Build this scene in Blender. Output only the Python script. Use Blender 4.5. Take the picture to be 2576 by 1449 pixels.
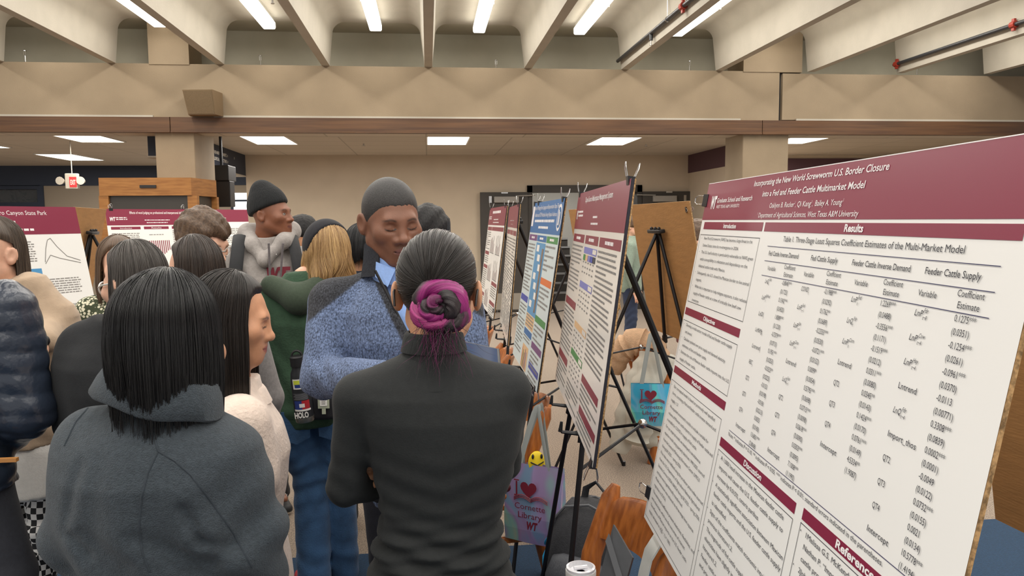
import bpy, math, random
import numpy as np
from mathutils import Vector, Matrix

for o in list(bpy.data.objects):
    bpy.data.objects.remove(o)
SC = bpy.context.scene
COL = SC.collection
PI = math.pi
rnd = random.Random(7)

# ---------------------------------------------------------------- camera
FPX, YAW, PITCH, ROLL, EYE = 1920.0, 0.10867, 0.08837, -0.00889, 1.68
_cy, _sy, _cp, _sp = math.cos(YAW), math.sin(YAW), math.cos(PITCH), math.sin(PITCH)
_f = np.array([_sy * _cp, _cy * _cp, -_sp])
_r = np.array([_cy, -_sy, 0.0])
_u = np.cross(_r, _f)
_R = math.cos(ROLL) * _r + math.sin(ROLL) * _u
_U = -math.sin(ROLL) * _r + math.cos(ROLL) * _u
cam_data = bpy.data.cameras.new('camera')
cam_data.sensor_fit = 'HORIZONTAL'
cam_data.sensor_width = 36.0
cam_data.lens = FPX / 2576 * 36.0
cam_data.clip_start = 0.05
cam = bpy.data.objects.new('camera', cam_data)
COL.objects.link(cam)
cam.matrix_world = Matrix(((_R[0], _U[0], -_f[0], 0), (_R[1], _U[1], -_f[1], 0), (_R[2], _U[2], -_f[2], EYE), (0, 0, 0, 1)))
SC.camera = cam


def at(px, py, Y):
    """the point of the place that the photo shows at this pixel, at depth Y"""
    d = _R * ((px - 1288) / FPX) - _U * ((py - 724.5) / FPX) + _f
    p = d * (Y / d[1])
    return Vector((p[0], p[1], p[2] + EYE))


# ---------------------------------------------------------------- world, lights, exposure
W = bpy.data.worlds.new('world')
SC.world = W
W.use_nodes = True
W.node_tree.nodes['Background'].inputs[0].default_value = (1.0, 0.97, 0.93, 1)
W.node_tree.nodes['Background'].inputs[1].default_value = 0.62
SC.view_settings.view_transform = 'Standard'
SC.view_settings.look = 'None'
SC.view_settings.gamma = 1.0
SC.view_settings.use_curve_mapping = False
SC.view_settings.exposure = 0.32

JOIST = 1.192
JX = [0.04 + JOIST * k for k in range(-6, 9)]


def area(name, loc, sx, sy, power, color=(1, 0.955, 0.885), rot=(0, 0, 0)):
    l = bpy.data.lights.new(name, 'AREA')
    l.shape = 'RECTANGLE'
    l.size, l.size_y = sx, sy
    l.energy = power
    l.color = color
    o = bpy.data.objects.new(name, l)
    o.location = loc
    o.rotation_euler = rot
    COL.objects.link(o)
    return o


for k in range(1, 12):                     # the rows of tubes between the joists
    area('strip_light_lamp', (JX[k] + JOIST / 2, 3.2, 3.83), 0.16, 11.6, 80)
TROFF = [(0.31, 11.27), (-2.22, 11.27), (2.78, 11.27), (-4.6, 11.0), (-6.6, 11.9), (-6.2, 14.3), (-4.0, 14.3), (5.6, 11.0), (5.6, 12.9)]
for x, y in TROFF:
    area('troffer_lamp', (x, y, 2.80), 0.5, 1.3, 34)

# ---------------------------------------------------------------- materials
MATS = {}


def mat(name, col, rough=0.7, noise=0.0, nscale=20.0, bump=0.0, bscale=60.0, metal=0.0, spec=0.5, emit=0.0, stretch=(1, 1, 1), vcol=False, col2=None,
        sheen=0.0, coat=0.0, trans=0.0, alpha=1.0, coord='Object'):
    if name in MATS:
        return MATS[name]
    m = bpy.data.materials.new(name)
    m.use_nodes = True
    nt = m.node_tree
    b = nt.nodes['Principled BSDF']
    c = tuple(col) + (1,)
    b.inputs['Base Color'].default_value = c
    b.inputs['Roughness'].default_value = rough
    b.inputs['Metallic'].default_value = metal
    b.inputs['Specular IOR Level'].default_value = spec
    b.inputs['Sheen Weight'].default_value = sheen
    b.inputs['Coat Weight'].default_value = coat
    b.inputs['Transmission Weight'].default_value = trans
    b.inputs['Alpha'].default_value = alpha
    if emit:
        b.inputs['Emission Color'].default_value = c
        b.inputs['Emission Strength'].default_value = emit
    tc = nt.nodes.new('ShaderNodeTexCoord')
    mp = nt.nodes.new('ShaderNodeMapping')
    mp.inputs['Scale'].default_value = stretch
    nt.links.new(tc.outputs[coord], mp.inputs[0])
    src = None
    if vcol:
        a = nt.nodes.new('ShaderNodeVertexColor')
        a.layer_name = 'Col'
        src = a.outputs[0]
    if noise or col2:
        n = nt.nodes.new('ShaderNodeTexNoise')
        n.inputs['Scale'].default_value = nscale
        n.inputs['Detail'].default_value = 4
        nt.links.new(mp.outputs[0], n.inputs['Vector'])
        r = nt.nodes.new('ShaderNodeValToRGB')
        r.color_ramp.elements[0].position = 0.35
        r.color_ramp.elements[1].position = 0.65
        if col2:
            r.color_ramp.elements[0].color = c
            r.color_ramp.elements[1].color = tuple(col2) + (1,)
        else:
            k0, k1 = 1 - noise, 1 + noise
            if src:
                r.color_ramp.elements[0].color = (k0, k0, k0, 1)
                r.color_ramp.elements[1].color = (k1, k1, k1, 1)
            else:
                r.color_ramp.elements[0].color = (c[0] * k0, c[1] * k0, c[2] * k0, 1)
                r.color_ramp.elements[1].color = (min(1, c[0] * k1), min(1, c[1] * k1), min(1, c[2] * k1), 1)
        nt.links.new(n.outputs[0], r.inputs[0])
        if src:
            mx = nt.nodes.new('ShaderNodeMix')
            mx.data_type = 'RGBA'
            mx.blend_type = 'MULTIPLY'
            mx.inputs[0].default_value = 1
            nt.links.new(src, mx.inputs[6])
            nt.links.new(r.outputs[0], mx.inputs[7])
            src = mx.outputs[2]
        else:
            src = r.outputs[0]
    if src:
        nt.links.new(src, b.inputs['Base Color'])
    if bump:
        n2 = nt.nodes.new('ShaderNodeTexNoise')
        n2.inputs['Scale'].default_value = bscale
        n2.inputs['Detail'].default_value = 3
        nt.links.new(mp.outputs[0], n2.inputs['Vector'])
        bp = nt.nodes.new('ShaderNodeBump')
        bp.inputs['Strength'].default_value = bump
        bp.inputs['Distance'].default_value = 0.01
        nt.links.new(n2.outputs[0], bp.inputs['Height'])
        nt.links.new(bp.outputs[0], b.inputs['Normal'])
    MATS[name] = m
    return m


def rgb(r, g, b):
    f = lambda v: (v / 255 / 12.92) if v / 255 <= 0.04045 else ((v / 255 + 0.055) / 1.055) ** 2.4
    return (f(r), f(g), f(b))


M_tan = mat('tan_plaster', rgb(148, 132, 110), 0.9, 0.05, 3, 0.15, 90)
M_wall = mat('wall_paint', rgb(194, 179, 158), 0.9, 0.03, 3, 0.08, 120)
M_conc = mat('painted_concrete', rgb(180, 174, 162), 0.85, 0.04, 4, 0.15, 60)
M_niche = mat('grey_paint', rgb(172, 168, 152), 0.9, 0.04, 4)
M_wood = mat('walnut_trim', rgb(100, 68, 40), 0.5, 0.0, 5, 0.05, 40, stretch=(0.25, 4, 6), col2=rgb(76, 49, 28))
M_oak = mat('oak', rgb(166, 114, 58), 0.45, 0.0, 5, 0.05, 30, stretch=(1, 1, 9), col2=rgb(142, 92, 42))
M_chair = mat('chair_oak', rgb(188, 112, 50), 0.36, 0.0, 6, 0.06, 50, stretch=(9, 9, 1.2), col2=rgb(146, 80, 32), coat=0.2)
M_carpet = mat('beige_carpet', rgb(166, 148, 128), 1.0, 0.0, 140, 0.4, 260, col2=rgb(88, 74, 64), sheen=0.2)
M_blue = mat('blue_carpet', rgb(26, 54, 80), 1.0, 0.2, 120, 0.5, 200, sheen=0.03)
M_navy = mat('navy_paint', rgb(44, 52, 68), 0.7)
M_plum = mat('plum_paint', rgb(84, 58, 66), 0.7)
M_black = mat('black_metal', rgb(28, 28, 32), 0.4, metal=0.3)
M_blackp = mat('black_plastic', rgb(30, 30, 33), 0.5)
M_steel = mat('bright_steel', rgb(200, 200, 200), 0.25, metal=1.0)
M_white = mat('white_plastic', rgb(232, 230, 224), 0.5)
M_tube = mat('lit_diffuser', (1.0, 0.95, 0.84), 0.4, emit=5.0)
M_troff = mat('lit_panel', (1.0, 0.96, 0.88), 0.4, emit=5.0)
M_door = mat('dark_door', rgb(62, 58, 54), 0.6, 0.05, 8)


# ---------------------------------------------------------------- mesh helpers
class MB:
    def __init__(s):
        s.v, s.f, s.m, s.c = [], [], [], None

    def add(s, v, f, mi=0):
        n = len(s.v)
        s.v += [tuple(p) for p in v]
        s.f += [tuple(i + n for i in q) for q in f]
        s.m += [mi] * len(f)
        return s

    def box(s, lo, hi, mi=0, M=None):
        x0, y0, z0 = lo
        x1, y1, z1 = hi
        v = [Vector(p) for p in ((x0, y0, z0), (x1, y0, z0), (x1, y1, z0), (x0, y1, z0), (x0, y0, z1), (x1, y0, z1), (x1, y1, z1), (x0, y1, z1))]
        if M is not None:
            v = [M @ p for p in v]
        return s.add(v, [(0, 3, 2, 1), (4, 5, 6, 7), (0, 1, 5, 4), (1, 2, 6, 5), (2, 3, 7, 6), (3, 0, 4, 7)], mi)

    def rbox(s, lo, hi, r, mi=0, M=None, seg=3):
        """box whose edges round off along the local z axis and at top and bottom"""
        x0, y0, z0 = lo
        x1, y1, z1 = hi
        r = min(r, (x1 - x0) / 2.01, (y1 - y0) / 2.01, (z1 - z0) / 2.01)

        def ring(ins, z):
            out = []
            q = r - ins
            for cx, cy, a0 in ((x1 - r, y1 - r, 0), (x0 + r, y1 - r, 90), (x0 + r, y0 + r, 180), (x1 - r, y0 + r, 270)):
                for i in range(seg + 1):
                    a = math.radians(a0 + 90 * i / seg)
                    out.append(Vector((cx + q * math.cos(a), cy + q * math.sin(a), z)))
            return out
        rings = []
        for i in range(seg + 1):
            a = PI / 2 * i / seg
            rings.append(ring(r * (1 - math.sin(a)), z0 + r * (1 - math.cos(a))))
        for i in range(seg + 1):
            a = PI / 2 * (1 - i / seg)
            rings.append(ring(r * (1 - math.sin(a)), z1 - r * (1 - math.cos(a))))
        if M is not None:
            rings = [[M @ p for p in q] for q in rings]
        return s.loft(rings, mi)

    def loft(s, rings, mi=0, cap=True, closed=True):
        n = len(rings[0])
        v = [p for q in rings for p in q]
        f = []
        for i in range(len(rings) - 1):
            for j in range(n if closed else n - 1):
                k = (j + 1) % n
                f.append((i * n + j, i * n + k, (i + 1) * n + k, (i + 1) * n + j))
        if cap and closed:
            f.append(tuple(reversed(range(n))))
            f.append(tuple((len(rings) - 1) * n + j for j in range(n)))
        return s.add(v, f, mi)

    def tube(s, pts, r, n=8, mi=0, cap=True, flat=1.0, up=None):
        pts = [Vector(p) for p in pts]
        rs = r if hasattr(r, '__len__') else [r] * len(pts)
        rings = []
        t0 = (pts[1] - pts[0]).normalized()
        ref = Vector(up) if up else (Vector((0, 0, 1)) if abs(t0.z) < 0.9 else Vector((1, 0, 0)))
        a = t0.cross(ref).normalized()
        for i, p in enumerate(pts):
            t = (pts[min(i + 1, len(pts) - 1)] - pts[max(i - 1, 0)]).normalized()
            a = (a - t * a.dot(t)).normalized()
            b = t.cross(a)
            rings.append([p + (a * math.cos(2 * PI * j / n) + b * (math.sin(2 * PI * j / n) * flat)) * rs[i] for j in range(n)])
        return s.loft(rings, mi, cap)

    def ball(s, c, r, n=12, mi=0, M=None):
        rr = r if hasattr(r, '__len__') else (r, r, r)
        rings = []
        for i in range(1, n):
            a = PI * i / n
            rings.append([Vector((rr[0] * math.sin(a) * math.cos(2 * PI * j / n), rr[1] * math.sin(a) * math.sin(2 * PI * j / n), -rr[2] * math.cos(a))) for j in range(n)])
        c = Vector(c)
        rings = [[(M @ p if M is not None else p) + c for p in q] for q in rings]
        return s.loft(rings, mi)

    def prism(s, poly, y0, y1, mi=0, M=None):
        """polygon in local x,z pushed along local y"""
        n = len(poly)
        v = [Vector((p[0], y0, p[1])) for p in poly] + [Vector((p[0], y1, p[1])) for p in poly]
        if M is not None:
            v = [M @ p for p in v]
        f = [tuple(range(n)), tuple(reversed(range(n, 2 * n)))]
        f += [(i, i + n, (i + 1) % n + n, (i + 1) % n) for i in range(n)]
        return s.add(v, f, mi)

    def build(s, name, mats, parent=None, smooth=False, origin=None):
        mats = mats if isinstance(mats, (list, tuple)) else [mats]
        me = bpy.data.meshes.new(name)
        me.from_pydata([tuple(p) for p in s.v], [], s.f)
        for m in mats:
            me.materials.append(m)
        if len(mats) > 1:
            me.polygons.foreach_set('material_index', s.m)
        if smooth:
            me.polygons.foreach_set('use_smooth', [True] * len(s.f))
            try:
                me.set_sharp_from_angle(angle=math.radians(smooth if smooth > 1 else 180))
            except Exception:
                pass
        me.update()
        o = bpy.data.objects.new(name, me)
        COL.objects.link(o)
        if parent is not None:
            o.parent = parent
            me.transform(parent.matrix_basis.inverted())
        elif origin is not None:
            me.transform(Matrix.Translation(-Vector(origin)))
            o.location = origin
        return o


def tag(o, label, cat, group=None, kind=None):
    if label:
        o['label'] = label
    if cat:
        o['category'] = cat
    if group:
        o['group'] = group
    if kind:
        o['kind'] = kind
    return o


def struct(o, label=None, cat=None):
    o['kind'] = 'structure'
    if label:
        o['label'] = label
        o['category'] = cat
    return o


def thing(name, label, cat, loc, group=None, rotz=0):
    o = bpy.data.objects.new(name, None)
    o.empty_display_size = 0.1
    o.location = loc
    o.rotation_euler = (0, 0, rotz)
    o.matrix_basis = Matrix.Translation(Vector(loc)) @ Matrix.Rotation(rotz, 4, 'Z')
    COL.objects.link(o)
    return tag(o, label, cat, group)


def copy_tree(o, loc, label=None, rotz=None):
    c = o.copy()
    COL.objects.link(c)
    c.location = loc
    if rotz is not None:
        c.rotation_euler = (0, 0, rotz)
    if label:
        c['label'] = label
    for ch in list(o.children):
        d = ch.copy()
        COL.objects.link(d)
        d.parent = c
        for g in list(ch.children):
            e = g.copy()
            COL.objects.link(e)
            e.parent = d
    return c


TEXT_CACHE = {}


def text_mesh(body, res=2, bold=0.0):
    key = (body, res, bold)
    if key in TEXT_CACHE:
        return TEXT_CACHE[key]
    cu = bpy.data.curves.new('t', 'FONT')
    cu.body = body
    cu.size = 1.0
    cu.resolution_u = res
    cu.fill_mode = 'FRONT'
    cu.offset = bold
    o = bpy.data.objects.new('t', cu)
    COL.objects.link(o)
    dg = bpy.context.evaluated_depsgraph_get()
    me = o.evaluated_get(dg).to_mesh()
    v = np.array([tuple(p.co) for p in me.vertices]) if len(me.vertices) else np.zeros((0, 3))
    f = [tuple(p.vertices) for p in me.polygons]
    o.evaluated_get(dg).to_mesh_clear()
    bpy.data.objects.remove(o)
    bpy.data.curves.remove(cu)
    TEXT_CACHE[key] = (v, f)
    return v, f


def put_text(mb, body, O, ax, ay, x, y, h, width=None, align='L', sx=0.8, shear=0.0, mi=0, lift=0.0008, bold=0.0, res=2):
    """flat lettering: baseline start (x, y) in the frame O + ax*x + ay*y; h = letter height, width = full line width"""
    v, f = text_mesh(body, res, bold)
    if not len(v):
        return
    k = h / 0.73
    w0 = v[:, 0].max() - v[:, 0].min()
    kx = (width / w0) if width else k * sx
    X = (v[:, 0] - v[:, 0].min()) * kx
    Yv = v[:, 1] * k
    X = X + shear * Yv
    W_ = w0 * kx
    X += x - (0 if align == 'L' else W_ / 2 if align == 'C' else W_)
    nz = Vector(ax).cross(Vector(ay)).normalized() * lift
    O, ax, ay = np.array(O), np.array(ax), np.array(ay)
    P = O + np.outer(X, ax) + np.outer(Yv + y, ay) + np.array(nz)
    mb.add(P, f, mi)

# ================================================================ the room
mb = MB()
mb.box((-16, -6, -0.1), (14, 22, 0))
struct(mb.build('floor', M_carpet))
mb = MB()                                   # the dark blue carpet border
mb.box((-3.2, -2, 0), (9, 3.79, 0.006))
struct(mb.build('floor_blue_carpet', M_blue))
mb = MB()
mb.box((0.72, 2.66, 0.006), (1.6, 2.86, 0.009))
struct(mb.build('floor_red_carpet_stripe', mat('red_carpet', rgb(120, 62, 60), 1.0, 0.15, 100)))

# pan-joist ceiling: one cross-section pushed along the room
ZC, ZJ, YB = 4.0, 3.50, 9.3
prof = []
for k in range(len(JX) - 1):
    xl, xr = JX[k], JX[k + 1]
    prof.append((xl + 0.046, ZJ))
    R_ = 0.14
    for i in range(7):
        a = PI - PI / 2 * i / 6
        prof.append((xl + 0.085 + R_ + R_ * math.cos(a), ZC - R_ + R_ * math.sin(a)))
    for i in range(7):
        a = PI / 2 - PI / 2 * i / 6
        prof.append((xr - 0.085 - R_ + R_ * math.cos(a), ZC - R_ + R_ * math.sin(a)))
    prof.append((xr - 0.046, ZJ))
poly = [(JX[0] + 0.046, 4.4)] + prof + [(JX[-1] - 0.046, 4.4)]
mb = MB()
n = len(prof)
v = [(x, -6, z) for x, z in prof] + [(x, YB, z) for x, z in prof]
mb.add(v, [(i, i + 1, i + 1 + n, i + n) for i in range(n - 1)])
for k in range(len(JX) - 1):                # joist ends and the slab edge over the niche
    b = k * 16
    mb.add([(x, YB, z) for x, z in prof[b:b + 16]] + [(JX[k + 1] - 0.046, YB, 4.4), (JX[k] + 0.046, YB, 4.4)],
           [tuple([1, 2, 3, 4, 5, 6, 7, 8, 9, 10, 11, 12, 13, 14, 16, 17])])
    if k:
        xj = JX[k]
        mb.add([(xj - 0.046, YB, ZJ), (xj + 0.046, YB, ZJ), (xj + 0.085, YB, ZC - 0.14), (xj + 0.085, YB, 4.4), (xj - 0.085, YB, 4.4), (xj - 0.085, YB, ZC - 0.14)], [(0, 1, 2, 3, 4, 5)])
mb.box((JX[0], -6, 4.3), (JX[-1], YB, 4.4))
o = mb.build('ceiling', M_conc, smooth=40)
struct(o)
mb = MB()
mb.box((-8, YB, ZC), (11, YB + 0.55, ZC + 0.1))
struct(mb.build('ceiling_niche', M_niche))
mb = MB()
mb.box((-8, YB + 0.5, 3.4), (11, YB + 0.6, ZC))
struct(mb.build('wall_niche', M_niche))

# the deep tan beam and its uprights
XJ0, XJ1 = at(1958, 230, YB).x, at(1983, 230, YB).x
mb = MB()
mb.box((-8, YB, 2.90), (XJ0, YB + 0.5, ZJ))
mb.box((XJ0, YB, 2.90), (XJ0 + 0.012, YB + 0.5, ZJ))
cl0, cl1 = at(370, 60, YB).x, at(472, 60, YB).x
cr0, cr1 = at(1870, 150, YB).x, at(1992, 150, YB).x
mb.box((cl0, YB - 0.01, ZJ - 0.01), (cl1, YB + 0.5, ZC + 0.1))
mb.box((cr0, YB - 0.01, ZJ - 0.01), (XJ0 + 0.3, YB + 0.5, ZC + 0.1))
struct(mb.build('beam_left', M_tan))
mb = MB()
mb.box((XJ0 + 0.05, YB - 0.012, 2.905), (11, YB + 0.5, ZJ - 0.025))
struct(mb.build('beam_right', M_tan))
mb = MB()
mb.box((XJ0 + 0.012, YB + 0.05, 2.9), (XJ0 + 0.3, YB + 0.45, ZJ))
struct(mb.build('trim_3', M_blackp))
mb = MB()
mb.box((-8, YB - 0.02, 2.895), (cl0 + 0.02, YB, 2.918))
mb.box((cl1 + 0.25, YB - 0.02, 2.895), (cr0 - 0.03, YB, 2.918))
mb.box((XJ1 + 0.1, YB - 0.03, 2.895), (11, YB - 0.012, 2.918))
struct(mb.build('trim_1', M_conc))
mb = MB()
s1, s2 = at(430, 310, YB).x, at(1915, 315, YB).x
for a, b in ((-8, s1 - 0.004), (s1 + 0.004, s2 - 0.004), (s2 + 0.004, 11)):
    mb.box((a, YB - 0.035, 2.735), (b, YB + 0.05, 2.895))
    mb.box((a, YB - 0.045, 2.722), (b, YB + 0.05, 2.735))
struct(mb.build('trim_2', M_wood))

# lower room behind the beam
ZL, YW = 2.86, 13.95
tile = mat('ceiling_tile', rgb(205, 196, 182), 0.95, 0.04, 6)
nt = tile.node_tree
br = nt.nodes.new('ShaderNodeTexBrick')
br.offset = 0.0
br.inputs['Scale'].default_value = 1.0
br.inputs['Brick Width'].default_value = 1.22
br.inputs['Row Height'].default_value = 0.61
br.inputs['Mortar Size'].default_value = 0.012
br.inputs['Color1'].default_value = rgb(196, 187, 174) + (1,)
br.inputs['Color2'].default_value = rgb(190, 181, 168) + (1,)
br.inputs['Mortar'].default_value = rgb(168, 160, 148) + (1,)
tcn = nt.nodes.new('ShaderNodeTexCoord')
nt.links.new(tcn.outputs['Object'], br.inputs['Vector'])
nt.links.new(br.outputs[0], nt.nodes['Principled BSDF'].inputs['Base Color'])
mb = MB()
mb.box((-16, YB + 0.5, ZL), (14, 22, ZL + 0.1))
mb.box((-16, YB, 2.735), (14, YB + 0.5, 2.745))
struct(mb.build('ceiling_lower', tile))
XL, XR = -3.16, 4.86
dx0, dx1 = at(1335, 600, YW).x, at(1605, 600, YW).x
ZD = at(1470, 474, YW).z
mb = MB()
mb.box((XL, YW, 0), (dx0, YW + 0.2, ZL))
mb.box((dx1, YW, 0), (XR + 0.2, YW + 0.2, ZL))
mb.box((dx0, YW, ZD), (dx1, YW + 0.2, ZL))
mb.box((XR + 0.2, YW, 0), (9.5, YW + 0.2, ZL))
mb.box((9.4, 9.8, 0), (9.5, YW, ZL))
struct(mb.build('wall_back', M_wall))
mb = MB()
mb.box((XR, 12.0, 0), (XR + 0.2, YW, ZL))
struct(mb.build('wall_right', M_wall))
mb = MB()
mb.box((XR - 0.012, 12.0, 2.53), (XR, YW, ZL))
struct(mb.build('trim_4', M_plum))
mb = MB()
for q in (0, 1):
    mb.tube([(XR - 0.02 + q * 0.075, 11.96, 0), (XR - 0.02 + q * 0.075, 11.96, ZL)], 0.024, 8)
struct(mb.build('trim_5', M_conc, smooth=40))
mb = MB()
mb.box((6.2, YW - 0.02, 2.5), (9.4, YW, 2.8))
struct(mb.build('trim_6', M_plum))
# header with the wayfinding words, over the way to the next room
mb = MB()
mb.box((XL - 0.2, 9.8, 2.5), (XL, YW + 0.2, ZL))
mb.box((XL - 0.21, 9.8, 2.48), (XL + 0.01, YW, 2.5), 1)
sg = [("GOVERNMENT DOCUMENTS  \u2197", 2.755), ("PERIODICALS/SPECIAL COLLECTIONS  \u2197", 2.66), ("\u2197", 2.57)]
for tx, z in sg:
    put_text(mb, tx, (XL, 0, 0), (0, 1, 0), (0, 0, 1), 12.75, z - 0.035, 0.05, align='R', sx=0.9, mi=2, lift=0.003, bold=0.02)
put_text(mb, "\u2197", (XL, 0, 0), (0, 1, 0), (0, 0, 1), 13.15, 2.72, 0.05, sx=0.8, mi=2, lift=0.003, bold=0.02)
struct(mb.build('beam_header', [M_navy, M_conc, M_white]))
# far room to the left: navy band, dark windows, bright window
YF = 16.5
bx0, bx1 = at(583, 490, YF).x, at(625, 490, YF).x
wx1 = at(105, 520, YF).x
mb = MB()
mb.box((-16, YF, 0), (-12.5, YF + 0.2, ZL))
mb.box((-12.5, YF, 0), (wx1, YF + 0.2, 0.7))
mb.box((-12.5, YF, 2.44), (wx1, YF + 0.2, ZL))
mb.box((wx1, YF, 0), (bx0, YF + 0.2, ZL))
mb.box((bx0, YF, 0), (XL + 0.6, YF + 0.2, 1.0))
mb.box((bx0, YF, 2.3), (XL + 0.6, YF + 0.2, ZL))
mb.box((XL + 0.6, YW + 0.2, 0), (XL + 0.8, YF + 0.2, ZL))
struct(mb.build('wall_far', mat('far_wall_paint', rgb(150, 138, 122), 0.9)))
mb = MB()
mb.box((-12.5, YF - 0.02, 2.46), (XL + 0.6, YF, ZL))
struct(mb.build('trim_7', M_navy))
mb = MB()
for x in np.linspace(wx1 - 4.2, wx1, 4):
    mb.box((x - 0.06, YF - 0.03, 0.7), (x + 0.06, YF + 0.08, 2.46))
for z in (0.73, 2.09, 2.43):
    mb.box((wx1 - 4.2, YF - 0.02, z - 0.04), (wx1, YF + 0.06, z + 0.04))
w = mb.build('window_1', M_navy)
struct(w)
mb = MB()
mb.box((wx1 - 4.2, YF + 0.1, 0.7), (wx1, YF + 0.11, 2.46))
mb.build('pane', mat('dark_glass', rgb(60, 62, 66), 0.1, alpha=0.45), w)
mb = MB()
mb.box((-13, 18.8, 0), (wx1 + 1, 18.9, 3))
struct(mb.build('wall_beyond_window', mat('beyond_wall', rgb(150, 140, 122), 0.9)))
mb = MB()
mb.box((bx0, YF + 0.02, 1.0), (XL + 0.6, YF + 0.06, 2.3))
for x in np.linspace(bx0, XL + 0.6, 4):
    mb.box((x - 0.025, YF - 0.02, 1.0), (x + 0.025, YF + 0.02, 2.3), 1)
mb.box((bx0, YF - 0.02, 2.12), (XL + 0.6, YF + 0.02, 2.16), 1)
struct(mb.build('window_2', [mat('daylight_pane', (0.93, 0.97, 1.0), 0.3, emit=1.6), M_navy]))

# columns
mb = MB()
c0, c1 = at(390, 390, YB).x, at(489, 390, YB).x
mb.rbox((c0, YB + 0.02, 0), (c1, YB + 0.85, ZL), 0.012)
struct(mb.build('column_left', M_tan))
mb = MB()
c0, c1 = at(1870, 390, YB).x, at(1985, 390, YB).x
mb.rbox((c0, YB + 0.02, 0), (c1, YB + 0.6, ZL), 0.012)
struct(mb.build('column_right', M_tan))

# double doorway: frame, two leaves swung flat to the wall, stair hall beyond
mb = MB()
mb.box((dx0 - 0.06, YW - 0.05, 0), (dx0 + 0.03, YW + 0.22, ZD + 0.05))
mb.box((dx1 - 0.03, YW - 0.05, 0), (dx1 + 0.06, YW + 0.22, ZD + 0.05))
mb.box((dx0 - 0.06, YW - 0.05, ZD - 0.07), (dx1 + 0.06, YW + 0.22, ZD + 0.06))
struct(mb.build('door_frame', M_door))


def leaf(name, x0, x1, sign):
    m = MB()
    m.rbox((x0, YW - 0.10, 0.02), (x1, YW - 0.055, 2.19), 0.006)
    d = struct(m.build(name, M_door))
    m = MB()
    xa = x1 - 0.62 if sign < 0 else x0 + 0.18
    m.rbox((xa, YW - 0.17, 2.0), (xa + 0.45, YW - 0.10, 2.11), 0.01)
    m.tube([(xa + (0.4 if sign < 0 else 0.05), YW - 0.14, 2.12), (xa + (0.75 if sign < 0 else -0.3), YW - 0.1, 2.13)], 0.012, 6)
    m.build('door_closer', mat('closer_grey', rgb(150, 146, 140), 0.4), d)
    m = MB()
    m.box((x0 + 0.02, YW - 0.106, 0.05), (x1 - 0.02, YW - 0.10, 0.35))
    m.build('kick_plate', mat('kick_grey', rgb(150, 142, 130), 0.4), d)
    m = MB()
    xs = x0 + 0.16 if sign < 0 else x1 - 0.2
    m.box((xs, YW - 0.112, 2.0), (xs + 0.05, YW - 0.10, 2.12))
    m.box(((x0 + x1) / 2 - 0.05, YW - 0.112, 2.165), ((x0 + x1) / 2 + 0.07, YW - 0.10, 2.19))
    m.build('latch_plate', M_steel, d)
    return d


leaf('door_1', at(1208, 600, YW).x, dx0 - 0.06, -1)
leaf('door_2', dx1 + 0.06, at(1740, 600, YW).x, 1)
mb = MB()
mb.box((dx0 - 2, 18.0, 0), (dx1 + 2, 18.1, ZL))
mb.box((dx0 - 2, YW + 0.2, 0), (dx0 - 1.9, 18, ZL))
mb.box((dx1 + 1.9, YW + 0.2, 0), (dx1 + 2, 18, ZL))
struct(mb.build('wall_stair_hall', mat('hall_white', rgb(205, 203, 196), 0.9)))
area('stair_hall_lamp', ((dx0 + dx1) / 2, 16, 2.78), 1.0, 1.2, 40, (1, 0.97, 0.92))
mb = MB()
sx0 = dx0 + 0.15
for i in range(7):
    mb.box((sx0, 15.6 + 0.28 * i, 0), (sx0 + 1.15, 15.6 + 0.28 * (i + 1) + 0.02, 0.18 * (i + 1)), 0)
    mb.box((sx0, 15.58 + 0.28 * i, 0.18 * (i + 1) - 0.03), (sx0 + 1.15, 15.64 + 0.28 * i, 0.18 * (i + 1) + 0.004), 1)
struct(mb.build('floor_stair_flight', [M_door, mat('stair_nosing', rgb(150, 150, 150), 0.5)]))
mb = MB()
for q in (0.35, 0.6, 0.85, 1.05):
    mb.tube([(sx0 - 0.03, 15.5, q), (sx0 - 0.03, 17.5, q + 1.28)], 0.016, 6)
mb.tube([(sx0 - 0.03, 15.5, 0), (sx0 - 0.03, 15.5, 1.08)], 0.022, 6)
tag(mb.build('stair_railing', M_black, smooth=40), 'dark stair railing seen through the open doorway', 'railing')
# baseboard
mb = MB()
mb.box((XL, YW - 0.015, 0), (at(1208, 600, YW).x, YW, 0.1))
mb.box((at(1740, 600, YW).x, YW - 0.015, 0), (XR, YW, 0.1))
struct(mb.build('baseboard_back', M_blackp))
mb = MB()
mb.box((XR - 0.015, 12, 0), (XR, YW, 0.1))
struct(mb.build('baseboard_right', M_blackp))

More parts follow.
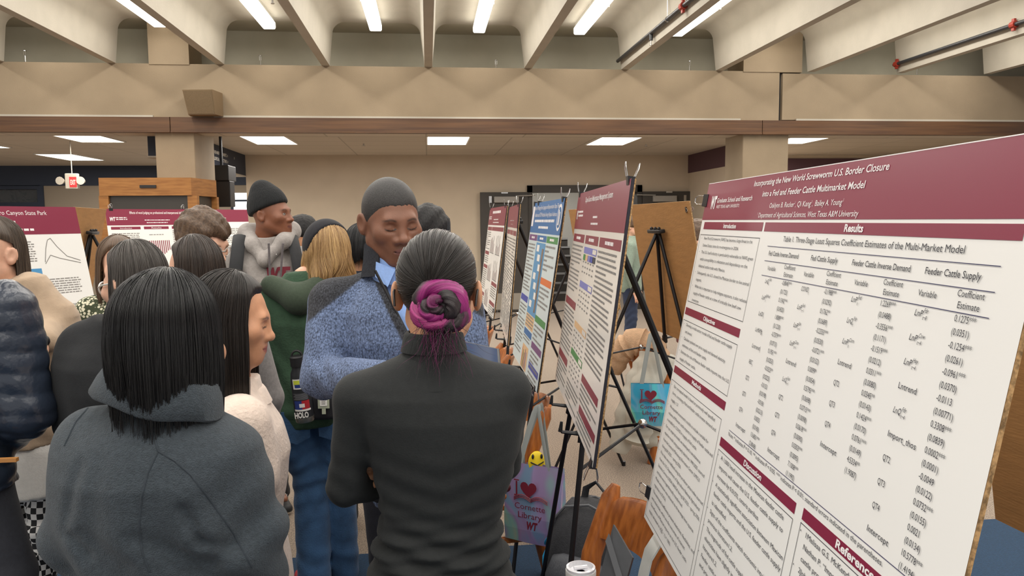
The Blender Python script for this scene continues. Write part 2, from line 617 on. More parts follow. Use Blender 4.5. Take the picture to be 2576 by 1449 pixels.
# ---------------------------------------------------------------- lights in view
first = None
where = ['third bay from the left upright', '', '']
bays = list(range(2, 12))
strip_proto = None
cnt = 0
for k in bays:
    for row, y0 in enumerate((7.93, 6.67)):
        x = JX[k] + JOIST / 2
        if strip_proto is None:
            t = thing('strip_light', '', 'ceiling light', (x, y0, 3.86), 'strip lights between the joists')
            m = MB()
            m.rbox((x - 0.07, y0, 3.865), (x + 0.07, y0 + 1.22, 3.95), 0.02)
            m.build('diffuser', M_tube, t)
            m = MB()
            m.box((x - 0.05, y0, 3.95), (x + 0.05, y0 + 1.22, 4.0))
            m.box((x - 0.074, y0 - 0.008, 3.86), (x + 0.074, y0, 3.955))
            m.build('housing', M_white, t)
            strip_proto = t
        else:
            t = copy_tree(strip_proto, (x, y0, 3.86))
        u = k - 6
        side = 'in the bay left of the middle joist' if u == -1 else 'in the bay right of the middle joist' if u == 0 else \
            'in the %s bay %s of middle joist' % ({1: 'second', 2: 'third', 3: 'fourth', 4: 'fifth', 5: 'sixth'}[u if u > 0 else -u - 1], 'right' if u > 0 else 'left')
        t['label'] = 'strip light %s, %s' % (side, 'by the tan beam' if row == 0 else 'nearer the viewer')
tl = ['square lit ceiling panel at middle, above the bowed head of the man in blue', 'lit ceiling panel just right of the left column',
      'lit ceiling panel above the double doors', 'large lit ceiling panel left of the left column, nearest the beam', 'lit ceiling panel cut by the left picture edge',
      'lit ceiling panel directly above the red exit sign', 'lit ceiling panel half hidden by the left column',
      'slanting lit ceiling panel right of the right column, nearer the beam', 'slanting lit ceiling panel just over the top edge of the big poster']
tp = None
for (x, y), lb in zip(TROFF, tl):
    if tp is None:
        t = thing('troffer_light', lb, 'ceiling light', (x, y, ZL), 'lit panels in the low ceiling')
        m = MB()
        m.box((x - 0.29, y - 0.64, ZL - 0.012), (x + 0.29, y + 0.64, ZL + 0.01))
        m.build('diffuser', M_troff, t)
        m = MB()
        for a, b in (((-0.31, -0.66), (-0.29, 0.66)), ((0.29, -0.66), (0.31, 0.66)), ((-0.31, -0.66), (0.31, -0.64)), ((-0.31, 0.64), (0.31, 0.66))):
            m.box((x + a[0], y + a[1], ZL - 0.016), (x + b[0], y + b[1], ZL + 0.01))
        m.build('frame', M_white, t)
        tp = t
    else:
        copy_tree(tp, (x, y, ZL), lb)

# ---------------------------------------------------------------- pipes and sprinklers
M_pipe = mat('black_pipe', rgb(45, 46, 50), 0.4)
M_red = mat('red_coupling', rgb(150, 48, 34), 0.5)


def pipe(x, z, y0, y1, coup, drops, hangs, label):
    t = thing('sprinkler_pipe', label, 'pipe', (x, y1, z), 'sprinkler pipes')
    m = MB()
    m.tube([(x, y0, z), (x, y1, z)], 0.021, 10)
    m.build('pipe_run', M_pipe, t, smooth=40)
    for y in coup:
        m = MB()
        m.tube([(x, y - 0.03, z), (x, y + 0.03, z)], 0.036, 10)
        m.box((x - 0.012, y - 0.018, z - 0.06), (x + 0.012, y + 0.018, z + 0.06))
        m.build('coupling', M_red, t, smooth=30)
    for y in drops:
        m = MB()
        m.tube([(x, y, z), (x, y, z - 0.075)], 0.02, 8)
        m.tube([(x, y, z - 0.075), (x, y, z - 0.12)], 0.008, 6, 1)
        m.tube([(x, y, z - 0.12), (x, y, z - 0.125)], 0.016, 8, 1)
        m.build('sprinkler_head', [M_pipe, M_steel], t, smooth=30)
    for y in hangs:
        m = MB()
        m.tube([(x, y, z + 0.02), (x, y, 4.0)], 0.004, 5)
        m.tube([(x, y - 0.01, z), (x, y + 0.01, z)], 0.027, 10)
        m.build('hanger_rod', M_steel, t)


p1 = at(700, 5, 6.6)
pipe(JX[5] - 0.1, 3.62, 3, 6.75, [6.45], [6.72], [], 'short dark sprinkler pipe with red coupling beside the joist left of centre')
tmp = JX[8] - 0.09
pipe(tmp, 3.60, 2.5, YB, [6.9], [7.9], [7.35, 4.6], 'long black sprinkler pipe with red coupling, along the second joist right of middle')
tmp = JX[11] - 0.09
pipe(tmp, 3.60, 2.5, YB, [7.3, YB - 0.06], [6.35], [7.0], 'black sprinkler pipe with red coupling over the maroon poster header')
for px, py, lb in ((63, 140, 'small sprinkler on the tan beam, far left bay'), (655, 152, 'small sprinkler on the tan beam above the wall speaker side bay'),
                   (1248, 163, 'small sprinkler on the tan beam just right of the middle joist'), (1735, 165, 'small sprinkler on the tan beam left of the right upright'),
                   (2307, 168, 'small sprinkler on the tan beam beyond the far right pipe')):
    p = at(px, py, YB + 0.1)
    m = MB()
    z = p.z + 0.0
    m.tube([(p.x, p.y, ZJ), (p.x, p.y, z)], 0.008, 6)
    m.box((p.x - 0.012, p.y - 0.004, z), (p.x - 0.006, p.y + 0.004, z + 0.05))
    m.box((p.x + 0.006, p.y - 0.004, z), (p.x + 0.012, p.y + 0.004, z + 0.05))
    m.tube([(p.x, p.y, z + 0.05), (p.x, p.y, z + 0.055)], 0.02, 8)
    tag(m.build('beam_sprinkler', M_steel, origin=(p.x, p.y, ZJ)), lb, 'sprinkler', 'sprinklers on the beam')
for px, py in ((915, 370), (1625, 368)):
    p = at(px, py, 11.9)
    m = MB()
    m.tube([(p.x, p.y, ZL), (p.x, p.y, ZL - 0.03)], 0.012, 8)
    m.tube([(p.x, p.y, ZL - 0.03), (p.x, p.y, ZL - 0.035)], 0.03, 8)
    tag(m.build('pendant_sprinkler', M_steel, origin=(p.x, p.y, ZL)), 'tiny sprinkler in low ceiling %s' % ('left of the middle lit panel' if px < 1000 else 'right of the lit panel above the doors'), 'sprinkler', 'sprinklers in the low ceiling')

# brown loudspeaker sitting on the wood trim
p = at(519, 258, YB)
t = thing('wall_speaker', 'brown wedge loudspeaker on the tan beam above the wood trim', 'speaker', (p.x, YB, 2.9))
hw = 0.19
m = MB()
v = [(p.x - hw, YB - 0.24, 3.17), (p.x + hw * 0.78, YB - 0.28, 3.17), (p.x + hw, YB - 0.02, 3.17), (p.x - hw * 0.9, YB - 0.02, 3.17),
     (p.x - hw + 0.03, YB - 0.16, 2.905), (p.x + hw * 0.8, YB - 0.2, 2.905), (p.x + hw, YB - 0.02, 2.905), (p.x - hw * 0.9, YB - 0.02, 2.905)]
m.add(v, [(0, 3, 2, 1), (4, 5, 6, 7), (0, 1, 5, 4), (1, 2, 6, 5), (2, 3, 7, 6), (3, 0, 4, 7)])
m.build('cabinet', mat('speaker_brown', rgb(128, 108, 82), 0.8), t)
m = MB()
g = lambda a, b: [Vector(v[i]) for i in (0, 1, 5, 4)]
q = [Vector(v[i]) for i in (0, 1, 5, 4)]
c = sum(q, Vector()) / 4
nn = (q[1] - q[0]).cross(q[3] - q[0]).normalized()
nn = nn if nn.y < 0 else -nn
q2 = [c + (x - c) * 0.93 + nn * 0.006 for x in q]
q1 = [c + (x - c) * 0.93 - nn * 0.004 for x in q]
m.add(q1 + q2, [(4, 5, 6, 7), (0, 1, 5, 4), (1, 2, 6, 5), (2, 3, 7, 6), (3, 0, 4, 7)])
m.build('grille', mat('speaker_grille', rgb(118, 100, 76), 0.9, 0.25, 300), t)

# hanging black display seen edge on, behind the kiosk
YH = 10.45
a, b = at(520, 415, YH), at(578, 512, YH)
zm = at(548, 454, YH).z
t = thing('hanging_display', 'black box screen hanging beside the left column', 'screen', (a.x, YH, zm))
m = MB()
m.rbox((a.x, YH, zm), (b.x, YH + 0.4, a.z), 0.01)
m.build('housing', M_blackp, t)
m = MB()
m.rbox((a.x + 0.05, YH + 0.05, at(550, 520, YH).z), (b.x, YH + 0.3, zm), 0.01)
m.build('speaker_box', M_blackp, t)
m = MB()
m.tube([((a.x + b.x) / 2, YH + 0.2, a.z - 0.02), ((a.x + b.x) / 2, YH + 0.2, ZL)], 0.02, 8)
m.build('mounting_pole', M_blackp, t)

# exit sign with emergency lights
p = at(182, 456, 11.6)
t = thing('exit_sign', 'red lit EXIT sign with twin lamps hanging on a rod', 'exit sign', (p.x, p.y, ZL))
m = MB()
m.rbox((p.x - 0.085, p.y - 0.04, p.z - 0.11), (p.x + 0.085, p.y + 0.04, p.z + 0.11), 0.012)
m.build('sign_box', mat('sign_box', rgb(168, 160, 146), 0.5), t)
m = MB()
m.box((p.x - 0.02, p.y - 0.046, p.z - 0.085), (p.x + 0.075, p.y - 0.04, p.z + 0.06))
put_text(m, 'EXIT', (p.x + 0.028, p.y - 0.046, p.z - 0.05), (1, 0, 0), (0, 0, 1), 0, 0, 0.07, width=0.07, align='C', mi=1, bold=0.03, lift=0.002)
m.build('lit_panel', [mat('exit_red', rgb(235, 40, 40), 0.5, emit=0.9), mat('exit_letters', rgb(255, 150, 140), 0.5, emit=1.0)], t)
for s in (-1, 1):
    m = MB()
    m.tube([(p.x + s * 0.08, p.y, p.z), (p.x + s * 0.12, p.y - 0.02, p.z)], 0.012, 6)
    m.tube([(p.x + s * 0.135, p.y + 0.03, p.z), (p.x + s * 0.14, p.y - 0.07, p.z + 0.005)], [0.03, 0.058], 12)
    m.build('lamp_head', MATS['sign_box'], t, smooth=40)
m = MB()
m.tube([(p.x, p.y, p.z + 0.1), (p.x, p.y, ZL)], 0.007, 6)
m.build('rod', MATS['sign_box'], t)

# oak display kiosk wrapped about the left column
k0, k1, k2 = at(256, 600, 8.75), at(487, 600, 8.75), at(550, 600, 9.35)
zt = at(370, 447, 8.75).z
zb = at(370, 492, 8.75).z
t = thing('oak_kiosk', 'tall oak display kiosk with dark panels around the left column', 'kiosk', (k0.x, 8.75, 0))
out = [(k0.x, 8.75), (k1.x, 8.75), (k2.x, 9.35), (at(548, 600, 10.2).x, 10.2), (k0.x, 10.2)]


def ngon(pts, z0, z1, m, mi=0):
    n = len(pts)
    m.add([(x, y, z0) for x, y in pts] + [(x, y, z1) for x, y in pts], [tuple(reversed(range(n))), tuple(range(n, 2 * n))] + [(i, (i + 1) % n, (i + 1) % n + n, i + n) for i in range(n)], mi)


ci = [(x + (0.03 if x < -3 else -0.03), y + (0.03 if y < 9.6 else -0.03)) for x, y in out]
m = MB()
ngon(out, zb, zt, m)
m.build('oak_fascia', M_oak, t)
m = MB()
ngon(out, 0, 0.12, m)
m.build('oak_plinth', M_oak, t)
for x, y in ((k0.x + 0.04, 8.79), (k1.x, 8.80), (k2.x - 0.05, 9.38)):
    m = MB()
    m.box((x - 0.05, y - 0.035, 0.12), (x + 0.05, y + 0.05, zb))
    m.build('oak_post', M_oak, t)
m = MB()
ngon([(k0.x + 0.04, 8.79), (k1.x - 0.02, 8.79), (k2.x - 0.06, 9.36), (at(548, 600, 10.2).x - 0.08, 10.15), (k0.x + 0.04, 10.15)], 0.12, zb, m)
m.build('dark_panel', mat('kiosk_dark', rgb(62, 58, 54), 0.35), t)
m = MB()
pp = at(372, 469, 8.74)
m.box((pp.x - 0.085, 8.735, pp.z - 0.015), (pp.x + 0.085, 8.752, pp.z + 0.015))
m.build('slot_handle', M_blackp, t)
# potted tree beyond the dark window
t = thing('potted_tree', 'leafy potted tree behind the dark window on the far left', 'plant', (at(45, 500, 17.4).x, 17.4, 0))
m = MB()
c = at(40, 500, 17.4)
m.tube([(c.x, 17.4, 0.3), (c.x + 0.03, 17.4, 1.3), (c.x, 17.4, 2.4)], [0.03, 0.02, 0.01], 6)
m.build('trunk', M_wood, t)
m = MB()
for i in range(260):
    q = Vector((rnd.gauss(c.x, 0.3), rnd.gauss(17.4, 0.2), rnd.gauss(2.0, 0.33)))
    a = Vector((rnd.uniform(-1, 1), rnd.uniform(-1, 1), rnd.uniform(-1, 0.4))).normalized() * 0.11
    b = a.cross(Vector((rnd.uniform(-1, 1), rnd.uniform(-1, 1), 1))).normalized() * 0.03
    m.add([q, q + a * 0.5 + b, q + a, q + a * 0.5 - b], [(0, 1, 2, 3)])
tag(m.build('leaves', mat('plant_leaf', rgb(70, 84, 50), 0.6), t), None, None, None, 'stuff')
m = MB()
m.tube([(c.x, 17.4, 0), (c.x, 17.4, 0.32)], [0.14, 0.18], 14)
m.build('pot', M_blackp, t)

# ================================================================ posters on easels
M_paper = mat('poster_paper', rgb(243, 242, 239), 0.38)
M_gloss = mat('laminated_paper', rgb(250, 247, 241), 0.2, coat=0.15)
M_maroon = mat('maroon_print', rgb(136, 44, 70), 0.34)
M_ink = mat('dark_ink', rgb(58, 58, 66), 0.6)
M_inkl = mat('grey_ink', rgb(140, 137, 134), 0.6)
M_wink = mat('white_ink', rgb(245, 240, 240), 0.5)
M_card = mat('brown_cardboard', rgb(166, 122, 72), 0.85, 0.07, 7, 0.1, 30, stretch=(1, 1, 6))
M_kraft = mat('cardboard_edge', rgb(176, 140, 96), 0.9, 0.5, 160)
M_clip = mat('clip_black', rgb(34, 34, 38), 0.4)
M_navyink = mat('navy_rule', rgb(52, 52, 92), 0.5)
M_bluep = mat('blue_print', rgb(26, 104, 168), 0.4)
M_palebl = mat('pale_blue_print', rgb(214, 230, 234), 0.3)
M_green = mat('green_print', rgb(62, 140, 76), 0.4)
M_orange = mat('orange_print', rgb(222, 112, 48), 0.4)
M_purple = mat('purple_print', rgb(112, 62, 124), 0.4)
M_royal = mat('royal_print', rgb(52, 72, 170), 0.4)
M_lav = mat('lavender_print', rgb(122, 126, 196), 0.4)
M_peach = mat('peach_print', rgb(226, 186, 140), 0.4)
M_sky = mat('sky_print', rgb(80, 150, 200), 0.4)
M_photo = mat('photo_print', rgb(150, 128, 110), 0.4, 0, 18, col2=rgb(104, 84, 72))
DARK = mat('board_black_edge', rgb(40, 40, 52), 0.6)
PRINT = [M_paper, M_maroon, M_ink, M_inkl, M_wink, M_navyink, M_bluep, M_palebl, M_green, M_orange, M_purple, M_royal, M_lav, M_peach, M_sky, M_photo]
IDX = {k: i for i, k in enumerate('paper maroon ink grey white rule blue pale green orange purple royal lav peach sky photo'.split())}


class Sheet:
    """a printed sheet on a board; u runs right and v runs down from its top left corner"""

    def __init__(s, name, label, TL, a, tilt, W, H, group, gloss=False, board=None, edge=None, bow=0.0):
        a = Vector((a[0], a[1], 0)).normalized()
        n = Vector((a.y, -a.x, 0))
        s.a, s.nh = a, n
        s.b = (Vector((0, 0, -1)) * math.cos(tilt) + n * math.sin(tilt)).normalized()
        s.n = a.cross(-s.b).normalized()
        s.O, s.W, s.H, s.gloss = Vector(TL), W, H, gloss
        s.mb = MB()
        s.root = thing(name, label, 'poster', tuple(s.P(W / 2, H)), group)
        s.board, s.edge = board, edge
        s.quad(0, 0, W, H, 'paper', 0.0)

    def P(s, u, v, k=0.0):
        return s.O + s.a * u + s.b * v + s.n * k

    def quad(s, u, v, w, h, c, k=0.0006):
        s.mb.add([s.P(u, v + h, k), s.P(u + w, v + h, k), s.P(u + w, v, k), s.P(u, v, k)], [(0, 1, 2, 3)], IDX[c])

    def frame(s, u, v, w, h, c, t=0.0012, k=0.0008):
        for q in ((u, v, w, t), (u, v + h - t, w, t), (u, v, t, h), (u + w - t, v, t, h)):
            s.quad(*q, c, k)

    def line(s, pts, c, t, k=0.0012):
        for (u0, v0), (u1, v1) in zip(pts[:-1], pts[1:]):
            d = Vector((u1 - u0, v1 - v0)).normalized() * t / 2
            s.mb.add([s.P(u0 - d.y, v0 + d.x, k), s.P(u1 - d.y, v1 + d.x, k), s.P(u1 + d.y, v1 - d.x, k), s.P(u0 + d.y, v0 - d.x, k)], [(3, 2, 1, 0), ][:1], IDX[c])

    def text(s, body, u, v, h, width=None, align='L', sx=0.8, c='ink', shear=0.0, bold=0.0, res=2):
        put_text(s.mb, body, tuple(s.O), tuple(s.a), tuple(-s.b), u, -v, h, width, align, sx, shear, IDX[c], 0.0014, bold, res)

    def greek(s, u, v, w, h, pitch, c='grey', x=0.42, para=0):
        """rows of unreadably small words"""
        r = random.Random(int(u * 1000 + v * 7777))
        y = v
        i = 0
        while y < v + h - pitch * 0.4:
            p = u
            i += 1
            end = u + w * (r.uniform(0.3, 0.8) if (para and i % para == 0) else r.uniform(0.88, 1.0))
            while p < end:
                l = min(r.uniform(1.0, 4.2) * pitch * 0.62, end - p)
                if l > 0.001:
                    s.quad(p, y, l, pitch * x, c, 0.001)
                p += l + pitch * 0.35
            y += pitch

    def finish(s, clips=(), clipside=0.0):
        m = s.mb
        me = list(PRINT)
        if s.gloss:
            me[0] = M_gloss
        m.build('printed_sheet', me, s.root)
        bd = MB()
        t = s.board[1] if s.board else 0.004
        c = [s.P(0, 0, -0.0006), s.P(s.W, 0, -0.0006), s.P(s.W, s.H, -0.0006), s.P(0, s.H, -0.0006)]
        d = [q - s.n * t for q in c]
        bd.add(c + d, [(3, 2, 1, 0), (4, 5, 6, 7), (0, 1, 5, 4), (1, 2, 6, 5), (2, 3, 7, 6), (3, 0, 4, 7)])
        bd.m[-4:] = [1] * 4
        bd.build('backing_board', [s.board[0] if s.board else M_paper, s.edge or M_white], s.root)
        if s.board and s.board[0] is DARK:
            b2 = MB()
            c2 = [q - s.n * 0.0005 for q in d]
            d2 = [q - s.n * 0.005 for q in d]
            b2.add(c2 + d2, [(3, 2, 1, 0), (4, 5, 6, 7), (0, 1, 5, 4), (1, 2, 6, 5), (2, 3, 7, 6), (3, 0, 4, 7)])
            b2.build('cardboard_stiffener', M_kraft, s.root)
        for (u, v, du, dv) in clips:
            clip(s, u, v, du, dv)
        return s


def clip(s, u, v, du, dv, sc=1.0):
    """binder clip gripping the sheet edge at (u, v); (du, dv) points outward"""
    m = MB()
    L, Wd, T = 0.022 * sc, 0.032 * sc, 0.011 * sc
    D = s.a * du + s.b * dv
    S = s.n.cross(D)
    c = s.P(u, v, -0.004)
    ring = lambda k, t: [c + D * k + S * Wd / 2 * q + s.n * t * w for q, w in ((-1, -1), (1, -1), (1, 1), (-1, 1))]
    m.loft([ring(-L * 0.75, 0.0065), ring(L * 0.35, T)], 0)
    cl = m.build('binder_clip', M_clip, s.root, smooth=30)
    for sg in (1, -1):
        m = MB()
        p = [c + D * 0.007 + S * 0.011 * sc + s.n * T * sg, c + D * 0.03 * sc + S * 0.012 * sc + s.n * 0.018 * sc * sg, c + D * 0.046 * sc + S * 0.006 * sc + s.n * 0.02 * sc * sg,
             c + D * 0.046 * sc - S * 0.006 * sc + s.n * 0.02 * sc * sg, c + D * 0.03 * sc - S * 0.012 * sc + s.n * 0.018 * sc * sg, c + D * 0.007 - S * 0.011 * sc + s.n * T * sg]
        m.tube(p, 0.0014, 5)
        m.build('wire_handle', M_steel, s.root, smooth=30).parent = cl


def easel(s, label, spread=0.42, apex=0.72, rear=0.72, off=0.0):
    """black tripod easel that carries sheet s"""
    zb = s.P(s.W / 2 + off, s.H).z
    w = -s.b
    back = -s.n * 0.03
    P0 = s.P(s.W / 2 + off, s.H) + back
    T = P0 + w * apex
    F = P0 - w * (P0.z / w.z)
    R_ = Vector((T.x, T.y, 0)) - s.nh * rear
    t = thing('easel', label, 'easel', (F.x, F.y, 0), 'black folding easels')
    hk = []
    for sg in (-1, 1):
        foot = F + s.a * spread * sg
        foot.z = 0.008
        top = T + s.a * 0.02 * sg
        kb = (P0.z - 0.02 - foot.z) / (top.z - foot.z)
        pb = foot.lerp(top, kb)
        m = MB()
        m.tube([foot, pb], 0.0095, 8)
        m.tube([pb, top], 0.0125, 8)
        m.tube([foot - Vector((0, 0, 0.008)), foot + Vector((0, 0, 0.03))], 0.014, 8)
        m.tube([pb - (top - foot).normalized() * 0.03, pb + (top - foot).normalized() * 0.02], 0.018, 8)
        m.build('leg', M_black, t, smooth=40)
        m = MB()
        q = pb - s.n * 0.0
        m.tube([q - s.n * 0.01, q + s.n * 0.03, q + s.n * 0.075, q + s.n * 0.085 + w * 0.012], [0.012, 0.011, 0.009, 0.007], 6, flat=0.6)
        m.tube([q + s.n * 0.08, q + s.n * 0.08 + w * 0.035], [0.008, 0.005], 6)
        m.build('support_hook', M_blackp, t)
        hk.append(pb)
    m = MB()
    mid = R_.lerp(T, 0.55)
    m.tube([R_, mid], 0.0095, 8)
    m.tube([mid, T - s.n * 0.015], 0.0125, 8)
    m.tube([R_, R_ + Vector((0, 0, 0.03))], 0.014, 8)
    m.build('leg', M_black, t, smooth=40)
    m = MB()
    m.rbox((-0.115, -0.022, -0.012), (0.115, 0.022, 0.012), 0.006, 0, Matrix.Translation(T - s.n * 0.012 + w * 0.02) @ Matrix((s.a, -s.n, w)).transposed().to_4x4())
    for q in (-0.07, 0.0, 0.07):
        m.ball(T - s.n * 0.015 + w * 0.038 + s.a * q, 0.012, 8)
    m.build('head_bracket', M_blackp, t, smooth=40)
    m = MB()
    g = hk[0].lerp(hk[1], 0.5) - s.nh * 0.24 - Vector((0, 0, 0.02))
    rr = R_.lerp(T, 0.5)
    for q in (hk[0].lerp(F + s.a * -spread, 0.12), hk[1].lerp(F + s.a * spread, 0.12), rr):
        m.tube([q, g], 0.006, 6, up=(0, 0, 1))
    m.ball(g, 0.018, 8, 1)
    m.build('brace', [M_black, M_steel], t, smooth=40)
    return t


GP = 'research posters'
# ---- the large poster at the right
D2R = math.radians
s = Sheet('research_poster', 'large research poster on cattle markets close at the right, with table of estimates', (0.7347, 1.9453, 1.7711), (-0.0641, -0.9979), D2R(10.6), 1.22, 0.91, GP,
          board=(M_card, 0.006), edge=M_kraft)
s.quad(0, 0.0, 1.22, 0.096, 'maroon')
s.quad(0, 0.0, 1.22, 0.0015, 'white', 0.001)
s.text('Incorporating the New World Screwworm U.S. Border Closure', 0.612, 0.0225, 0.0125, 0.547, 'C', c='white', shear=0.12, bold=0.012, res=3)
s.text('into a Fed and Feeder Cattle Multimarket Model', 0.612, 0.047, 0.0125, 0.425, 'C', c='white', shear=0.12, bold=0.012, res=3)
s.text('Oaklynn B. Recker', 0.451, 0.072, 0.0108, 0.122, c='white', shear=0.12, res=3)
s.text('Qi Kang', 0.587, 0.072, 0.0108, 0.058, c='white', shear=0.12, res=3)
s.text('Bailey A. Young', 0.662, 0.072, 0.0108, 0.1, c='white', shear=0.12, res=3)
for u in (0.575, 0.647, 0.765):
    s.text('1', u, 0.067, 0.006, c='white', shear=0.12)
for u in (0.579, 0.651):
    s.text(',', u, 0.072, 0.0108, c='white', shear=0.12)
s.text('1', 0.394, 0.086, 0.006, c='white', shear=0.12)
s.text('Department of Agricultural Sciences, West Texas A&M University', 0.612, 0.0915, 0.0108, 0.422, 'C', c='white', shear=0.12, res=3)
s.text('W', 0.050, 0.066, 0.03, 0.026, c='white', shear=0.12, bold=0.06)
s.text('T', 0.072, 0.066, 0.03, 0.02, c='white', shear=0.12, bold=0.06)
s.text('Graduate School and Research', 0.099, 0.053, 0.0115, 0.244, c='white', shear=0.1, res=3, bold=0.01)
s.text('WEST TEXAS A&M UNIVERSITY.', 0.1, 0.067, 0.008, 0.17, c='white', shear=0.1)
for (u, v, w, tx, tw, h) in ((0.026, 0.1015, 0.409, 'Introduction', 0.088, 0.0105), (0.446, 0.1015, 0.745, 'Results', 0.06, 0.0125), (0.01, 0.328, 0.417, 'Objectives', 0.09, 0.0105), (0.012, 0.485, 0.417, 'Methods', 0.075, 0.0105),
                             (0.441, 0.5565, 0.38, 'Discussion', 0.09, 0.0115), (0.848, 0.5535, 0.34, 'References', 0.115, 0.0125)):
    s.quad(u, v, w, 0.0185, 'maroon')
    s.text(tx, u + w / 2, v + 0.0143, h, tw, 'C', c='white', bold=0.03, res=3)
s.text('Table 1. Three-Stage Least Squares Coefficient Estimates of the Multi-Market Model', 0.555, 0.138, 0.0105, 0.545, res=3)
for v in (0.149, 0.1785, 0.208):
    s.quad(0.483, v, 0.685, 0.0011, 'rule', 0.0012)
s.quad(0.479, 0.531, 0.675, 0.0011, 'rule', 0.0012)
for tx, u, w in (('Fed Cattle Inverse Demand', 0.498, 0.14), ('Fed Cattle Supply', 0.691, 0.098), ('Feeder Cattle Inverse Demand', 0.837, 0.159), ('Feeder Cattle Supply', 1.03, 0.11)):
    s.text(tx, u, 0.1675, 0.0095, w, res=2, bold=0.005)
CV, CE = (0.527, 0.695, 0.876, 1.045), (0.611, 0.785, 0.962, 1.129)
for q in range(4):
    s.text('Variable', CV[q], 0.1965, 0.0088, 0.04, 'C')
    s.text('Coefficient', CE[q], 0.1895, 0.0088, 0.049, 'C')
    s.text('Estimate', CE[q], 0.2035, 0.0088, 0.04, 'C')
TBL = [
    "-0.8045*** (0.1725) 0.1342*** (0.0420) 1.8089*** (0.1230) -0.7379*** (0.0713) 0.1951*** (0.0253) -0.0525** (0.0225) -0.0153 (0.0198) -0.0181 (0.0215) 0.0055 (0.0183) 13.6831*** (2.8068)",
    "-0.1988*** (0.0292) 0.1762** (0.0689) -0.2333*** (0.0530) -0.0721*** (0.0152) 0.0099* (0.0054) 0.5795*** (0.0698) 0.0715*** (0.0098) 0.0618*** (0.0090) 0.0303*** (0.0095) 7.1008*** (1.1992)",
    "1.2269*** (0.0488) -0.3556*** (0.1171) -0.1519*** (0.0212) 0.0311*** (0.0080) 0.0345** (0.0143) 0.1424*** (0.0170) 0.0761*** (0.0149) 4.5334** (1.9087)",
    "0.1275*** (0.0351) -0.1254*** (0.0261) -0.0961*** (0.0370) -0.0113 (0.00771) 0.3308*** (0.0839) 0.0002*** (0.0001) -0.0049 (0.0122) 0.0732*** (0.0155) 0.0021 (0.0134) 10.5778*** (1.4194)"]
VAR = ["LnQ|t|Fed LnP|t|ByProd LnDI|t| LnMkMg|t| Lntrend|t| REC|t| QT2 QT3 QT4 Intercept",
       "COVID|t| LnP|t\u22121|Fed LnP|t\u22121|Fdr LnP|t\u22121|Corn Lntrend LnQ|t\u22121|Fed QT2 QT3 QT4 Intercept",
       "LnP|t|Fed LnQ|t|Fdr LnP|t|Corn Lntrend QT2 QT3 QT4 Intercept",
       "LnP|t\u22128|Fdr LnP|t\u22124|Cow LnP|t\u22124|Hay Lntrend LnQ|t\u22124|Fdr Import_thos QT2 QT3 QT4 Intercept"]
for q in range(4):
    for i, tx in enumerate(TBL[q].split()):
        s.text(tx, CE[q] - 0.02, 0.2195 + 0.01625 * i, 0.0089, align='L', sx=0.82)
    for i, tx in enumerate(VAR[q].split()):
        v = 0.2195 + 0.0325 * i + 0.003
        pr = tx.split('|')
        it = 0.2 if len(pr) > 1 else 0.0
        wd = 0.0058 * len(pr[0])
        s.text(pr[0], CV[q] - 0.018, v, 0.0088, wd, shear=it)
        if len(pr) > 1:
            s.text(pr[1], CV[q] - 0.017 + wd, v + 0.0035, 0.0058, shear=0.2)
            if pr[2]:
                s.text(pr[2], CV[q] - 0.016 + wd, v - 0.0055, 0.0062, shear=0.2)
s.text('Note: * indicates P < 0.10, ** indicates P < 0.05, *** indicates P < 0.01; standard errors indicated in the parentheses.', 0.48, 0.5425, 0.0078, 0.597)


def para(u, v0, w, items, h=0.0078, pitch=0.0178, full=44):
    v = v0
    for it in items:
        for i, ln in enumerate(it):
            if i == 0:
                s.text('\u2022', u - 0.02, v, h)
            k = h * 0.56
            s.text(ln, u, v, h, min(w, len(ln) * w / full))
            v += pitch


s.frame(0.012, 0.134, 0.42, 0.178, 'ink')
para(0.051, 0.147, 0.38, [['New World Screwworm (NWS) has become a large threat to the', 'United States since its re-emergence in 2024.'],
     ['The U.S. beef industry is particularly vulnerable to NWS given', 'cattle susceptibility to infestation and dependency on the', 'bilateral cattle trade with Mexico.'],
     ['Subsequently, the U.S. closed the Mexican border to live animal', 'imports.'], ['While this is important to help mitigate exposure, it also reduces', 'supply of feeder cattle at a time of critically low beef cow', 'inventory.']], full=64)
s.frame(0.009, 0.361, 0.42, 0.112, 'ink')
para(0.045, 0.3745, 0.38, [['Develop a multi-sector model of fed and feeder cattle supply', 'and demand.'], ['Calculate updated own price supply and demand elasticity', 'estimates of fed and feeder cattle.'],
     ['Estimate the role of Mexican feeder cattle imports into the U.S.', 'supply of feeder cattle.']], full=64)
s.frame(0.009, 0.5235, 0.415, 0.375, 'ink')
para(0.042, 0.539, 0.38, [['Our conceptual model is based on previously well specified', 'forms, consisting of fed and feeder cattle inverse demand and', 'supply. 1,2'],
     ['We expanded econometric models to include a variable for', 'volume of Mexican cattle imports in supply of feeder cattle and', 'a variable for COVID in supply of fed cattle.'],
     ['For our empirical model, we developed a simultaneous', 'equation model using quarterly data from 1999-2025, sourced', 'from the Livestock Marketing Information Center (LMIC)3', 'during fall 2025 \u2013 spring 2026.'],
     ['Price data were deflated using the producer price index sourced', 'from the U.S. Department of Agriculture National Agricultural', 'Statistics Service (USDA NASS)4 during fall 2025 \u2013 spring 2026,', 'and data were logarithmically transformed.'],
     ['Model estimation was achieved via three-stage least squares', 'regression in STATA.'], ['The estimated coefficients present elasticities, flexibilities, and', 'semi-elasticities, which are the outcomes of interest.'],
     ['The influence of Mexican imports on the U.S. feeder cattle', 'supply calculated as (e\u1d5d \u2212 1) \u00d7 100%.']], pitch=0.01785, full=64)
s.frame(0.441, 0.583, 0.38, 0.32, 'ink')
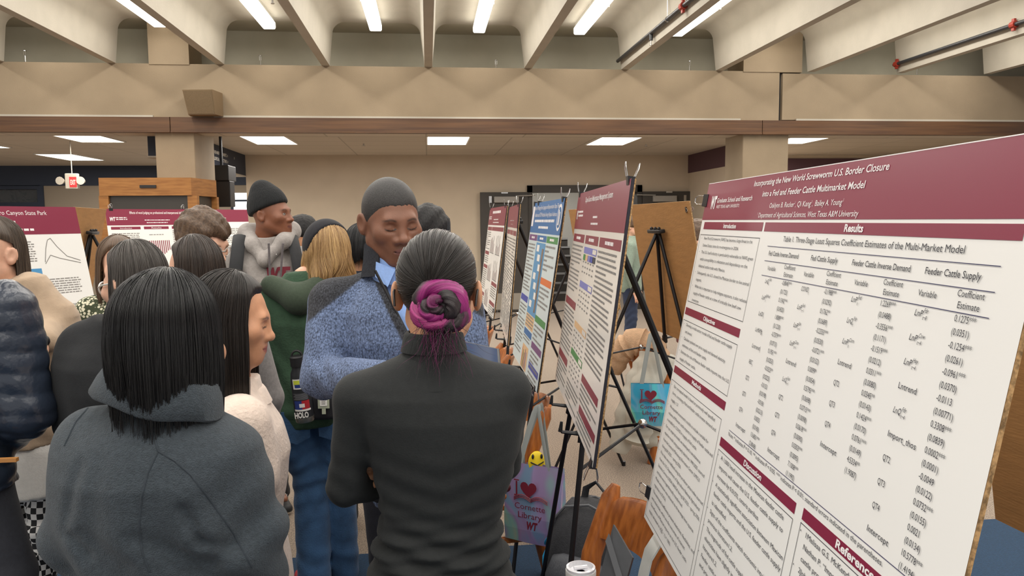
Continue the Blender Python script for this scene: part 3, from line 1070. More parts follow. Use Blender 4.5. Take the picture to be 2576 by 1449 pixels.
para(0.466, 0.598, 0.35, [['A 1,000 head increase in the Mexican feeder cattle', 'imports will cause the U.S. feeder cattle supply to', 'increase by 0.015%, ceteris paribus.'],
     ['A statistically significant association between Mexican', 'feeder cattle imports and the U.S. feeder cattle supply', 'is identified.'], ['Signs of the coefficients match economic intuition and', 'previous literature1,2.'],
     ['The magnitude of fed cattle supply and price flexibility', 'elasticities have slightly increased from earlier', 'literature1,2.'], ['Feeder cattle price flexibility and own price have', 'and price flexibility']], h=0.0088, pitch=0.0192, full=54)
s.frame(0.848, 0.577, 0.34, 0.32, 'ink')
para(0.873, 0.592, 0.31, [['1Melissa G.S. McKendree, Glynn T. Tonsor and', 'Nathan P. \u201cImpacts of retail beef demand on U.S.', 'cattle producers\u201d American Journal'], ['2John M. Marsh', 'Farm-Level']], h=0.0088, pitch=0.0185, full=46)
s.finish([(0.0, 0.045, -1, 0), (0.0, 0.84, -1, 0)])
easel(s, 'easel holding the big cattle market poster at right', off=0.05)



def head(s, frac, title, lines, logo=True, c='maroon', tw=0.6, th=0.022, left=0.5):
    s.quad(0, 0, s.W, s.H * frac, c)
    for i, tx in enumerate(title):
        s.text(tx, s.W * left, s.H * (0.2 + 0.22 * i) * frac + th * 0.6, th, s.W * tw, 'C', c='white', bold=0.01)
    for i, w in enumerate(lines):
        y = s.H * frac * (0.66 + 0.16 * i)
        s.greek(s.W * (left - w / 2), y, s.W * w, 0.009, 0.012, 'white', 0.6)
    if logo:
        s.text('WT', s.W * 0.03, s.H * frac * 0.72, 0.035, 0.05, c='white', shear=0.15, bold=0.05)
        s.greek(s.W * 0.03 + 0.06, s.H * frac * 0.5, s.W * 0.13, 0.03, 0.016, 'white', 0.5)


# ---- second poster: maroon header, glossy
s = Sheet('research_poster', 'glossy maroon-headed management system poster, second in the right row', (0.657, 3.30, 1.792), (-0.08, -1), D2R(7.5), 1.24, 0.82, GP, gloss=True, board=(DARK, 0.008), edge=DARK)
head(s, 0.185, ['Open-Source Makerspace Management System'], [0.1, 0.16], tw=0.55)
for (u, w) in ((0.03, 0.36), (0.43, 0.34), (0.80, 0.42)):
    s.quad(u, 0.172, w, 0.032, 'maroon')
    s.greek(u + w * 0.3, 0.182, w * 0.4, 0.012, 0.016, 'white', 0.7)
s.greek(0.03, 0.216, 0.35, 0.2, 0.0165, para=6)
s.quad(0.03, 0.44, 0.36, 0.03, 'maroon')
s.greek(0.03, 0.48, 0.36, 0.18, 0.0165, para=7)
s.quad(0.03, 0.672, 0.33, 0.03, 'maroon')
s.greek(0.03, 0.71, 0.35, 0.10, 0.0165, para=3)
for v, c in ((0.216, 'lav'), (0.345, 'lav'), (0.50, 'peach'), (0.605, 'green')):
    s.quad(0.43, v, 0.34, 0.024, c)
    s.quad(0.67, v + 0.003, 0.09, 0.016, 'paper', 0.001)
    for r_ in range(4):
        for q in range(5):
            s.quad(0.44 + q * 0.066, v + 0.034 + r_ * 0.019, 0.03, 0.006, 'grey', 0.001)
for i, c in enumerate(('green', 'peach', 'lav', 'royal', 'ink')):
    s.quad(0.435 + i * 0.066, 0.244, 0.06, 0.022, c, 0.0012)
s.greek(0.42, 0.725, 0.36, 0.085, 0.0165, para=4)
s.greek(0.80, 0.216, 0.40, 0.38, 0.0165, para=5)
for v in (0.635, 0.735):
    s.quad(0.80 if v < 0.7 else 0.83, v, 0.38, 0.026, 'maroon')
s.greek(0.80, 0.668, 0.40, 0.06, 0.0165, para=2)
s.greek(0.80, 0.765, 0.40, 0.04, 0.0165)
s.finish([(0.05, 0.0, 0, -1), (1.2, 0.0, 0, -1), (1.21, 0.82, 0, 1)])
easel(s, 'easel under the glossy maroon-headed poster, by the backpack')

# ---- third poster: blue header
s = Sheet('research_poster', 'pale blue poster with bright blue header and coloured section bars', (0.603, 4.33, 1.775), (-0.005, -1), D2R(8.6), 1.02, 0.87, GP, board=(DARK, 0.005), edge=M_blackp)
s.quad(0, 0, s.W, s.H, 'pale', 0.0004)
s.quad(0, 0, s.W, 0.165, 'blue')
s.text('Impact of Managing Peer Language and Representation Shape Their', 0.5, 0.04, 0.022, 0.84, 'C', c='white')
s.text('Audience and STEM Attitudes Among Hispanic Audiences', 0.5, 0.078, 0.022, 0.74, 'C', c='white')
s.greek(0.15, 0.094, 0.7, 0.02, 0.022, 'white', 0.6)
s.greek(0.32, 0.128, 0.36, 0.02, 0.02, 'white', 0.6)
for r_, c in ((0.062, 'white'), (0.048, 'blue')):
    v = [s.P(0.945 + r_ * math.cos(q * PI / 10), 0.085 + r_ * math.sin(q * PI / 10), 0.0012 + (0.001 if c == 'blue' else 0)) for q in range(20)]
    s.mb.add(v, [tuple(reversed(range(20)))], IDX[c])
s.quad(0.925, 0.05, 0.02, 0.07, 'white', 0.003)
s.quad(0.955, 0.06, 0.015, 0.06, 'white', 0.003)
s.quad(0.02, 0.02, 0.07, 0.11, 'white', 0.001)
for u, w, c in ((0.02, 0.31, 'purple'), (0.34, 0.32, 'blue'), (0.67, 0.33, 'green')):
    s.quad(u, 0.175, w, 0.032, c)
    s.greek(u + w * 0.3, 0.185, w * 0.4, 0.012, 0.016, 'white', 0.7)
s.greek(0.03, 0.225, 0.28, 0.27, 0.019, para=3)
s.quad(0.02, 0.51, 0.29, 0.034, 'royal')
s.greek(0.03, 0.56, 0.28, 0.27, 0.019, para=4)
s.quad(0.34, 0.213, 0.32, 0.37, 'sky', 0.0008)
for i in range(7):
    s.quad(0.38 + 0.06 * (i % 3), 0.225 + 0.048 * i, 0.09, 0.034, 'paper', 0.0014)
    s.greek(0.385 + 0.06 * (i % 3), 0.23 + 0.048 * i, 0.08, 0.024, 0.01, 'grey', 0.5)
s.quad(0.57, 0.24, 0.05, 0.32, 'photo', 0.0016)
s.quad(0.34, 0.585, 0.3, 0.07, 'peach')
s.greek(0.35, 0.59, 0.28, 0.06, 0.016)
s.quad(0.34, 0.663, 0.29, 0.032, 'blue')
s.quad(0.37, 0.745, 0.22, 0.12, 'peach', 0.0007)
for i, c in enumerate(('orange', 'green', 'ink', 'purple', 'royal')):
    s.quad(0.385 + 0.036 * i, 0.76 + 0.012 * (i % 3), 0.012, 0.1 - 0.012 * (i % 3), c, 0.0014)
s.greek(0.34, 0.7, 0.28, 0.04, 0.017)
s.greek(0.67, 0.22, 0.31, 0.14, 0.022, para=2)
for v, c in ((0.375, 'orange'), (0.56, 'green'), (0.69, 'purple'), (0.79, 'royal')):
    s.quad(0.66, v, 0.33, 0.032, c)
    s.greek(0.67, v + 0.045, 0.3, 0.075 if v > 0.5 else 0.11, 0.021, para=3)
s.finish([(0.04, 0.0, 0, -1), (0.2, 0, 0, -1), (0.97, 0, 0, -1), (0.95, 0.87, 0, 1)])
easel(s, 'easel under the pale blue poster')

# ---- fourth (narrow from here, bleached by glare) and fifth posters
s = Sheet('research_poster', 'narrow looking glossy poster bleached by glare behind the blue poster', (0.5985, 5.62, 1.775), (-0.057, -1), D2R(5.4), 1.18, 0.84, GP, gloss=True, board=(DARK, 0.005), edge=M_blackp)
head(s, 0.17, ['                    '], [0.4, 0.25], logo=False)
s.quad(0.02, 0.002, 1.14, 0.14, 'maroon', 0.001)
for u in (0.04, 0.42, 0.8):
    s.quad(u, 0.16, 0.34, 0.03, 'maroon')
    s.greek(u, 0.21, 0.34, 0.6, 0.02, para=5)
s.finish([(0.05, 0, 0, -1), (1.1, 0, 0, -1), (0.3, 0.84, 0, 1)])
easel(s, 'easel under the glare-bleached poster, near the dark door')
s = Sheet('research_poster', 'maroon-headed poster with bar charts, farthest of the right row by the dark door', (0.565, 6.95, 1.79), (0.02, -1), D2R(7.5), 1.24, 0.86, GP, board=(DARK, 0.005), edge=M_blackp)
head(s, 0.175, ['                '], [0.3, 0.35], tw=0.6, th=0.024)
s.greek(0.3, 0.03, 0.64, 0.024, 0.03, 'white', 0.7)
for u, w in ((0.03, 0.33), (0.38, 0.84)):
    s.quad(u, 0.165, w, 0.032, 'maroon')
s.greek(0.03, 0.21, 0.33, 0.16, 0.018, para=4)
for v in (0.38, 0.5, 0.74):
    s.quad(0.03, v, 0.33, 0.03, 'maroon')
s.greek(0.03, 0.42, 0.33, 0.07, 0.018)
s.greek(0.03, 0.54, 0.33, 0.18, 0.018)
s.greek(0.03, 0.78, 0.33, 0.06, 0.018)
for u, v in ((0.42, 0.22), (0.84, 0.22), (0.42, 0.45), (0.84, 0.42), (0.42, 0.66)):
    for i in range(6):
        h = 0.05 + 0.1 * abs(math.sin(i * 1.7 + u * 9))
        s.quad(u + 0.05 * i, v + 0.16 - h, 0.014, h, 'maroon' if i % 2 else 'grey', 0.0012)
    s.quad(u, v + 0.162, 0.3, 0.004, 'ink', 0.0012)
for v in (0.6, 0.75):
    s.quad(0.82, v, 0.38, 0.03, 'maroon')
    s.greek(0.82, v + 0.04, 0.38, 0.09, 0.018)
s.finish([(0.05, 0, 0, -1), (1.15, 0, 0, -1), (1.2, 0.8, 1, 0)])
easel(s, 'easel under the farthest maroon-headed poster, by the dark door')

# ---- left side posters
T = at(189, 521, 4.95)
n = Vector((0.86, -0.51, 0)).normalized()
a = Vector((-n.y, n.x, 0))
s = Sheet('research_poster', 'large bat research poster at far left, behind the long-haired person', tuple(T - a * 1.22), a, D2R(13), 1.22, 0.93, GP, board=(M_card, 0.006), edge=M_kraft)
s.quad(0, 0, 1.22, 0.165, 'maroon')
s.text('Roosting Behavior of Bats at Palo Duro Canyon State Park', 0.66, 0.05, 0.026, 0.74, 'C', c='white')
s.text('Graduate School and Research', 0.28, 0.1, 0.03, 0.42, c='white')
s.greek(0.74, 0.085, 0.10, 0.02, 0.026, 'white', 0.6)
s.greek(0.66, 0.13, 0.3, 0.02, 0.022, 'white', 0.6)
s.greek(0.05, 0.2, 0.42, 0.2, 0.016)
s.text('Introduction', 0.24, 0.19, 0.016, 0.13)
s.greek(0.4, 0.205, 0.3, 0.14, 0.016)
s.greek(0.72, 0.205, 0.2, 0.13, 0.014)
s.line([(0.96, 0.33), (0.98, 0.25), (1.0, 0.2), (1.02, 0.19), (1.05, 0.24), (1.1, 0.3), (1.18, 0.33)], 'grey', 0.004)
s.line([(0.96, 0.34), (1.0, 0.29), (1.05, 0.31), (1.18, 0.345)], 'grey', 0.004)
s.quad(0.5, 0.365, 0.22, 0.43, 'photo')
s.quad(0.78, 0.365, 0.15, 0.17, 'sky')
for i in range(10):
    s.quad(0.785 + 0.014 * i, 0.52 - 0.06 * abs(math.sin(i * 2.3)), 0.006, 0.012 + 0.06 * abs(math.sin(i * 2.3)), 'maroon', 0.0012)
s.greek(0.96, 0.43, 0.2, 0.1, 0.014)
s.greek(0.05, 0.43, 0.4, 0.45, 0.018, para=4)
s.text('Natural History Findings and Discussion', 0.86, 0.595, 0.014, 0.26)
s.greek(0.76, 0.62, 0.4, 0.26, 0.022, para=3)
for i in range(5):
    s.quad(0.62 + 0.02 * i, 0.84 - 0.02 * i, 0.006, 0.05, 'maroon', 0.0012)
s.finish([(1.1, 0.93, 0, 1), (0.3, 0.93, 0, 1)])
easel(s, 'easel holding the bat research poster at far left', rear=0.6)

T = at(264, 525, 7.3)
n = Vector((0.66, -0.75, 0)).normalized()
a = Vector((-n.y, n.x, 0))
s = Sheet('research_poster', 'wool judging poster with maroon header in front of the oak kiosk', (T.x, T.y, 1.815), a, D2R(11), 0.80, 0.80, GP, board=(M_card, 0.005), edge=M_kraft)
head(s, 0.19, ['Effects of wool judging on professional and interpersonal skills'], [0.3, 0.26], tw=0.62, th=0.024, left=0.57)
for u, w, tx in ((0.03, 0.26, 'Introduction'), (0.32, 0.23, 'Results'), (0.58, 0.2, 'Conclusion')):
    s.quad(u, 0.165, w, 0.026, 'maroon')
    s.text(tx, u + w / 2, 0.185, 0.014, w * 0.4, 'C', c='white')
s.greek(0.03, 0.225, 0.26, 0.52, 0.017, para=6)
s.greek(0.58, 0.205, 0.2, 0.38, 0.017, para=5)
for i in range(12):
    s.quad(0.335 + 0.018 * i, 0.30, 0.008, 0.11 + 0.02 * math.sin(i), 'maroon', 0.0012)
s.greek(0.36, 0.24, 0.15, 0.02, 0.016)
s.finish([(0.05, 0, 0, -1), (0.02, 0.5, -1, 0)])
easel(s, 'easel under the wool judging poster', spread=0.32, apex=0.5, rear=0.45)
T = at(447, 526, 8.1)
s = Sheet('research_poster', 'maroon-headed poster mostly hidden by the brown-haired man in glasses', (T.x, T.y, 1.82), (0.85, 0.5), D2R(11), 0.70, 0.6, GP, board=(M_card, 0.005), edge=M_kraft)
head(s, 0.22, ['              '], [0.4], tw=0.4)
s.greek(0.03, 0.2, 0.65, 0.38, 0.018, para=5)
s.finish([(0.05, 0, 0, -1)])
easel(s, 'easel under the mostly hidden poster by the kiosk corner', spread=0.3, apex=0.5, rear=0.4)

# ---- brown boards seen from behind, facing the next aisle


def back_board(label, elabel, TLseen, TRseen, z, H, tilt, esp=0.42, clips=()):
    """poster whose plain brown back is towards us; TLseen/TRseen are ground positions of the ends as seen from here"""
    l, r = Vector((TLseen[0], TLseen[1], 0)), Vector((TRseen[0], TRseen[1], 0))
    a = (l - r).normalized()
    W_ = (l - r).length
    s = Sheet('research_poster', label, (r.x, r.y, z), a, tilt, W_, H, GP, board=(M_card, 0.007), edge=M_kraft)
    s.quad(0, 0, W_, H * 0.17, 'maroon')
    s.greek(0.05, H * 0.22, W_ - 0.1, H * 0.7, 0.022, para=5)
    s.finish(clips)
    return easel(s, elabel, spread=esp)


b0, b1 = at(1588, 525, 5.45), at(1737, 510, 4.35)
back_board('plain brown poster back right of the glossy poster, with easel in front', 'easel in front of the brown poster back, in the second aisle', (b0.x, b0.y), (b1.x, b1.y), 1.785, 0.92, D2R(10), clips=[(0.06, 0.05, -1, 0)])
b0, b1 = at(1432, 525, 7.8), at(1520, 520, 6.6)
back_board('brown poster back mostly hidden between the blue and glossy posters', 'easel of the brown poster back beyond the blue poster', (b0.x, b0.y), (b1.x, b1.y), 1.785, 0.92, D2R(10))
back_board('brown poster back at the right edge behind the big poster', 'easel by the right edge, behind the big poster', (1.40, 1.87), (1.47, 0.66), 1.76, 0.92, D2R(9))
b0, b1 = at(185, 525, 5.6), at(266, 532, 6.55)
back_board('brown poster back with easel, behind the bat poster at far left', 'easel against the brown poster back behind the bat poster', (b0.x, b0.y), (b1.x, b1.y), 1.80, 0.92, D2R(12))

# ================================================================ chairs
M_vinyl = mat('maroon_vinyl', rgb(84, 30, 34), 0.35)


def chair(label, x, y, rot):
    """oak chair, curved wide back rail; local -x is the way it faces"""
    t = thing('wooden_chair', label, 'chair', (x, y, 0), 'oak chairs', rot)
    M = t.matrix_basis
    m = MB()
    rings = []
    for i in range(13):                      # curved, dished back panel
        k = -1 + 2 * i / 12
        yy = 0.225 * k
        xx = 0.198 + 0.08 * (1 - k * k)
        th = 0.012
        zt, zb = 0.775 + 0.045 * (1 - k * k) ** 0.5, 0.66 + 0.01 * (1 - k * k)
        dx = 0.045
        rings.append([M @ Vector(p) for p in ((xx - th, yy, zb), (xx - th + dx * 0.5, yy, (zb + zt) / 2), (xx - th + dx, yy, zt - 0.01), (xx + dx, yy, zt), (xx + th + dx, yy, zt - 0.01),
                                               (xx + th + dx * 0.5, yy, (zb + zt) / 2), (xx + th, yy, zb))])
    m.loft(rings)
    m.build('backrest', M_chair, t, smooth=50)
    for sg in (-1, 1):
        m = MB()
        pts = [(0.27, sg * 0.2, 0.0), (0.20, sg * 0.212, 0.3), (0.155, sg * 0.222, 0.45), (0.178, sg * 0.232, 0.60), (0.245, sg * 0.238, 0.78), (0.262, sg * 0.238, 0.822)]
        m.tube([M @ Vector(p) for p in pts], [0.02, 0.026, 0.028, 0.027, 0.026, 0.012], 10, flat=1.25)
        m.build('leg', M_chair, t, smooth=60)
        m = MB()
        m.tube([M @ Vector(p) for p in ((-0.24, sg * 0.215, 0.0), (-0.225, sg * 0.205, 0.44))], [0.018, 0.024], 10)
        m.build('leg', M_chair, t, smooth=60)
    m = MB()
    m.rbox((-0.25, -0.225, 0.39), (0.21, 0.225, 0.43), 0.02, 0, M)
    for sg in (-1, 1):
        m.rbox((-0.23, sg * 0.2 - 0.012, 0.18), (0.24, sg * 0.2 + 0.012, 0.21), 0.008, 0, M)
    m.build('seat_frame', M_chair, t, smooth=40)
    m = MB()
    m.rbox((-0.262, -0.235, 0.43), (0.205, 0.235, 0.478), 0.022, 0, M, 4)
    m.build('seat', M_vinyl, t, smooth=60)
    return t


chair('oak chair nearest the viewer, holding a grey sleeve and white tumbler', 0.355, 2.10, 0.10)
chair('oak chair with iridescent tote bag hung on its back', 0.25, 3.62, 0.1)
chair('oak chair with pale coat and blue tote on its back, in the second aisle', 1.72, 5.25, PI + 0.2)
chair('oak chair partly seen by the tablet, beyond the woman with the pink bun', 0.24, 5.04, 0.0)
chair('far oak chair behind the woman in black, below the maroon poster', 0.19, 6.15, 0.0)
chair('oak chair half hidden below the left edge of the big poster', 1.16, 2.62, PI)

# ================================================================ bags and small things
irid = mat('iridescent_film', rgb(170, 150, 205), 0.22, metal=0.45)
nt = irid.node_tree
tcn = nt.nodes.new('ShaderNodeTexCoord')
nz = nt.nodes.new('ShaderNodeTexNoise')
nz.inputs['Scale'].default_value = 4.0
nz.inputs['Detail'].default_value = 1.5
nz.inputs['Distortion'].default_value = 1.2
mpn = nt.nodes.new('ShaderNodeMapping')
mpn.inputs['Scale'].default_value = (1.5, 1.5, 0.8)
nt.links.new(tcn.outputs['Object'], mpn.inputs[0])
nt.links.new(mpn.outputs[0], nz.inputs['Vector'])
cr = nt.nodes.new('ShaderNodeValToRGB')
for i, (p, c) in enumerate(((0.0, rgb(130, 200, 225)), (0.38, rgb(160, 190, 225)), (0.46, rgb(196, 172, 220)), (0.54, rgb(186, 160, 205)), (0.62, rgb(165, 215, 205)), (0.72, rgb(215, 210, 170)))):
    e = cr.color_ramp.elements[i] if i < 2 else cr.color_ramp.elements.new(p)
    e.position = p
    e.color = c + (1,)
nt.links.new(nz.outputs[0], cr.inputs[0])
nt.links.new(cr.outputs[0], nt.nodes['Principled BSDF'].inputs['Base Color'])
irid2 = irid.copy()
irid2.name = 'iridescent_blue_film'
for e, c in zip(irid2.node_tree.nodes['Color Ramp'].color_ramp.elements, (rgb(60, 190, 225), rgb(70, 180, 220), rgb(120, 190, 225), rgb(90, 200, 215), rgb(150, 225, 190), rgb(235, 225, 130))):
    e.color = c + (1,)
M_strap = mat('grey_webbing', rgb(152, 158, 156), 0.8)
M_mprint = mat('maroon_bag_print', rgb(122, 34, 52), 0.5)


def tote(label, C, face, W_, H_, film, hook, depth=0.05, splay=0.0, content=None):
    """bag hanging from hook; C = centre of the top edge, face = direction its printed side looks"""
    C, n = Vector(C), Vector(face).normalized()
    x = Vector((-n.y, n.x, 0)).normalized()
    up = Vector((0, 0, 1))
    t = thing('tote_bag', label, 'bag', (C.x, C.y, C.z - H_), 'souvenir tote bags')
    pt = lambda u, v, k: C + x * u - up * v + n * k
    m = MB()
    for k in (0, 1):
        rings = []
        for j in range(7):
            v = H_ * j / 6
            dd = depth * (0.25 + 0.75 * min(1, j / 4)) if j < 6 else depth * 0.8
            w = W_ / 2 * (1 - 0.03 * j / 6)
            e = 0.003 if k else 0.0
            rings.append([pt(-w + e, v, -dd / 2 + e), pt(0, v, -dd / 2 - 0.006 + e), pt(w - e, v, -dd / 2 + e), pt(w * 0.97 - e, v, 0), pt(w - e, v, dd / 2 - e), pt(0, v, dd / 2 + 0.008 - e), pt(-w + e, v, dd / 2 - e), pt(-w * 0.97 + e, v, 0)])
        if k:
            rings = [list(reversed(q)) for q in rings]
        m.loft(rings, 0, cap=False)
    m.add(rings[-1], [tuple(range(8))])
    m.build('bag_body', film, t)
    m = MB()
    for sg in (1, -1):
        o = n * (depth * 0.14 * sg)
        for q in (0.028,):
            pts = [pt(-W_ * 0.24, 0.04, 0) + o, pt(-W_ * 0.24, 0, 0) + o]
            h = Vector(hook)
            for i in range(1, 8):
                k = i / 8
                p0, p1 = pt(-W_ * 0.24, 0, 0) + o, pt(W_ * 0.24, 0, 0) + o
                b_ = p0.lerp(p1, k)
                hh = (h - C).dot(up)
                top = 4 * k * (1 - k)
                pp = b_ + up * hh * (1 - (1 - top) ** 1.6) + (Vector((h.x, h.y, 0)) - Vector((b_.x, b_.y, 0))) * 0.85 * top + n * 0.02 * sg * top
                pts.append(pp)
            pts += [pt(W_ * 0.24, 0, 0) + o, pt(W_ * 0.24, 0.04, 0) + o]
            m.tube(pts, 0.013, 6, flat=0.2, up=n)
    m.build('strap', M_strap, t, smooth=40)
    m = MB()
    O = pt(0, H_ * 0.5, depth / 2 + 0.003)
    ax, ay = (x, up) if x.cross(up).dot(n) > 0 else (-x, up)
    ax = tuple(ax)
    k = W_ / 0.34
    put_text(m, 'I', tuple(O), ax, (0, 0, 1), -0.088 * k, 0.045 * k, 0.085 * k, width=0.010 * k, lift=0.006, mi=0)
    for zz in (0.045, 0.127):
        m.box((-0.098 * k, -0.001, zz * k), (-0.068 * k, 0.001, (zz + 0.006) * k), 0, Matrix.Translation(O + n * 0.006) @ Matrix((Vector(ax), n, up)).transposed().to_4x4())
    hv = []
    for i in range(24):
        a = 2 * PI * i / 24
        hv.append(O + Vector(ax) * (0.0032 * k * 16 * math.sin(a) ** 3 * 0.95 - 0.012 * k) + up * (0.087 * k + 0.0032 * k * (13 * math.cos(a) - 5 * math.cos(2 * a) - 2 * math.cos(3 * a) - math.cos(4 * a))) + n * 0.006)
    m.add(hv, [tuple(reversed(range(24)))])
    for sg in (-1, 1):
        for q in range(3):
            pts = [O + Vector(ax) * (-0.0 + sg * 0.1 * k * j / 6) + up * (0.02 * k + 0.008 * k * q + 0.018 * k * math.sin(PI * j / 6)) + n * 0.006 for j in range(7)]
            m.tube(pts, 0.0028 * k, 4)
    put_text(m, 'Cornette', tuple(O), ax, (0, 0, 1), -0.095 * k, -0.025 * k, 0.034 * k, width=0.18 * k, lift=0.006)
    put_text(m, 'Library', tuple(O), ax, (0, 0, 1), -0.075 * k, -0.072 * k, 0.034 * k, width=0.14 * k, lift=0.006)
    put_text(m, 'WT', tuple(O), ax, (0, 0, 1), -0.03 * k, -0.13 * k, 0.042 * k, width=0.065 * k, lift=0.006, shear=0.15, bold=0.05)
    m.build('printed_emblem', M_mprint, t)
    if content:
        m = MB()
        m.ball(C + up * 0.02, (0.055, 0.03, 0.07), 12)
        m.build('yellow_toy', content, t, smooth=True)
    return t


c = at(1345, 1168, 3.35)
h = at(1340, 1035, 3.45)
tote('lilac iridescent tote bag hanging on the second chair', (c.x + 0.0, c.y, c.z), (-0.7, -1, 0), 0.29, 0.36, irid, (0.50, 3.42, 0.83), 0.07)
m = MB()
m.ball((c.x + 0.01, c.y + 0.005, c.z + 0.0), (0.04, 0.02, 0.06), 14)
for sx in (-0.02, 0.02):
    m.ball((c.x + 0.01 + sx, c.y - 0.014, c.z + 0.04), (0.006, 0.006, 0.012), 6, 1)
m.tube([(c.x - 0.02, c.y - 0.014, c.z + 0.015), (c.x + 0.01, c.y - 0.018, c.z + 0.0), (c.x + 0.04, c.y - 0.014, c.z + 0.015)], 0.003, 5, 1)
tag(m.build('smiley_ball', [mat('smiley_yellow', rgb(240, 208, 32), 0.5), M_blackp], smooth=True, origin=(c.x, c.y, c.z)), 'yellow smiling ball inside the lilac tote bag', 'toy')
c = at(1640, 965, 4.72)
tote('blue iridescent tote bag hanging below the pale coat', (c.x, c.y, c.z), (-0.25, -1, 0), 0.27, 0.27, irid2, (c.x + 0.02, c.y + 0.1, 0.93), 0.07)

# dark laptop sleeve standing in the nearest chair
t = thing('laptop_sleeve', 'charcoal laptop sleeve with strap leaning in the nearest chair', 'sleeve', (0.42, 2.02, 0.48))
A_, B_, C_, D_ = at(1478, 1470, 2.02), at(1545, 1320, 2.06), at(1593, 1403, 2.0), at(1535, 1560, 1.95)
m = MB()
nn = (B_ - A_).cross(C_ - A_).normalized()
nn = nn if nn.y < 0 else -nn
lo = [A_ - Vector((0, 0, 0.12)), B_, C_, D_ - Vector((0, 0, 0.06))]
m.loft([[p + nn * 0.012 for p in lo], [p - nn * 0.012 for p in lo]])
m.build('sleeve_body', mat('sleeve_grey', rgb(84, 86, 90), 0.7, 0.08, 30), t, smooth=30)
m = MB()
e0, e1 = B_.lerp(A_, 0.22), C_.lerp(D_, 0.45)
sd = (B_ - A_).normalized() * 0.012
m.loft([[e0 + nn * 0.014 + sd, e1 + nn * 0.014 + sd, e1 + nn * 0.014 - sd, e0 + nn * 0.014 - sd], [e0 + nn * 0.017 + sd, e1 + nn * 0.017 + sd, e1 + nn * 0.017 - sd, e0 + nn * 0.017 - sd]])
m.build('elastic_strap', mat('strap_grey', rgb(100, 102, 106), 0.8), t)

# white strap bag folded over the near chair post
t = thing('white_bag', 'pale grey cloth bag looped over the nearest chair post', 'bag', (0.56, 1.88, 0.6))
m = MB()
pp = Vector((0.355 + 0.245 + 0.01, 2.10 - 0.195, 0.815))
prof = [(-0.075, -0.16), (-0.06, -0.08), (-0.045, -0.02), (-0.02, 0.018), (0.012, 0.022), (0.04, 0.0), (0.05, -0.06), (0.055, -0.2)]
rings = []
for dx, dz in prof:
    rings.append([pp + Vector((dx, w, dz)) for w in (-0.03, 0.0, 0.035)] + [pp + Vector((dx * 0.94, w, dz - 0.006)) for w in (0.035, 0.0, -0.03)])
m.loft(rings)
m.build('cloth', mat('bag_white', rgb(196, 198, 194), 0.85, 0.04, 20), t, smooth=60)

# tumbler on the nearest chair seat
c = at(1461, 1432, 2.12)
t = thing('tumbler', 'white tumbler with clear lid at the bottom edge, on the nearest chair seat', 'cup', (c.x, c.y, 0.479))
zt = c.z
m = MB()
ring = lambda r, z: [Vector((c.x + r * math.cos(q * PI / 14), c.y + r * math.sin(q * PI / 14), z)) for q in range(28)]
m.loft([ring(0.033, 0.48), ring(0.036, 0.52), ring(0.043, zt - 0.06), ring(0.045, zt - 0.004), ring(0.044, zt), ring(0.041, zt - 0.002), ring(0.040, zt - 0.03)])
m.build('cup_body', mat('tumbler_white', rgb(236, 236, 232), 0.35), t, smooth=50)
m = MB()
m.loft([ring(0.0425, zt - 0.006), ring(0.0425, zt + 0.008), ring(0.036, zt + 0.010), ring(0.034, zt - 0.004), ring(0.012, zt - 0.006)])
m.tube([(c.x - 0.02, c.y, zt + 0.004), (c.x + 0.02, c.y + 0.005, zt + 0.004)], 0.006, 6)
m.build('lid', mat('clear_lid', (0.93, 0.93, 0.97), 0.12, trans=0.25), t, smooth=50)

# black backpack on the floor under the second poster
t = thing('backpack', 'black backpack standing on the floor by the glossy poster easel', 'backpack', (0.66, 3.1, 0.0))
bx, by = 0.63, 3.12
Mb = Matrix.Translation((bx, by, 0.0)) @ Matrix.Rotation(-0.5, 4, 'Z') @ Matrix.Rotation(0.10, 4, 'Y')
m = MB()
rings = []
for z, w, d, o in ((0.0, 0.12, 0.08, 0), (0.02, 0.155, 0.115, 0), (0.15, 0.168, 0.13, -0.01), (0.30, 0.165, 0.12, 0), (0.40, 0.145, 0.10, 0.01), (0.46, 0.11, 0.075, 0.02), (0.49, 0.05, 0.04, 0.025)):
    rings.append([Mb @ Vector((w * math.copysign(abs(math.cos(q)) ** 0.6, math.cos(q)), o + d * math.copysign(abs(math.sin(q)) ** 0.6, math.sin(q)), z)) for q in [2 * PI * j / 28 for j in range(28)]])
m.loft(rings)
M_bpk = mat('backpack_nylon', rgb(50, 51, 55), 0.7, 0.15, 90, 0.2, 200)
m.build('main_body', M_bpk, t, smooth=60)
m = MB()
rings = []
for z, w, d in ((0.03, 0.11, 0.03), (0.06, 0.135, 0.05), (0.2, 0.135, 0.052), (0.27, 0.115, 0.035), (0.29, 0.07, 0.01)):
    rings.append([Mb @ Vector((w * math.copysign(abs(math.cos(q)) ** 0.6, math.cos(q)), -0.125 + d * math.copysign(abs(math.sin(q)) ** 0.6, math.sin(q)), z)) for q in [2 * PI * j / 24 for j in range(24)]])
m.loft(rings)
m.build('front_pocket', mat('backpack_ribbed', rgb(78, 80, 86), 0.6, 0.3, 60, stretch=(8, 8, 0.3)), t, smooth=60)
m = MB()
m.tube([Mb @ Vector(p) for p in ((-0.045, 0.03, 0.46), (-0.04, 0.03, 0.53), (0.0, 0.03, 0.565), (0.04, 0.03, 0.53), (0.045, 0.03, 0.46))], 0.016, 8, flat=0.4, up=(0, 1, 0))
m.build('top_handle', M_bpk, t, smooth=50)
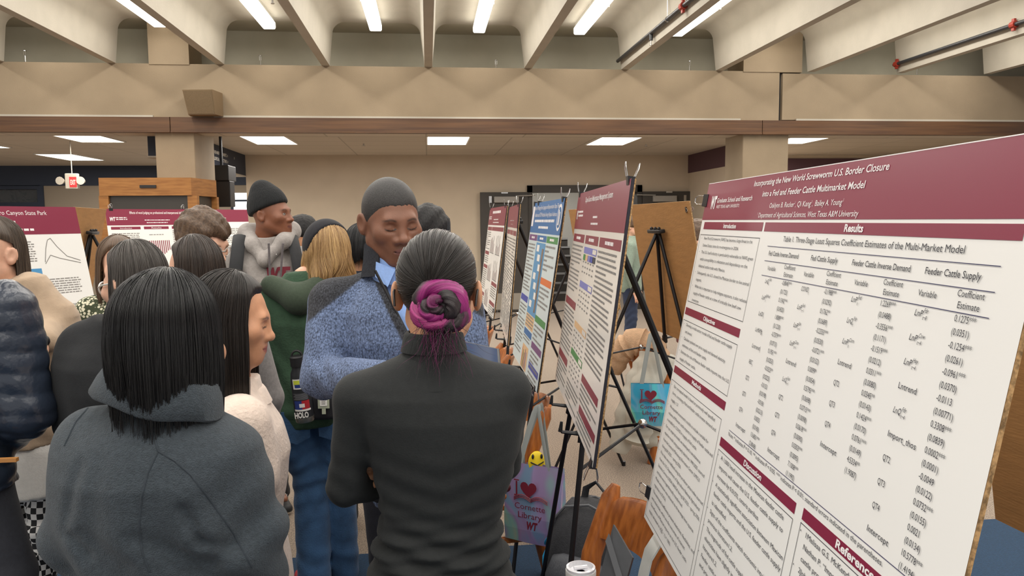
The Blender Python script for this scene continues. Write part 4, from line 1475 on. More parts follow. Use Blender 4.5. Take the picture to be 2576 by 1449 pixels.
for yy, sc_ in ((-0.055, 0.985), (0.05, 0.985)):
    m = MB()
    m.tube([Mb @ Vector((0.168 * sc_ * c_ * 1.0, yy, z_)) for c_, z_ in ((-0.99, 0.06), (-1.0, 0.2), (-0.985, 0.31), (-0.87, 0.40), (-0.62, 0.462), (0, 0.492), (0.62, 0.462), (0.87, 0.40), (0.985, 0.31), (1.0, 0.2), (0.99, 0.06))], 0.006, 6)
    m.build('zip_track', mat('zip_tape', rgb(88, 90, 94), 0.6), t, smooth=50)
for sg in (-1, 1):
    m = MB()
    m.tube([Mb @ Vector(p) for p in ((sg * 0.08, 0.09, 0.45), (sg * 0.1, 0.155, 0.34), (sg * 0.1, 0.16, 0.2), (sg * 0.13, 0.1, 0.05))], 0.025, 8, flat=0.3, up=(0, 1, 0))
    m.build('shoulder_strap', M_bpk, t, smooth=50)
m = MB()
q = Mb @ Vector((-0.165, -0.06, 0.26))
m.tube([q, q + Vector((-0.012, -0.01, -0.03)), q + Vector((-0.013, -0.01, -0.075))], [0.004, 0.008, 0.008], 6, flat=0.4)
q = Mb @ Vector((0.05, -0.185, 0.15))
m.rbox((q.x - 0.02, q.y - 0.01, q.z - 0.006), (q.x + 0.02, q.y, q.z + 0.006), 0.003)
m.tube([Mb @ Vector((-0.17, -0.02, 0.30)), Mb @ Vector((-0.19, 0.0, 0.26)), Mb @ Vector((-0.2, 0.03, 0.235))], 0.006, 6)
m.build('zip_pull', mat('zip_blue', rgb(40, 160, 214), 0.4), t, smooth=40)

# coat draped over the chair in the second aisle
t = thing('draped_coat', 'pale grey puffer coat with fleece draped over the far chair', 'coat', (1.52, 5.2, 0.1))
M_puff = mat('coat_grey', rgb(196, 192, 180), 0.8, 0.05, 12, 0.25, 25)
M_fleece = mat('coat_fleece', rgb(216, 180, 146), 0.95, 0.08, 40, 0.4, 120)


def blob(m, pts, rad, mi=0, n=14, amp=0.012, seed=1, flat=1.0, up=None):
    r = random.Random(seed)
    P_ = [Vector(p) for p in pts]
    fine, fr = [], []
    for i in range(len(P_) - 1):
        for k in range(6):
            q = k / 6
            fine.append(P_[i].lerp(P_[i + 1], q))
            fr.append((rad[i] + (rad[i + 1] - rad[i]) * q) * (1 + amp * 8 * math.sin((i * 6 + k) * 2.1 + seed)))
    fine.append(P_[-1])
    fr.append(rad[-1] * 0.8)
    m.tube(fine, fr, n, mi, flat=flat, up=up)


m = MB()
cc = lambda x, y, Y: at(x, y, Y)
blob(m, [cc(1640, 900, 5.05), cc(1610, 960, 5.0), cc(1580, 1050, 4.95), cc(1555, 1135, 4.95)], [0.09, 0.10, 0.09, 0.075], 0, seed=2)
blob(m, [cc(1650, 900, 5.0), cc(1625, 980, 4.9), cc(1610, 1060, 4.85), cc(1598, 1115, 4.85)], [0.09, 0.11, 0.1, 0.08], 0, seed=3)
blob(m, [cc(1660, 890, 5.2), cc(1650, 960, 5.15), cc(1645, 1050, 5.1), cc(1625, 1120, 5.1)], [0.12, 0.15, 0.15, 0.12], 0, seed=5)
m.build('coat_sleeves', M_puff, t, smooth=60)
m = MB()
blob(m, [cc(1545, 935, 5.3), cc(1565, 880, 5.25), cc(1600, 858, 5.2), cc(1640, 872, 5.15), cc(1670, 910, 5.1)], [0.055, 0.09, 0.1, 0.1, 0.06], 0, seed=4)
m.build('fleece_lining', M_fleece, t, smooth=60)

# ================================================================ people: bodies grown as one smooth surface
class SDF:
    def __init__(s, lo, hi, h):
        s.lo, s.h = np.array(lo, float), h
        s.n = np.ceil((np.array(hi, float) - s.lo) / h).astype(int) + 1
        s.g = np.full(s.n, 0.2, np.float32)

    def _pts(s, lo, hi):
        a = np.clip(np.floor((np.array(lo) - s.lo) / s.h).astype(int), 0, s.n - 1)
        b = np.clip(np.ceil((np.array(hi) - s.lo) / s.h).astype(int) + 1, 1, s.n)
        if (b <= a).any():
            return None, None
        ax = [(s.lo[i] + s.h * np.arange(a[i], b[i])).astype(np.float32) for i in range(3)]
        return tuple(slice(a[i], b[i]) for i in range(3)), np.meshgrid(*ax, indexing='ij')

    def _mix(s, sl, d, k, op):
        g = s.g[sl]
        k = max(k, 1e-5)
        if op == 'u':
            hh = np.maximum(k - np.abs(g - d), 0) / k
            s.g[sl] = np.minimum(g, d) - hh * hh * k * 0.25
        elif op == 's':
            hh = np.maximum(k - np.abs(g + d), 0) / k
            s.g[sl] = np.maximum(g, -d) + hh * hh * k * 0.25
        else:
            hh = np.maximum(k - np.abs(g - d), 0) / k
            s.g[sl] = np.maximum(g, d) + hh * hh * k * 0.25

    def cap(s, a, b, ra, rb=None, k=0.02, op='u', M=None, flat=None):
        rb = ra if rb is None else rb
        a, b = Vector(a), Vector(b)
        if M is not None:
            a, b = M @ a, M @ b
            if flat:
                flat = (M.to_3x3() @ Vector(flat[0]), flat[1])
        r = max(ra, rb) + 0.02 + k
        lo = [min(a[i], b[i]) - r for i in range(3)]
        hi = [max(a[i], b[i]) + r for i in range(3)]
        sl, P = s._pts(lo, hi)
        if sl is None:
            return s
        ab = b - a
        L2 = max(ab.length_squared, 1e-9)
        q = [P[i] - a[i] for i in range(3)]
        t = np.clip((q[0] * ab[0] + q[1] * ab[1] + q[2] * ab[2]) / L2, 0, 1)
        q = [q[i] - t * ab[i] for i in range(3)]
        if flat:
            n, f = Vector(flat[0]).normalized(), flat[1]
            dn = (q[0] * n[0] + q[1] * n[1] + q[2] * n[2]) * (1 / f - 1)
            q = [q[i] + dn * n[i] for i in range(3)]
        d = np.sqrt(q[0] ** 2 + q[1] ** 2 + q[2] ** 2) - (ra + (rb - ra) * t)
        s._mix(sl, d, k, op)
        return s

    def ell(s, c, r, k=0.02, op='u', M=None, rot=None):
        T = (M.copy() if M is not None else Matrix.Identity(4)) @ Matrix.Translation(Vector(c))
        if rot is not None:
            T = T @ rot
        sc = T.to_scale().x
        R = T.to_3x3().normalized()
        c = T.translation
        rm = max(r) * sc + 0.02 + k
        sl, P = s._pts([c[i] - rm for i in range(3)], [c[i] + rm for i in range(3)])
        if sl is None:
            return s
        q = [P[i] - c[i] for i in range(3)]
        l = [sum(q[i] * R[i][j] for i in range(3)) for j in range(3)]
        r = [x * sc for x in r]
        k0 = np.sqrt(sum((l[j] / r[j]) ** 2 for j in range(3)))
        k1 = np.sqrt(sum((l[j] / r[j] ** 2) ** 2 for j in range(3))) + 1e-9
        s._mix(sl, k0 * (k0 - 1) / k1, k, op)
        return s

    def loft(s, tab, k=0.03, M=None, p=2.3, op='u'):
        """stack of rounded cross-sections (z, cx, cy, a, b) in the upright frame M"""
        tab = np.array(tab, float)
        Mi = np.array((M or Matrix.Identity(4)).inverted())
        rm = float(max(tab[:, 3].max(), tab[:, 4].max()) + np.abs(tab[:, 1:3]).max() + 0.05)
        c0 = (M or Matrix.Identity(4)) @ Vector((0, 0, tab[0, 0]))
        c1 = (M or Matrix.Identity(4)) @ Vector((0, 0, tab[-1, 0]))
        sl, P = s._pts([min(c0[i], c1[i]) - rm for i in range(3)], [max(c0[i], c1[i]) + rm for i in range(3)])
        if sl is None:
            return s
        l = [P[0] * Mi[j, 0] + P[1] * Mi[j, 1] + P[2] * Mi[j, 2] + Mi[j, 3] for j in range(3)]
        f = [np.interp(l[2], tab[:, 0], tab[:, j]).astype(np.float32) for j in range(1, 5)]
        q = (np.abs((l[0] - f[0]) / f[2]) ** p + np.abs((l[1] - f[1]) / f[3]) ** p) ** (1 / p)
        d = (q - 1) * np.minimum(f[2], f[3])
        d = np.maximum(d, np.maximum(tab[0, 0] - l[2], l[2] - tab[-1, 0]))
        s._mix(sl, d, k, op)
        return s

    def half(s, o, n, k=0.004):
        """keep only the side the normal points to"""
        n = Vector(n).normalized()
        sl, P = s._pts(s.lo, s.lo + s.n * s.h)
        d = -sum((P[i] - o[i]) * n[i] for i in range(3))
        s._mix(sl, d, k, 'i')
        return s

    def push(s, fn):
        sl, P = s._pts(s.lo, s.lo + s.n * s.h)
        s.g += fn(*P).astype(np.float32)
        return s

    def mesh(s):
        g = s.g
        g[0], g[-1], g[:, 0], g[:, -1], g[:, :, 0], g[:, :, -1] = (np.maximum(q, 0.01) for q in (g[0], g[-1], g[:, 0], g[:, -1], g[:, :, 0], g[:, :, -1]))
        ins = g < 0
        nx, ny, nz = g.shape
        acc = np.zeros((nx - 1, ny - 1, nz - 1, 3), np.float32)
        cnt = np.zeros((nx - 1, ny - 1, nz - 1), np.float32)
        for ax in range(3):
            o1, o2 = [i for i in range(3) if i != ax]
            for e1 in (0, 1):
                for e2 in (0, 1):
                    def sl(e):
                        q = [None] * 3
                        q[ax] = slice(e, g.shape[ax] - 1 + e)
                        q[o1] = slice(e1, g.shape[o1] - 1 + e1)
                        q[o2] = slice(e2, g.shape[o2] - 1 + e2)
                        return tuple(q)
                    v0, v1 = g[sl(0)], g[sl(1)]
                    idx = np.nonzero(ins[sl(0)] != ins[sl(1)])
                    t = v0[idx] / (v0[idx] - v1[idx])
                    acc[idx + (np.full(len(t), ax),)] += t
                    acc[idx + (np.full(len(t), o1),)] += e1
                    acc[idx + (np.full(len(t), o2),)] += e2
                    cnt[idx] += 1
        act = np.nonzero(cnt > 0)
        num = np.full(cnt.shape, -1, np.int64)
        num[act] = np.arange(len(act[0]))
        V = (np.stack(act, 1) + acc[act] / cnt[act][:, None]) * s.h + s.lo
        F = []
        for ax in range(3):
            o1, o2 = [(1, 2), (2, 0), (0, 1)][ax]
            q0, q1 = [slice(None)] * 3, [slice(None)] * 3
            q0[ax], q1[ax] = slice(0, -1), slice(1, None)
            a, b = ins[tuple(q0)], ins[tuple(q1)]
            for flip in (False, True):
                idx = np.nonzero(a & ~b if not flip else ~a & b)
                idx = [i.copy() for i in idx]
                ok = (idx[o1] > 0) & (idx[o2] > 0) & (idx[o1] < g.shape[o1] - 1) & (idx[o2] < g.shape[o2] - 1)
                idx = [i[ok] for i in idx]

                def c(d1, d2):
                    q = [None] * 3
                    q[ax] = idx[ax]
                    q[o1] = idx[o1] - d1
                    q[o2] = idx[o2] - d2
                    return num[tuple(q)]
                quad = [c(1, 1), c(0, 1), c(0, 0), c(1, 0)]
                if flip:
                    quad = quad[::-1]
                F.append(np.stack(quad, 1))
        F = np.concatenate(F)
        F = F[(F >= 0).all(1)]
        return V, F


def np_obj(name, parts, mats, parent, colors=None, mat_fn=None, smooth=True):
    """one mesh object from numpy pieces [(V, F)], coloured per vertex"""
    V = np.concatenate([p[0] for p in parts])
    off, Fs = 0, []
    for v, f in parts:
        Fs += (f + off).tolist() if isinstance(f, np.ndarray) else [[i + off for i in q] for q in f]
        off += len(v)
    inv = np.array(parent.matrix_world if False else parent.matrix_basis.inverted()) if parent is not None else np.eye(4)
    Vl = V @ inv[:3, :3].T + inv[:3, 3]
    me = bpy.data.meshes.new(name)
    me.from_pydata(Vl.tolist(), [], Fs)
    for m in (mats if isinstance(mats, (list, tuple)) else [mats]):
        me.materials.append(m)
    if smooth:
        me.polygons.foreach_set('use_smooth', [True] * len(me.polygons))
    if mat_fn is not None:
        fc = np.array([V[list(f)].mean(0) for f in Fs])
        me.polygons.foreach_set('material_index', mat_fn(fc).astype(int).tolist())
    if colors is not None:
        at_ = me.color_attributes.new('Col', 'FLOAT_COLOR', 'POINT')
        c = np.ones((len(V), 4), np.float32)
        c[:, :3] = colors(V) if callable(colors) else colors
        at_.data.foreach_set('color', c.ravel())
    me.update()
    o = bpy.data.objects.new(name, me)
    COL.objects.link(o)
    if parent is not None:
        o.parent = parent
    return o


def sstep(x, a, b):
    t = np.clip((x - a) / (b - a), 0, 1)
    return t * t * (3 - 2 * t)


def hM(p, yaw=0, pitch=0, roll=0, sc=1.0):
    return Matrix.Translation(Vector(p)) @ Matrix.Rotation(math.radians(yaw), 4, 'Z') @ Matrix.Rotation(math.radians(pitch), 4, 'X') @ Matrix.Rotation(math.radians(roll), 4, 'Y') @ Matrix.Scale(sc, 4)


def head_sdf(M, h, fem, neck_to, closed, nose=1.0, full=1.0, ears=True):
    """head and neck; face looks along local -y, origin between the eyes' height and the ears"""
    c = M.translation
    lo = [min(c[i], neck_to[i]) - 0.165 for i in range(3)]
    hi = [max(c[i], neck_to[i]) + 0.165 for i in range(3)]
    lo[2] = neck_to[2] - 0.03
    S = SDF(lo, hi, h)
    j = 0.92 if fem else 1.0
    S.ell((0, 0.015, 0.032), (0.077, 0.097, 0.091), 0.02, M=M)
    S.ell((0, -0.038, -0.032), (0.061 * j, 0.060, 0.078), 0.045, M=M)
    for x in (-1, 1):
        S.cap((x * 0.053 * j, 0.0, -0.058), (x * 0.020 * j, -0.076, -0.100), 0.019, 0.014, 0.035, M=M)
        S.ell((x * 0.043, -0.066, -0.022), (0.026, 0.024, 0.022), 0.03, M=M)
    S.ell((0, -0.080, -0.101), (0.021 * j, 0.017, 0.016), 0.03, M=M)
    S.ell((0, -0.082, -0.062), (0.034, 0.019, 0.026), 0.025, M=M)
    S.cap((-0.033, -0.083, 0.020), (0.033, -0.083, 0.020), 0.0105 if not fem else 0.008, k=0.022, M=M)
    for x in (-1, 1):
        S.ell((x * 0.032, -0.103, 0.000), (0.019, 0.016, 0.012), 0.014, 's', M=M)
        S.ell((x * 0.032, -0.0795, -0.001), (0.0155, 0.0135, 0.0115), 0.005, M=M)
        if closed:
            S.cap((x * 0.018, -0.0935, -0.007), (x * 0.046, -0.0885, -0.006), 0.0022, k=0.003, M=M)
    S.cap((0, -0.088, 0.014), (0, -0.110 * nose, -0.030), 0.0075, 0.0110, 0.016, M=M)
    S.ell((0, -0.115 * nose, -0.033), (0.0125, 0.011, 0.0105), 0.010, M=M)
    for x in (-1, 1):
        S.ell((x * 0.0155 * (1.15 if full > 1 else 1), -0.102, -0.037), (0.0095, 0.011, 0.0088), 0.008, M=M)
        S.ell((x * 0.0075, -0.110, -0.046), (0.0038, 0.005, 0.0035), 0.004, 's', M=M)
    z0 = -0.068
    for x in (-1, 1):
        S.cap((x * 0.023, -0.091, z0), (x * 0.004, -0.1015, z0 + 0.0065), 0.0045, 0.0062 * full, 0.008, M=M)
        S.cap((x * 0.021, -0.091, z0 - 0.002), (0, -0.1, z0 - 0.0085), 0.0050, 0.0072 * full, 0.008, M=M)
    S.cap((-0.021, -0.099, z0 - 0.001), (0.021, -0.099, z0 - 0.001), 0.0022, k=0.004, op='s', M=M)
    for x in ((-1, 1) if ears is True else ears):
        R_ = Matrix.Rotation(x * -0.35, 4, 'Z') @ Matrix.Rotation(-0.2, 4, 'X')
        S.ell((x * 0.084, 0.020, -0.008), (0.009, 0.020, 0.033), 0.008, M=M, rot=R_)
        S.ell((x * 0.090, 0.013, -0.004), (0.006, 0.011, 0.019), 0.005, 's', M=M, rot=R_)
    nk = 0.050 if fem else 0.060
    base = M @ Vector((0, 0.028, -0.055))
    S.cap(base, neck_to, nk, nk * 1.12, 0.03)
    return S


def face_paint(M, skin, lips, brow, closed=True, beard=0.0, eye=(0.05, 0.035, 0.03), lid=None):
    Mi = np.array(M.inverted())
    skin, lips, brow = map(np.array, (skin, lips, brow))

    def fn(V):
        L = V @ Mi[:3, :3].T + Mi[:3, 3]
        x, y, z = L[:, 0], L[:, 1], L[:, 2]
        ax = np.abs(x)
        C = np.tile(skin, (len(V), 1))
        front = sstep(-y, 0.05, 0.07)

        def lay(m, c):
            nonlocal C
            C = C * (1 - m[:, None]) + np.array(c) * m[:, None]
        if beard:
            m = np.exp(-((ax / 0.045) ** 2 + ((z + 0.086) / 0.034) ** 2) ** 1.5) * front * beard
            lay(m, skin * 0.45)
            lay((1 - sstep(np.abs(z + 0.0545) , 0.003, 0.007)) * (1 - sstep(ax, 0.018, 0.028)) * front * beard, skin * 0.3)
        lay((1 - sstep(np.sqrt((x / 0.025) ** 2 + ((z + 0.069) / 0.0115) ** 2), 0.8, 1.05)) * sstep(-y, 0.085, 0.09), lips)
        lay((1 - sstep(np.abs(z + 0.069), 0.0008, 0.0028)) * (1 - sstep(ax, 0.02, 0.025)) * sstep(-y, 0.08, 0.088), lips * 0.4)
        bz = 0.0195 + 0.0045 * sstep(ax, 0.012, 0.034) - 0.35 * np.maximum(ax - 0.036, 0)
        lay((1 - sstep(np.abs(z - bz), 0.001, 0.0048)) * sstep(ax, 0.012, 0.020) * (1 - sstep(ax, 0.044, 0.056)) * front * 0.75, brow)
        if closed:
            lay((1 - sstep(np.abs(z + 0.0075 - 0.02 * (ax - 0.032) ** 2 / 0.001), 0.0008, 0.0026)) * sstep(ax, 0.014, 0.018) * (1 - sstep(ax, 0.046, 0.05)) * front, brow * 0.6)
        else:
            e = np.sqrt(((ax - 0.032) / 0.0135) ** 2 + ((z + 0.001) / 0.0062) ** 2)
            lay((1 - sstep(e, 0.9, 1.15)) * front, (0.03, 0.025, 0.02))
            lay((1 - sstep(e, 0.7, 0.9)) * front, (0.62, 0.58, 0.55))
            lay((1 - sstep(np.sqrt((ax - 0.032) ** 2 + (z + 0.001) ** 2), 0.004, 0.006)) * front, eye)
        return C
    return fn


def hand_sdf(W_, F_, N_, size=1.0, curl=0.5, side=1, spread=0.06, h=0.0035):
    """W_ wrist, F_ direction of the fingers, N_ direction the back of the hand looks, side +1/-1 puts the thumb"""
    F_, N_ = Vector(F_).normalized(), Vector(N_)
    N_ = (N_ - F_ * N_.dot(F_)).normalized()
    X = F_.cross(N_) * side
    M = Matrix((X, F_, N_)).transposed().to_4x4()
    M.translation = Vector(W_)
    M = M @ Matrix.Scale(size, 4)
    c = M @ Vector((0, 0.08, 0))
    S = SDF([c[i] - 0.135 * size for i in range(3)], [c[i] + 0.135 * size for i in range(3)], h)
    S.cap((0, -0.03, 0), (0, 0.02, 0), 0.026, 0.027, 0.01, M=M, flat=((0, 0, 1), 0.75))
    for x in (-0.026, -0.009, 0.009, 0.026):
        S.cap((x * 0.7, 0.015, 0), (x, 0.085, 0.002), 0.0145, 0.0115, 0.012, M=M)
    for i, (x, L) in enumerate(((0.030, 0.068), (0.010, 0.078), (-0.010, 0.073), (-0.029, 0.057))):
        p = Vector((x, 0.088, 0.002))
        a, az = 0.0, spread * (1.5 - i)
        for q, (f, r0, r1) in enumerate(((0.45, 0.0095, 0.0088), (0.32, 0.0088, 0.008), (0.23, 0.008, 0.0068))):
            a += curl * (0.85, 1.0, 0.7)[q] * (1 + 0.08 * i)
            d = Vector((math.sin(az) * math.cos(a), math.cos(az) * math.cos(a), -math.sin(a)))
            e = p + d * L * f
            S.cap(p, e, r0, r1, 0.004, M=M)
            p = e
    p = Vector((0.026, 0.025, -0.004))
    for d, L, r0, r1 in (((0.72, 0.6, -0.3), 0.042, 0.0135, 0.011), ((0.35, 0.85, -0.4), 0.032, 0.0108, 0.0095), ((0.1, 0.85, -0.5), 0.026, 0.0095, 0.0078)):
        e = p + Vector(d).normalized() * L
        S.cap(p, e, r0, r1, 0.006, M=M)
        p = e
    return S


def fabric(name, col, rough=0.9, noise=0.10, ns=90.0, bump=0.15, bs=260.0, sheen=None, **kw):
    sheen = (0.04 if sum(col) < 0.3 else 0.15) if sheen is None else sheen
    return mat(name, col, rough, noise, ns, bump, bs, sheen=sheen, **kw)


def skin_mat():
    m = mat('skin', (1, 1, 1), 0.48, 0.06, 40, 0.06, 260, vcol=True)
    b = m.node_tree.nodes['Principled BSDF']
    b.inputs['Subsurface Weight'].default_value = 0.12
    b.inputs['Subsurface Radius'].default_value = (0.012, 0.005, 0.003)
    return m


M_skin = skin_mat()


def hair_mat(name, c0, c1, rough=0.34, spec=0.5):
    """strand-streaked hair: the streaks follow the per-vertex strand coordinate"""
    if name in MATS:
        return MATS[name]
    m = bpy.data.materials.new(name)
    m.use_nodes = True
    nt = m.node_tree
    b = nt.nodes['Principled BSDF']
    b.inputs['Roughness'].default_value = rough
    b.inputs['Specular IOR Level'].default_value = spec
    a = nt.nodes.new('ShaderNodeAttribute')
    a.attribute_name = 'strand'
    n = nt.nodes.new('ShaderNodeTexNoise')
    n.inputs['Scale'].default_value = 1.0
    n.inputs['Detail'].default_value = 5
    n.inputs['Roughness'].default_value = 0.7
    nt.links.new(a.outputs['Vector'], n.inputs['Vector'])
    r = nt.nodes.new('ShaderNodeValToRGB')
    r.color_ramp.elements[0].position, r.color_ramp.elements[1].position = 0.36, 0.66
    r.color_ramp.elements[0].color = tuple(c0) + (1,)
    r.color_ramp.elements[1].color = tuple(c1) + (1,)
    nt.links.new(n.outputs[0], r.inputs[0])
    v = nt.nodes.new('ShaderNodeVertexColor')
    v.layer_name = 'Col'
    mx = nt.nodes.new('ShaderNodeMix')
    mx.data_type = 'RGBA'
    mx.blend_type = 'MULTIPLY'
    mx.inputs[0].default_value = 1
    nt.links.new(r.outputs[0], mx.inputs[6])
    nt.links.new(v.outputs[0], mx.inputs[7])
    nt.links.new(mx.outputs[2], b.inputs['Base Color'])
    bp = nt.nodes.new('ShaderNodeBump')
    bp.inputs['Strength'].default_value = 0.55
    bp.inputs['Distance'].default_value = 0.003
    nt.links.new(n.outputs[0], bp.inputs['Height'])
    nt.links.new(bp.outputs[0], b.inputs['Normal'])
    MATS[name] = m
    return m


def hair_obj(name, parts, strands, m, parent, cols=None):
    o = np_obj(name, parts, m, parent, colors=cols if cols is not None else np.ones((sum(len(p[0]) for p in parts), 3)))
    at_ = o.data.attributes.new('strand', 'FLOAT_VECTOR', 'POINT')
    at_.data.foreach_set('vector', np.concatenate(strands).astype(np.float32).ravel())
    return o


def grid_faces(nr, nc, closed=False):
    i, j = np.meshgrid(np.arange(nr - 1), np.arange(nc if closed else nc - 1), indexing='ij')
    j2 = (j + 1) % nc
    return np.stack([i * nc + j, i * nc + j2, (i + 1) * nc + j2, (i + 1) * nc + j], -1).reshape(-1, 4)


def vnoise(x, seed=0, n=5):
    r = np.random.RandomState(seed)
    o = np.zeros_like(x)
    for i in range(n):
        o += math.pow(0.72, i) * np.sin(x * (1.7 ** i) * r.uniform(0.9, 1.3) + r.uniform(0, 7))
    return o / 2.2


def tubes(paths, radii, n=4):
    """many thin strands at once: paths (N, K, 3), radii (N, K)"""
    P = np.asarray(paths, float)
    N, K, _ = P.shape
    T = np.gradient(P, axis=1)
    T /= np.linalg.norm(T, axis=2, keepdims=True) + 1e-9
    ref = np.array([0.31, 0.87, 0.38])
    A = np.cross(T, ref)
    A /= np.linalg.norm(A, axis=2, keepdims=True) + 1e-9
    B = np.cross(T, A)
    V = np.zeros((N, K, n, 3))
    for j in range(n):
        a = 2 * PI * j / n
        V[:, :, j] = P + (A * math.cos(a) + B * math.sin(a)) * np.asarray(radii)[..., None]
    f = grid_faces(K, n, True)
    F = (f[None] + (np.arange(N) * K * n)[:, None, None]).reshape(-1, 4)
    return V.reshape(-1, 3), F


def long_hair(P, M, length, phi=(55, 305), out=1.0, seed=1, strands=700, m=None, wave=0.0, lift=0.012, part=0.0, taper=0.75, wide=0.0, down=None, cols=None, fall=None, sr=0.0011, back=1.0, bot=0.018, name='hair', hairline=0.60, hedge=5):
    """hair falling from a parting at the crown: phi is the arc (degrees, 0 = face) it covers below the brow;
    length(phi) gives how far each lock falls below eye height"""
    M3 = np.array(M.to_3x3())
    sc = M.to_scale().x
    c = np.array(M.translation)
    NP, NT = 230, 46
    ph = np.radians(np.linspace(phi[0], phi[1], NP))
    a_, b_, h_ = 0.077 + lift, 0.097 + lift, 0.091 + lift + 0.004

    def surf(ph, t, extra=0.0):
        """t 0..1 over the skull to its widest, 1..2 down the fall"""
        L = length(ph)
        th = np.clip(t, 0, 1) * PI / 2
        loc = np.stack([a_ * np.sin(th) * np.sin(ph) * out + part * (1 - np.clip(t, 0, 1)) ** 2, 0.015 - b_ * np.sin(th) * np.cos(ph), 0.032 + h_ * np.cos(th)], -1)
        k = np.where(t < 0.6, 0.0, np.where(t < 1.4, (t - 0.6) ** 2 / 1.6, np.clip(t - 1, 0, 1)))
        k = k * (np.abs(((ph + PI) % (2 * PI)) - PI) > min(math.radians(phi[0]), math.radians(360 - phi[1])) * 0.98) if hairline < 2 else k
        rad = 1 - (1 - taper) * sstep(k, 0.15, 1.0) + wide * np.sin(PI * k)
        loc[..., 0] *= rad
        loc[..., 1] = 0.015 + (loc[..., 1] - 0.015) * rad * (1 + (back - 1) * k)
        loc = loc * (1 + extra[..., None] if np.ndim(extra) else 1 + extra)
        w = loc @ M3.T + c
        dn = np.array(down if down is not None else (0, 0, -1.0))
        w = w + dn * (k * L)[..., None]
        if wave:
            s_ = np.sin(k * L * 34 + ph * 3 + vnoise(ph * 9, seed))
            w[..., 0] += wave * s_ * k * np.cos(ph)
            w[..., 1] += wave * s_ * k * np.sin(ph)
            w[..., 2] += wave * 0.3 * s_ * k
        if fall is not None:
            w = fall(w, k)
        return w
    tt = np.concatenate([np.linspace(0.02, 1, 18), np.linspace(1.04, 1.86, NT - 18)])
    PH, TT = np.meshgrid(ph, tt)
    g = (0.014 * vnoise(PH * 22, seed) + 0.009 * vnoise(PH * 60 + TT * 0.8, seed + 3)) * np.clip(TT, 0.1, 2)
    V0 = surf(PH, TT, g)
    parts, st, cl = [], [], []

    def strand(ph, t):
        return np.stack([np.cos(ph) * 26, np.sin(ph) * 26, t * 0.9 + 0 * ph], -1)
    parts.append((V0.reshape(-1, 3), grid_faces(len(tt), NP)[:, ::-1]))
    st.append(strand(PH, TT).reshape(-1, 3))
    PH2, TT2 = PH, TT
    Vi = surf(PH2, TT2, g - 0.07)
    parts.append((Vi.reshape(-1, 3), grid_faces(len(tt), NP)))
    st.append(strand(PH2, TT2).reshape(-1, 3))
    # the top of the head in front of the parting, down to the hairline
    pf = np.radians(np.linspace(phi[1] - 360, phi[0], 70))
    PF, TF = np.meshgrid(pf, np.linspace(0.02, 1, 16))
    edge = np.abs(np.linspace(-1, 1, 70))
    lim = hairline + (1.0 - hairline) * edge ** hedge
    TF = TF * lim[None]
    GF = 0.010 * vnoise(PF * 22, seed) * np.clip(TF, 0.1, 1) - 0.11 * sstep(TF / lim[None], 0.90, 1.0) * (1 - edge[None] ** 8)
    VF = surf(PF, TF, GF)
    parts.append((VF.reshape(-1, 3), grid_faces(16, 70)[:, ::-1]))
    st.append(strand(PF, TF).reshape(-1, 3))
    r = np.random.RandomState(seed)
    if strands:
        p0 = np.radians(r.uniform(phi[0] - 2, phi[1] + 2, strands))
        K = 22
        t0 = r.uniform(0.02, 0.9, strands)
        t1 = 2.0 + r.uniform(-0.16, 0.14, strands)
        t = t0[:, None] + (t1 - t0)[:, None] * np.linspace(0, 1, K)[None]
        dp = (vnoise(p0 * 40, seed + 9) * 0.05)[:, None] * np.clip(t - 0.6, 0, 2) + (r.normal(0, 0.03, strands))[:, None] * np.clip(t - 1, 0, 2) ** 2
        pp = p0[:, None] + dp
        ex = 0.004 + 0.014 * vnoise(pp * 22, seed) * np.clip(t, 0.1, 2) + r.uniform(-0.012, 0.016, strands)[:, None] + r.uniform(-0.05, 0.05, strands)[:, None] * np.clip(t - 1.3, 0, 1)
        kk = np.clip(t - 1, 0, 1.2)
        Q = surf(pp, np.minimum(t, 2.0), ex)
        Q[..., 2] -= np.maximum(t - 2.0, 0) * 0.25
        rr = r.uniform(0.6, 1.5, strands)[:, None] * sr * (1 - 0.6 * np.linspace(0, 1, K)[None] ** 3)
        v, f = tubes(Q, rr, 4)
        parts.append((v, f))
        st.append(np.repeat(strand(pp + r.uniform(-1, 1, strands)[:, None] * 0.3, t).reshape(-1, 3), 4, 0))
    return hair_obj(name, parts, st, m, P.root, cols)


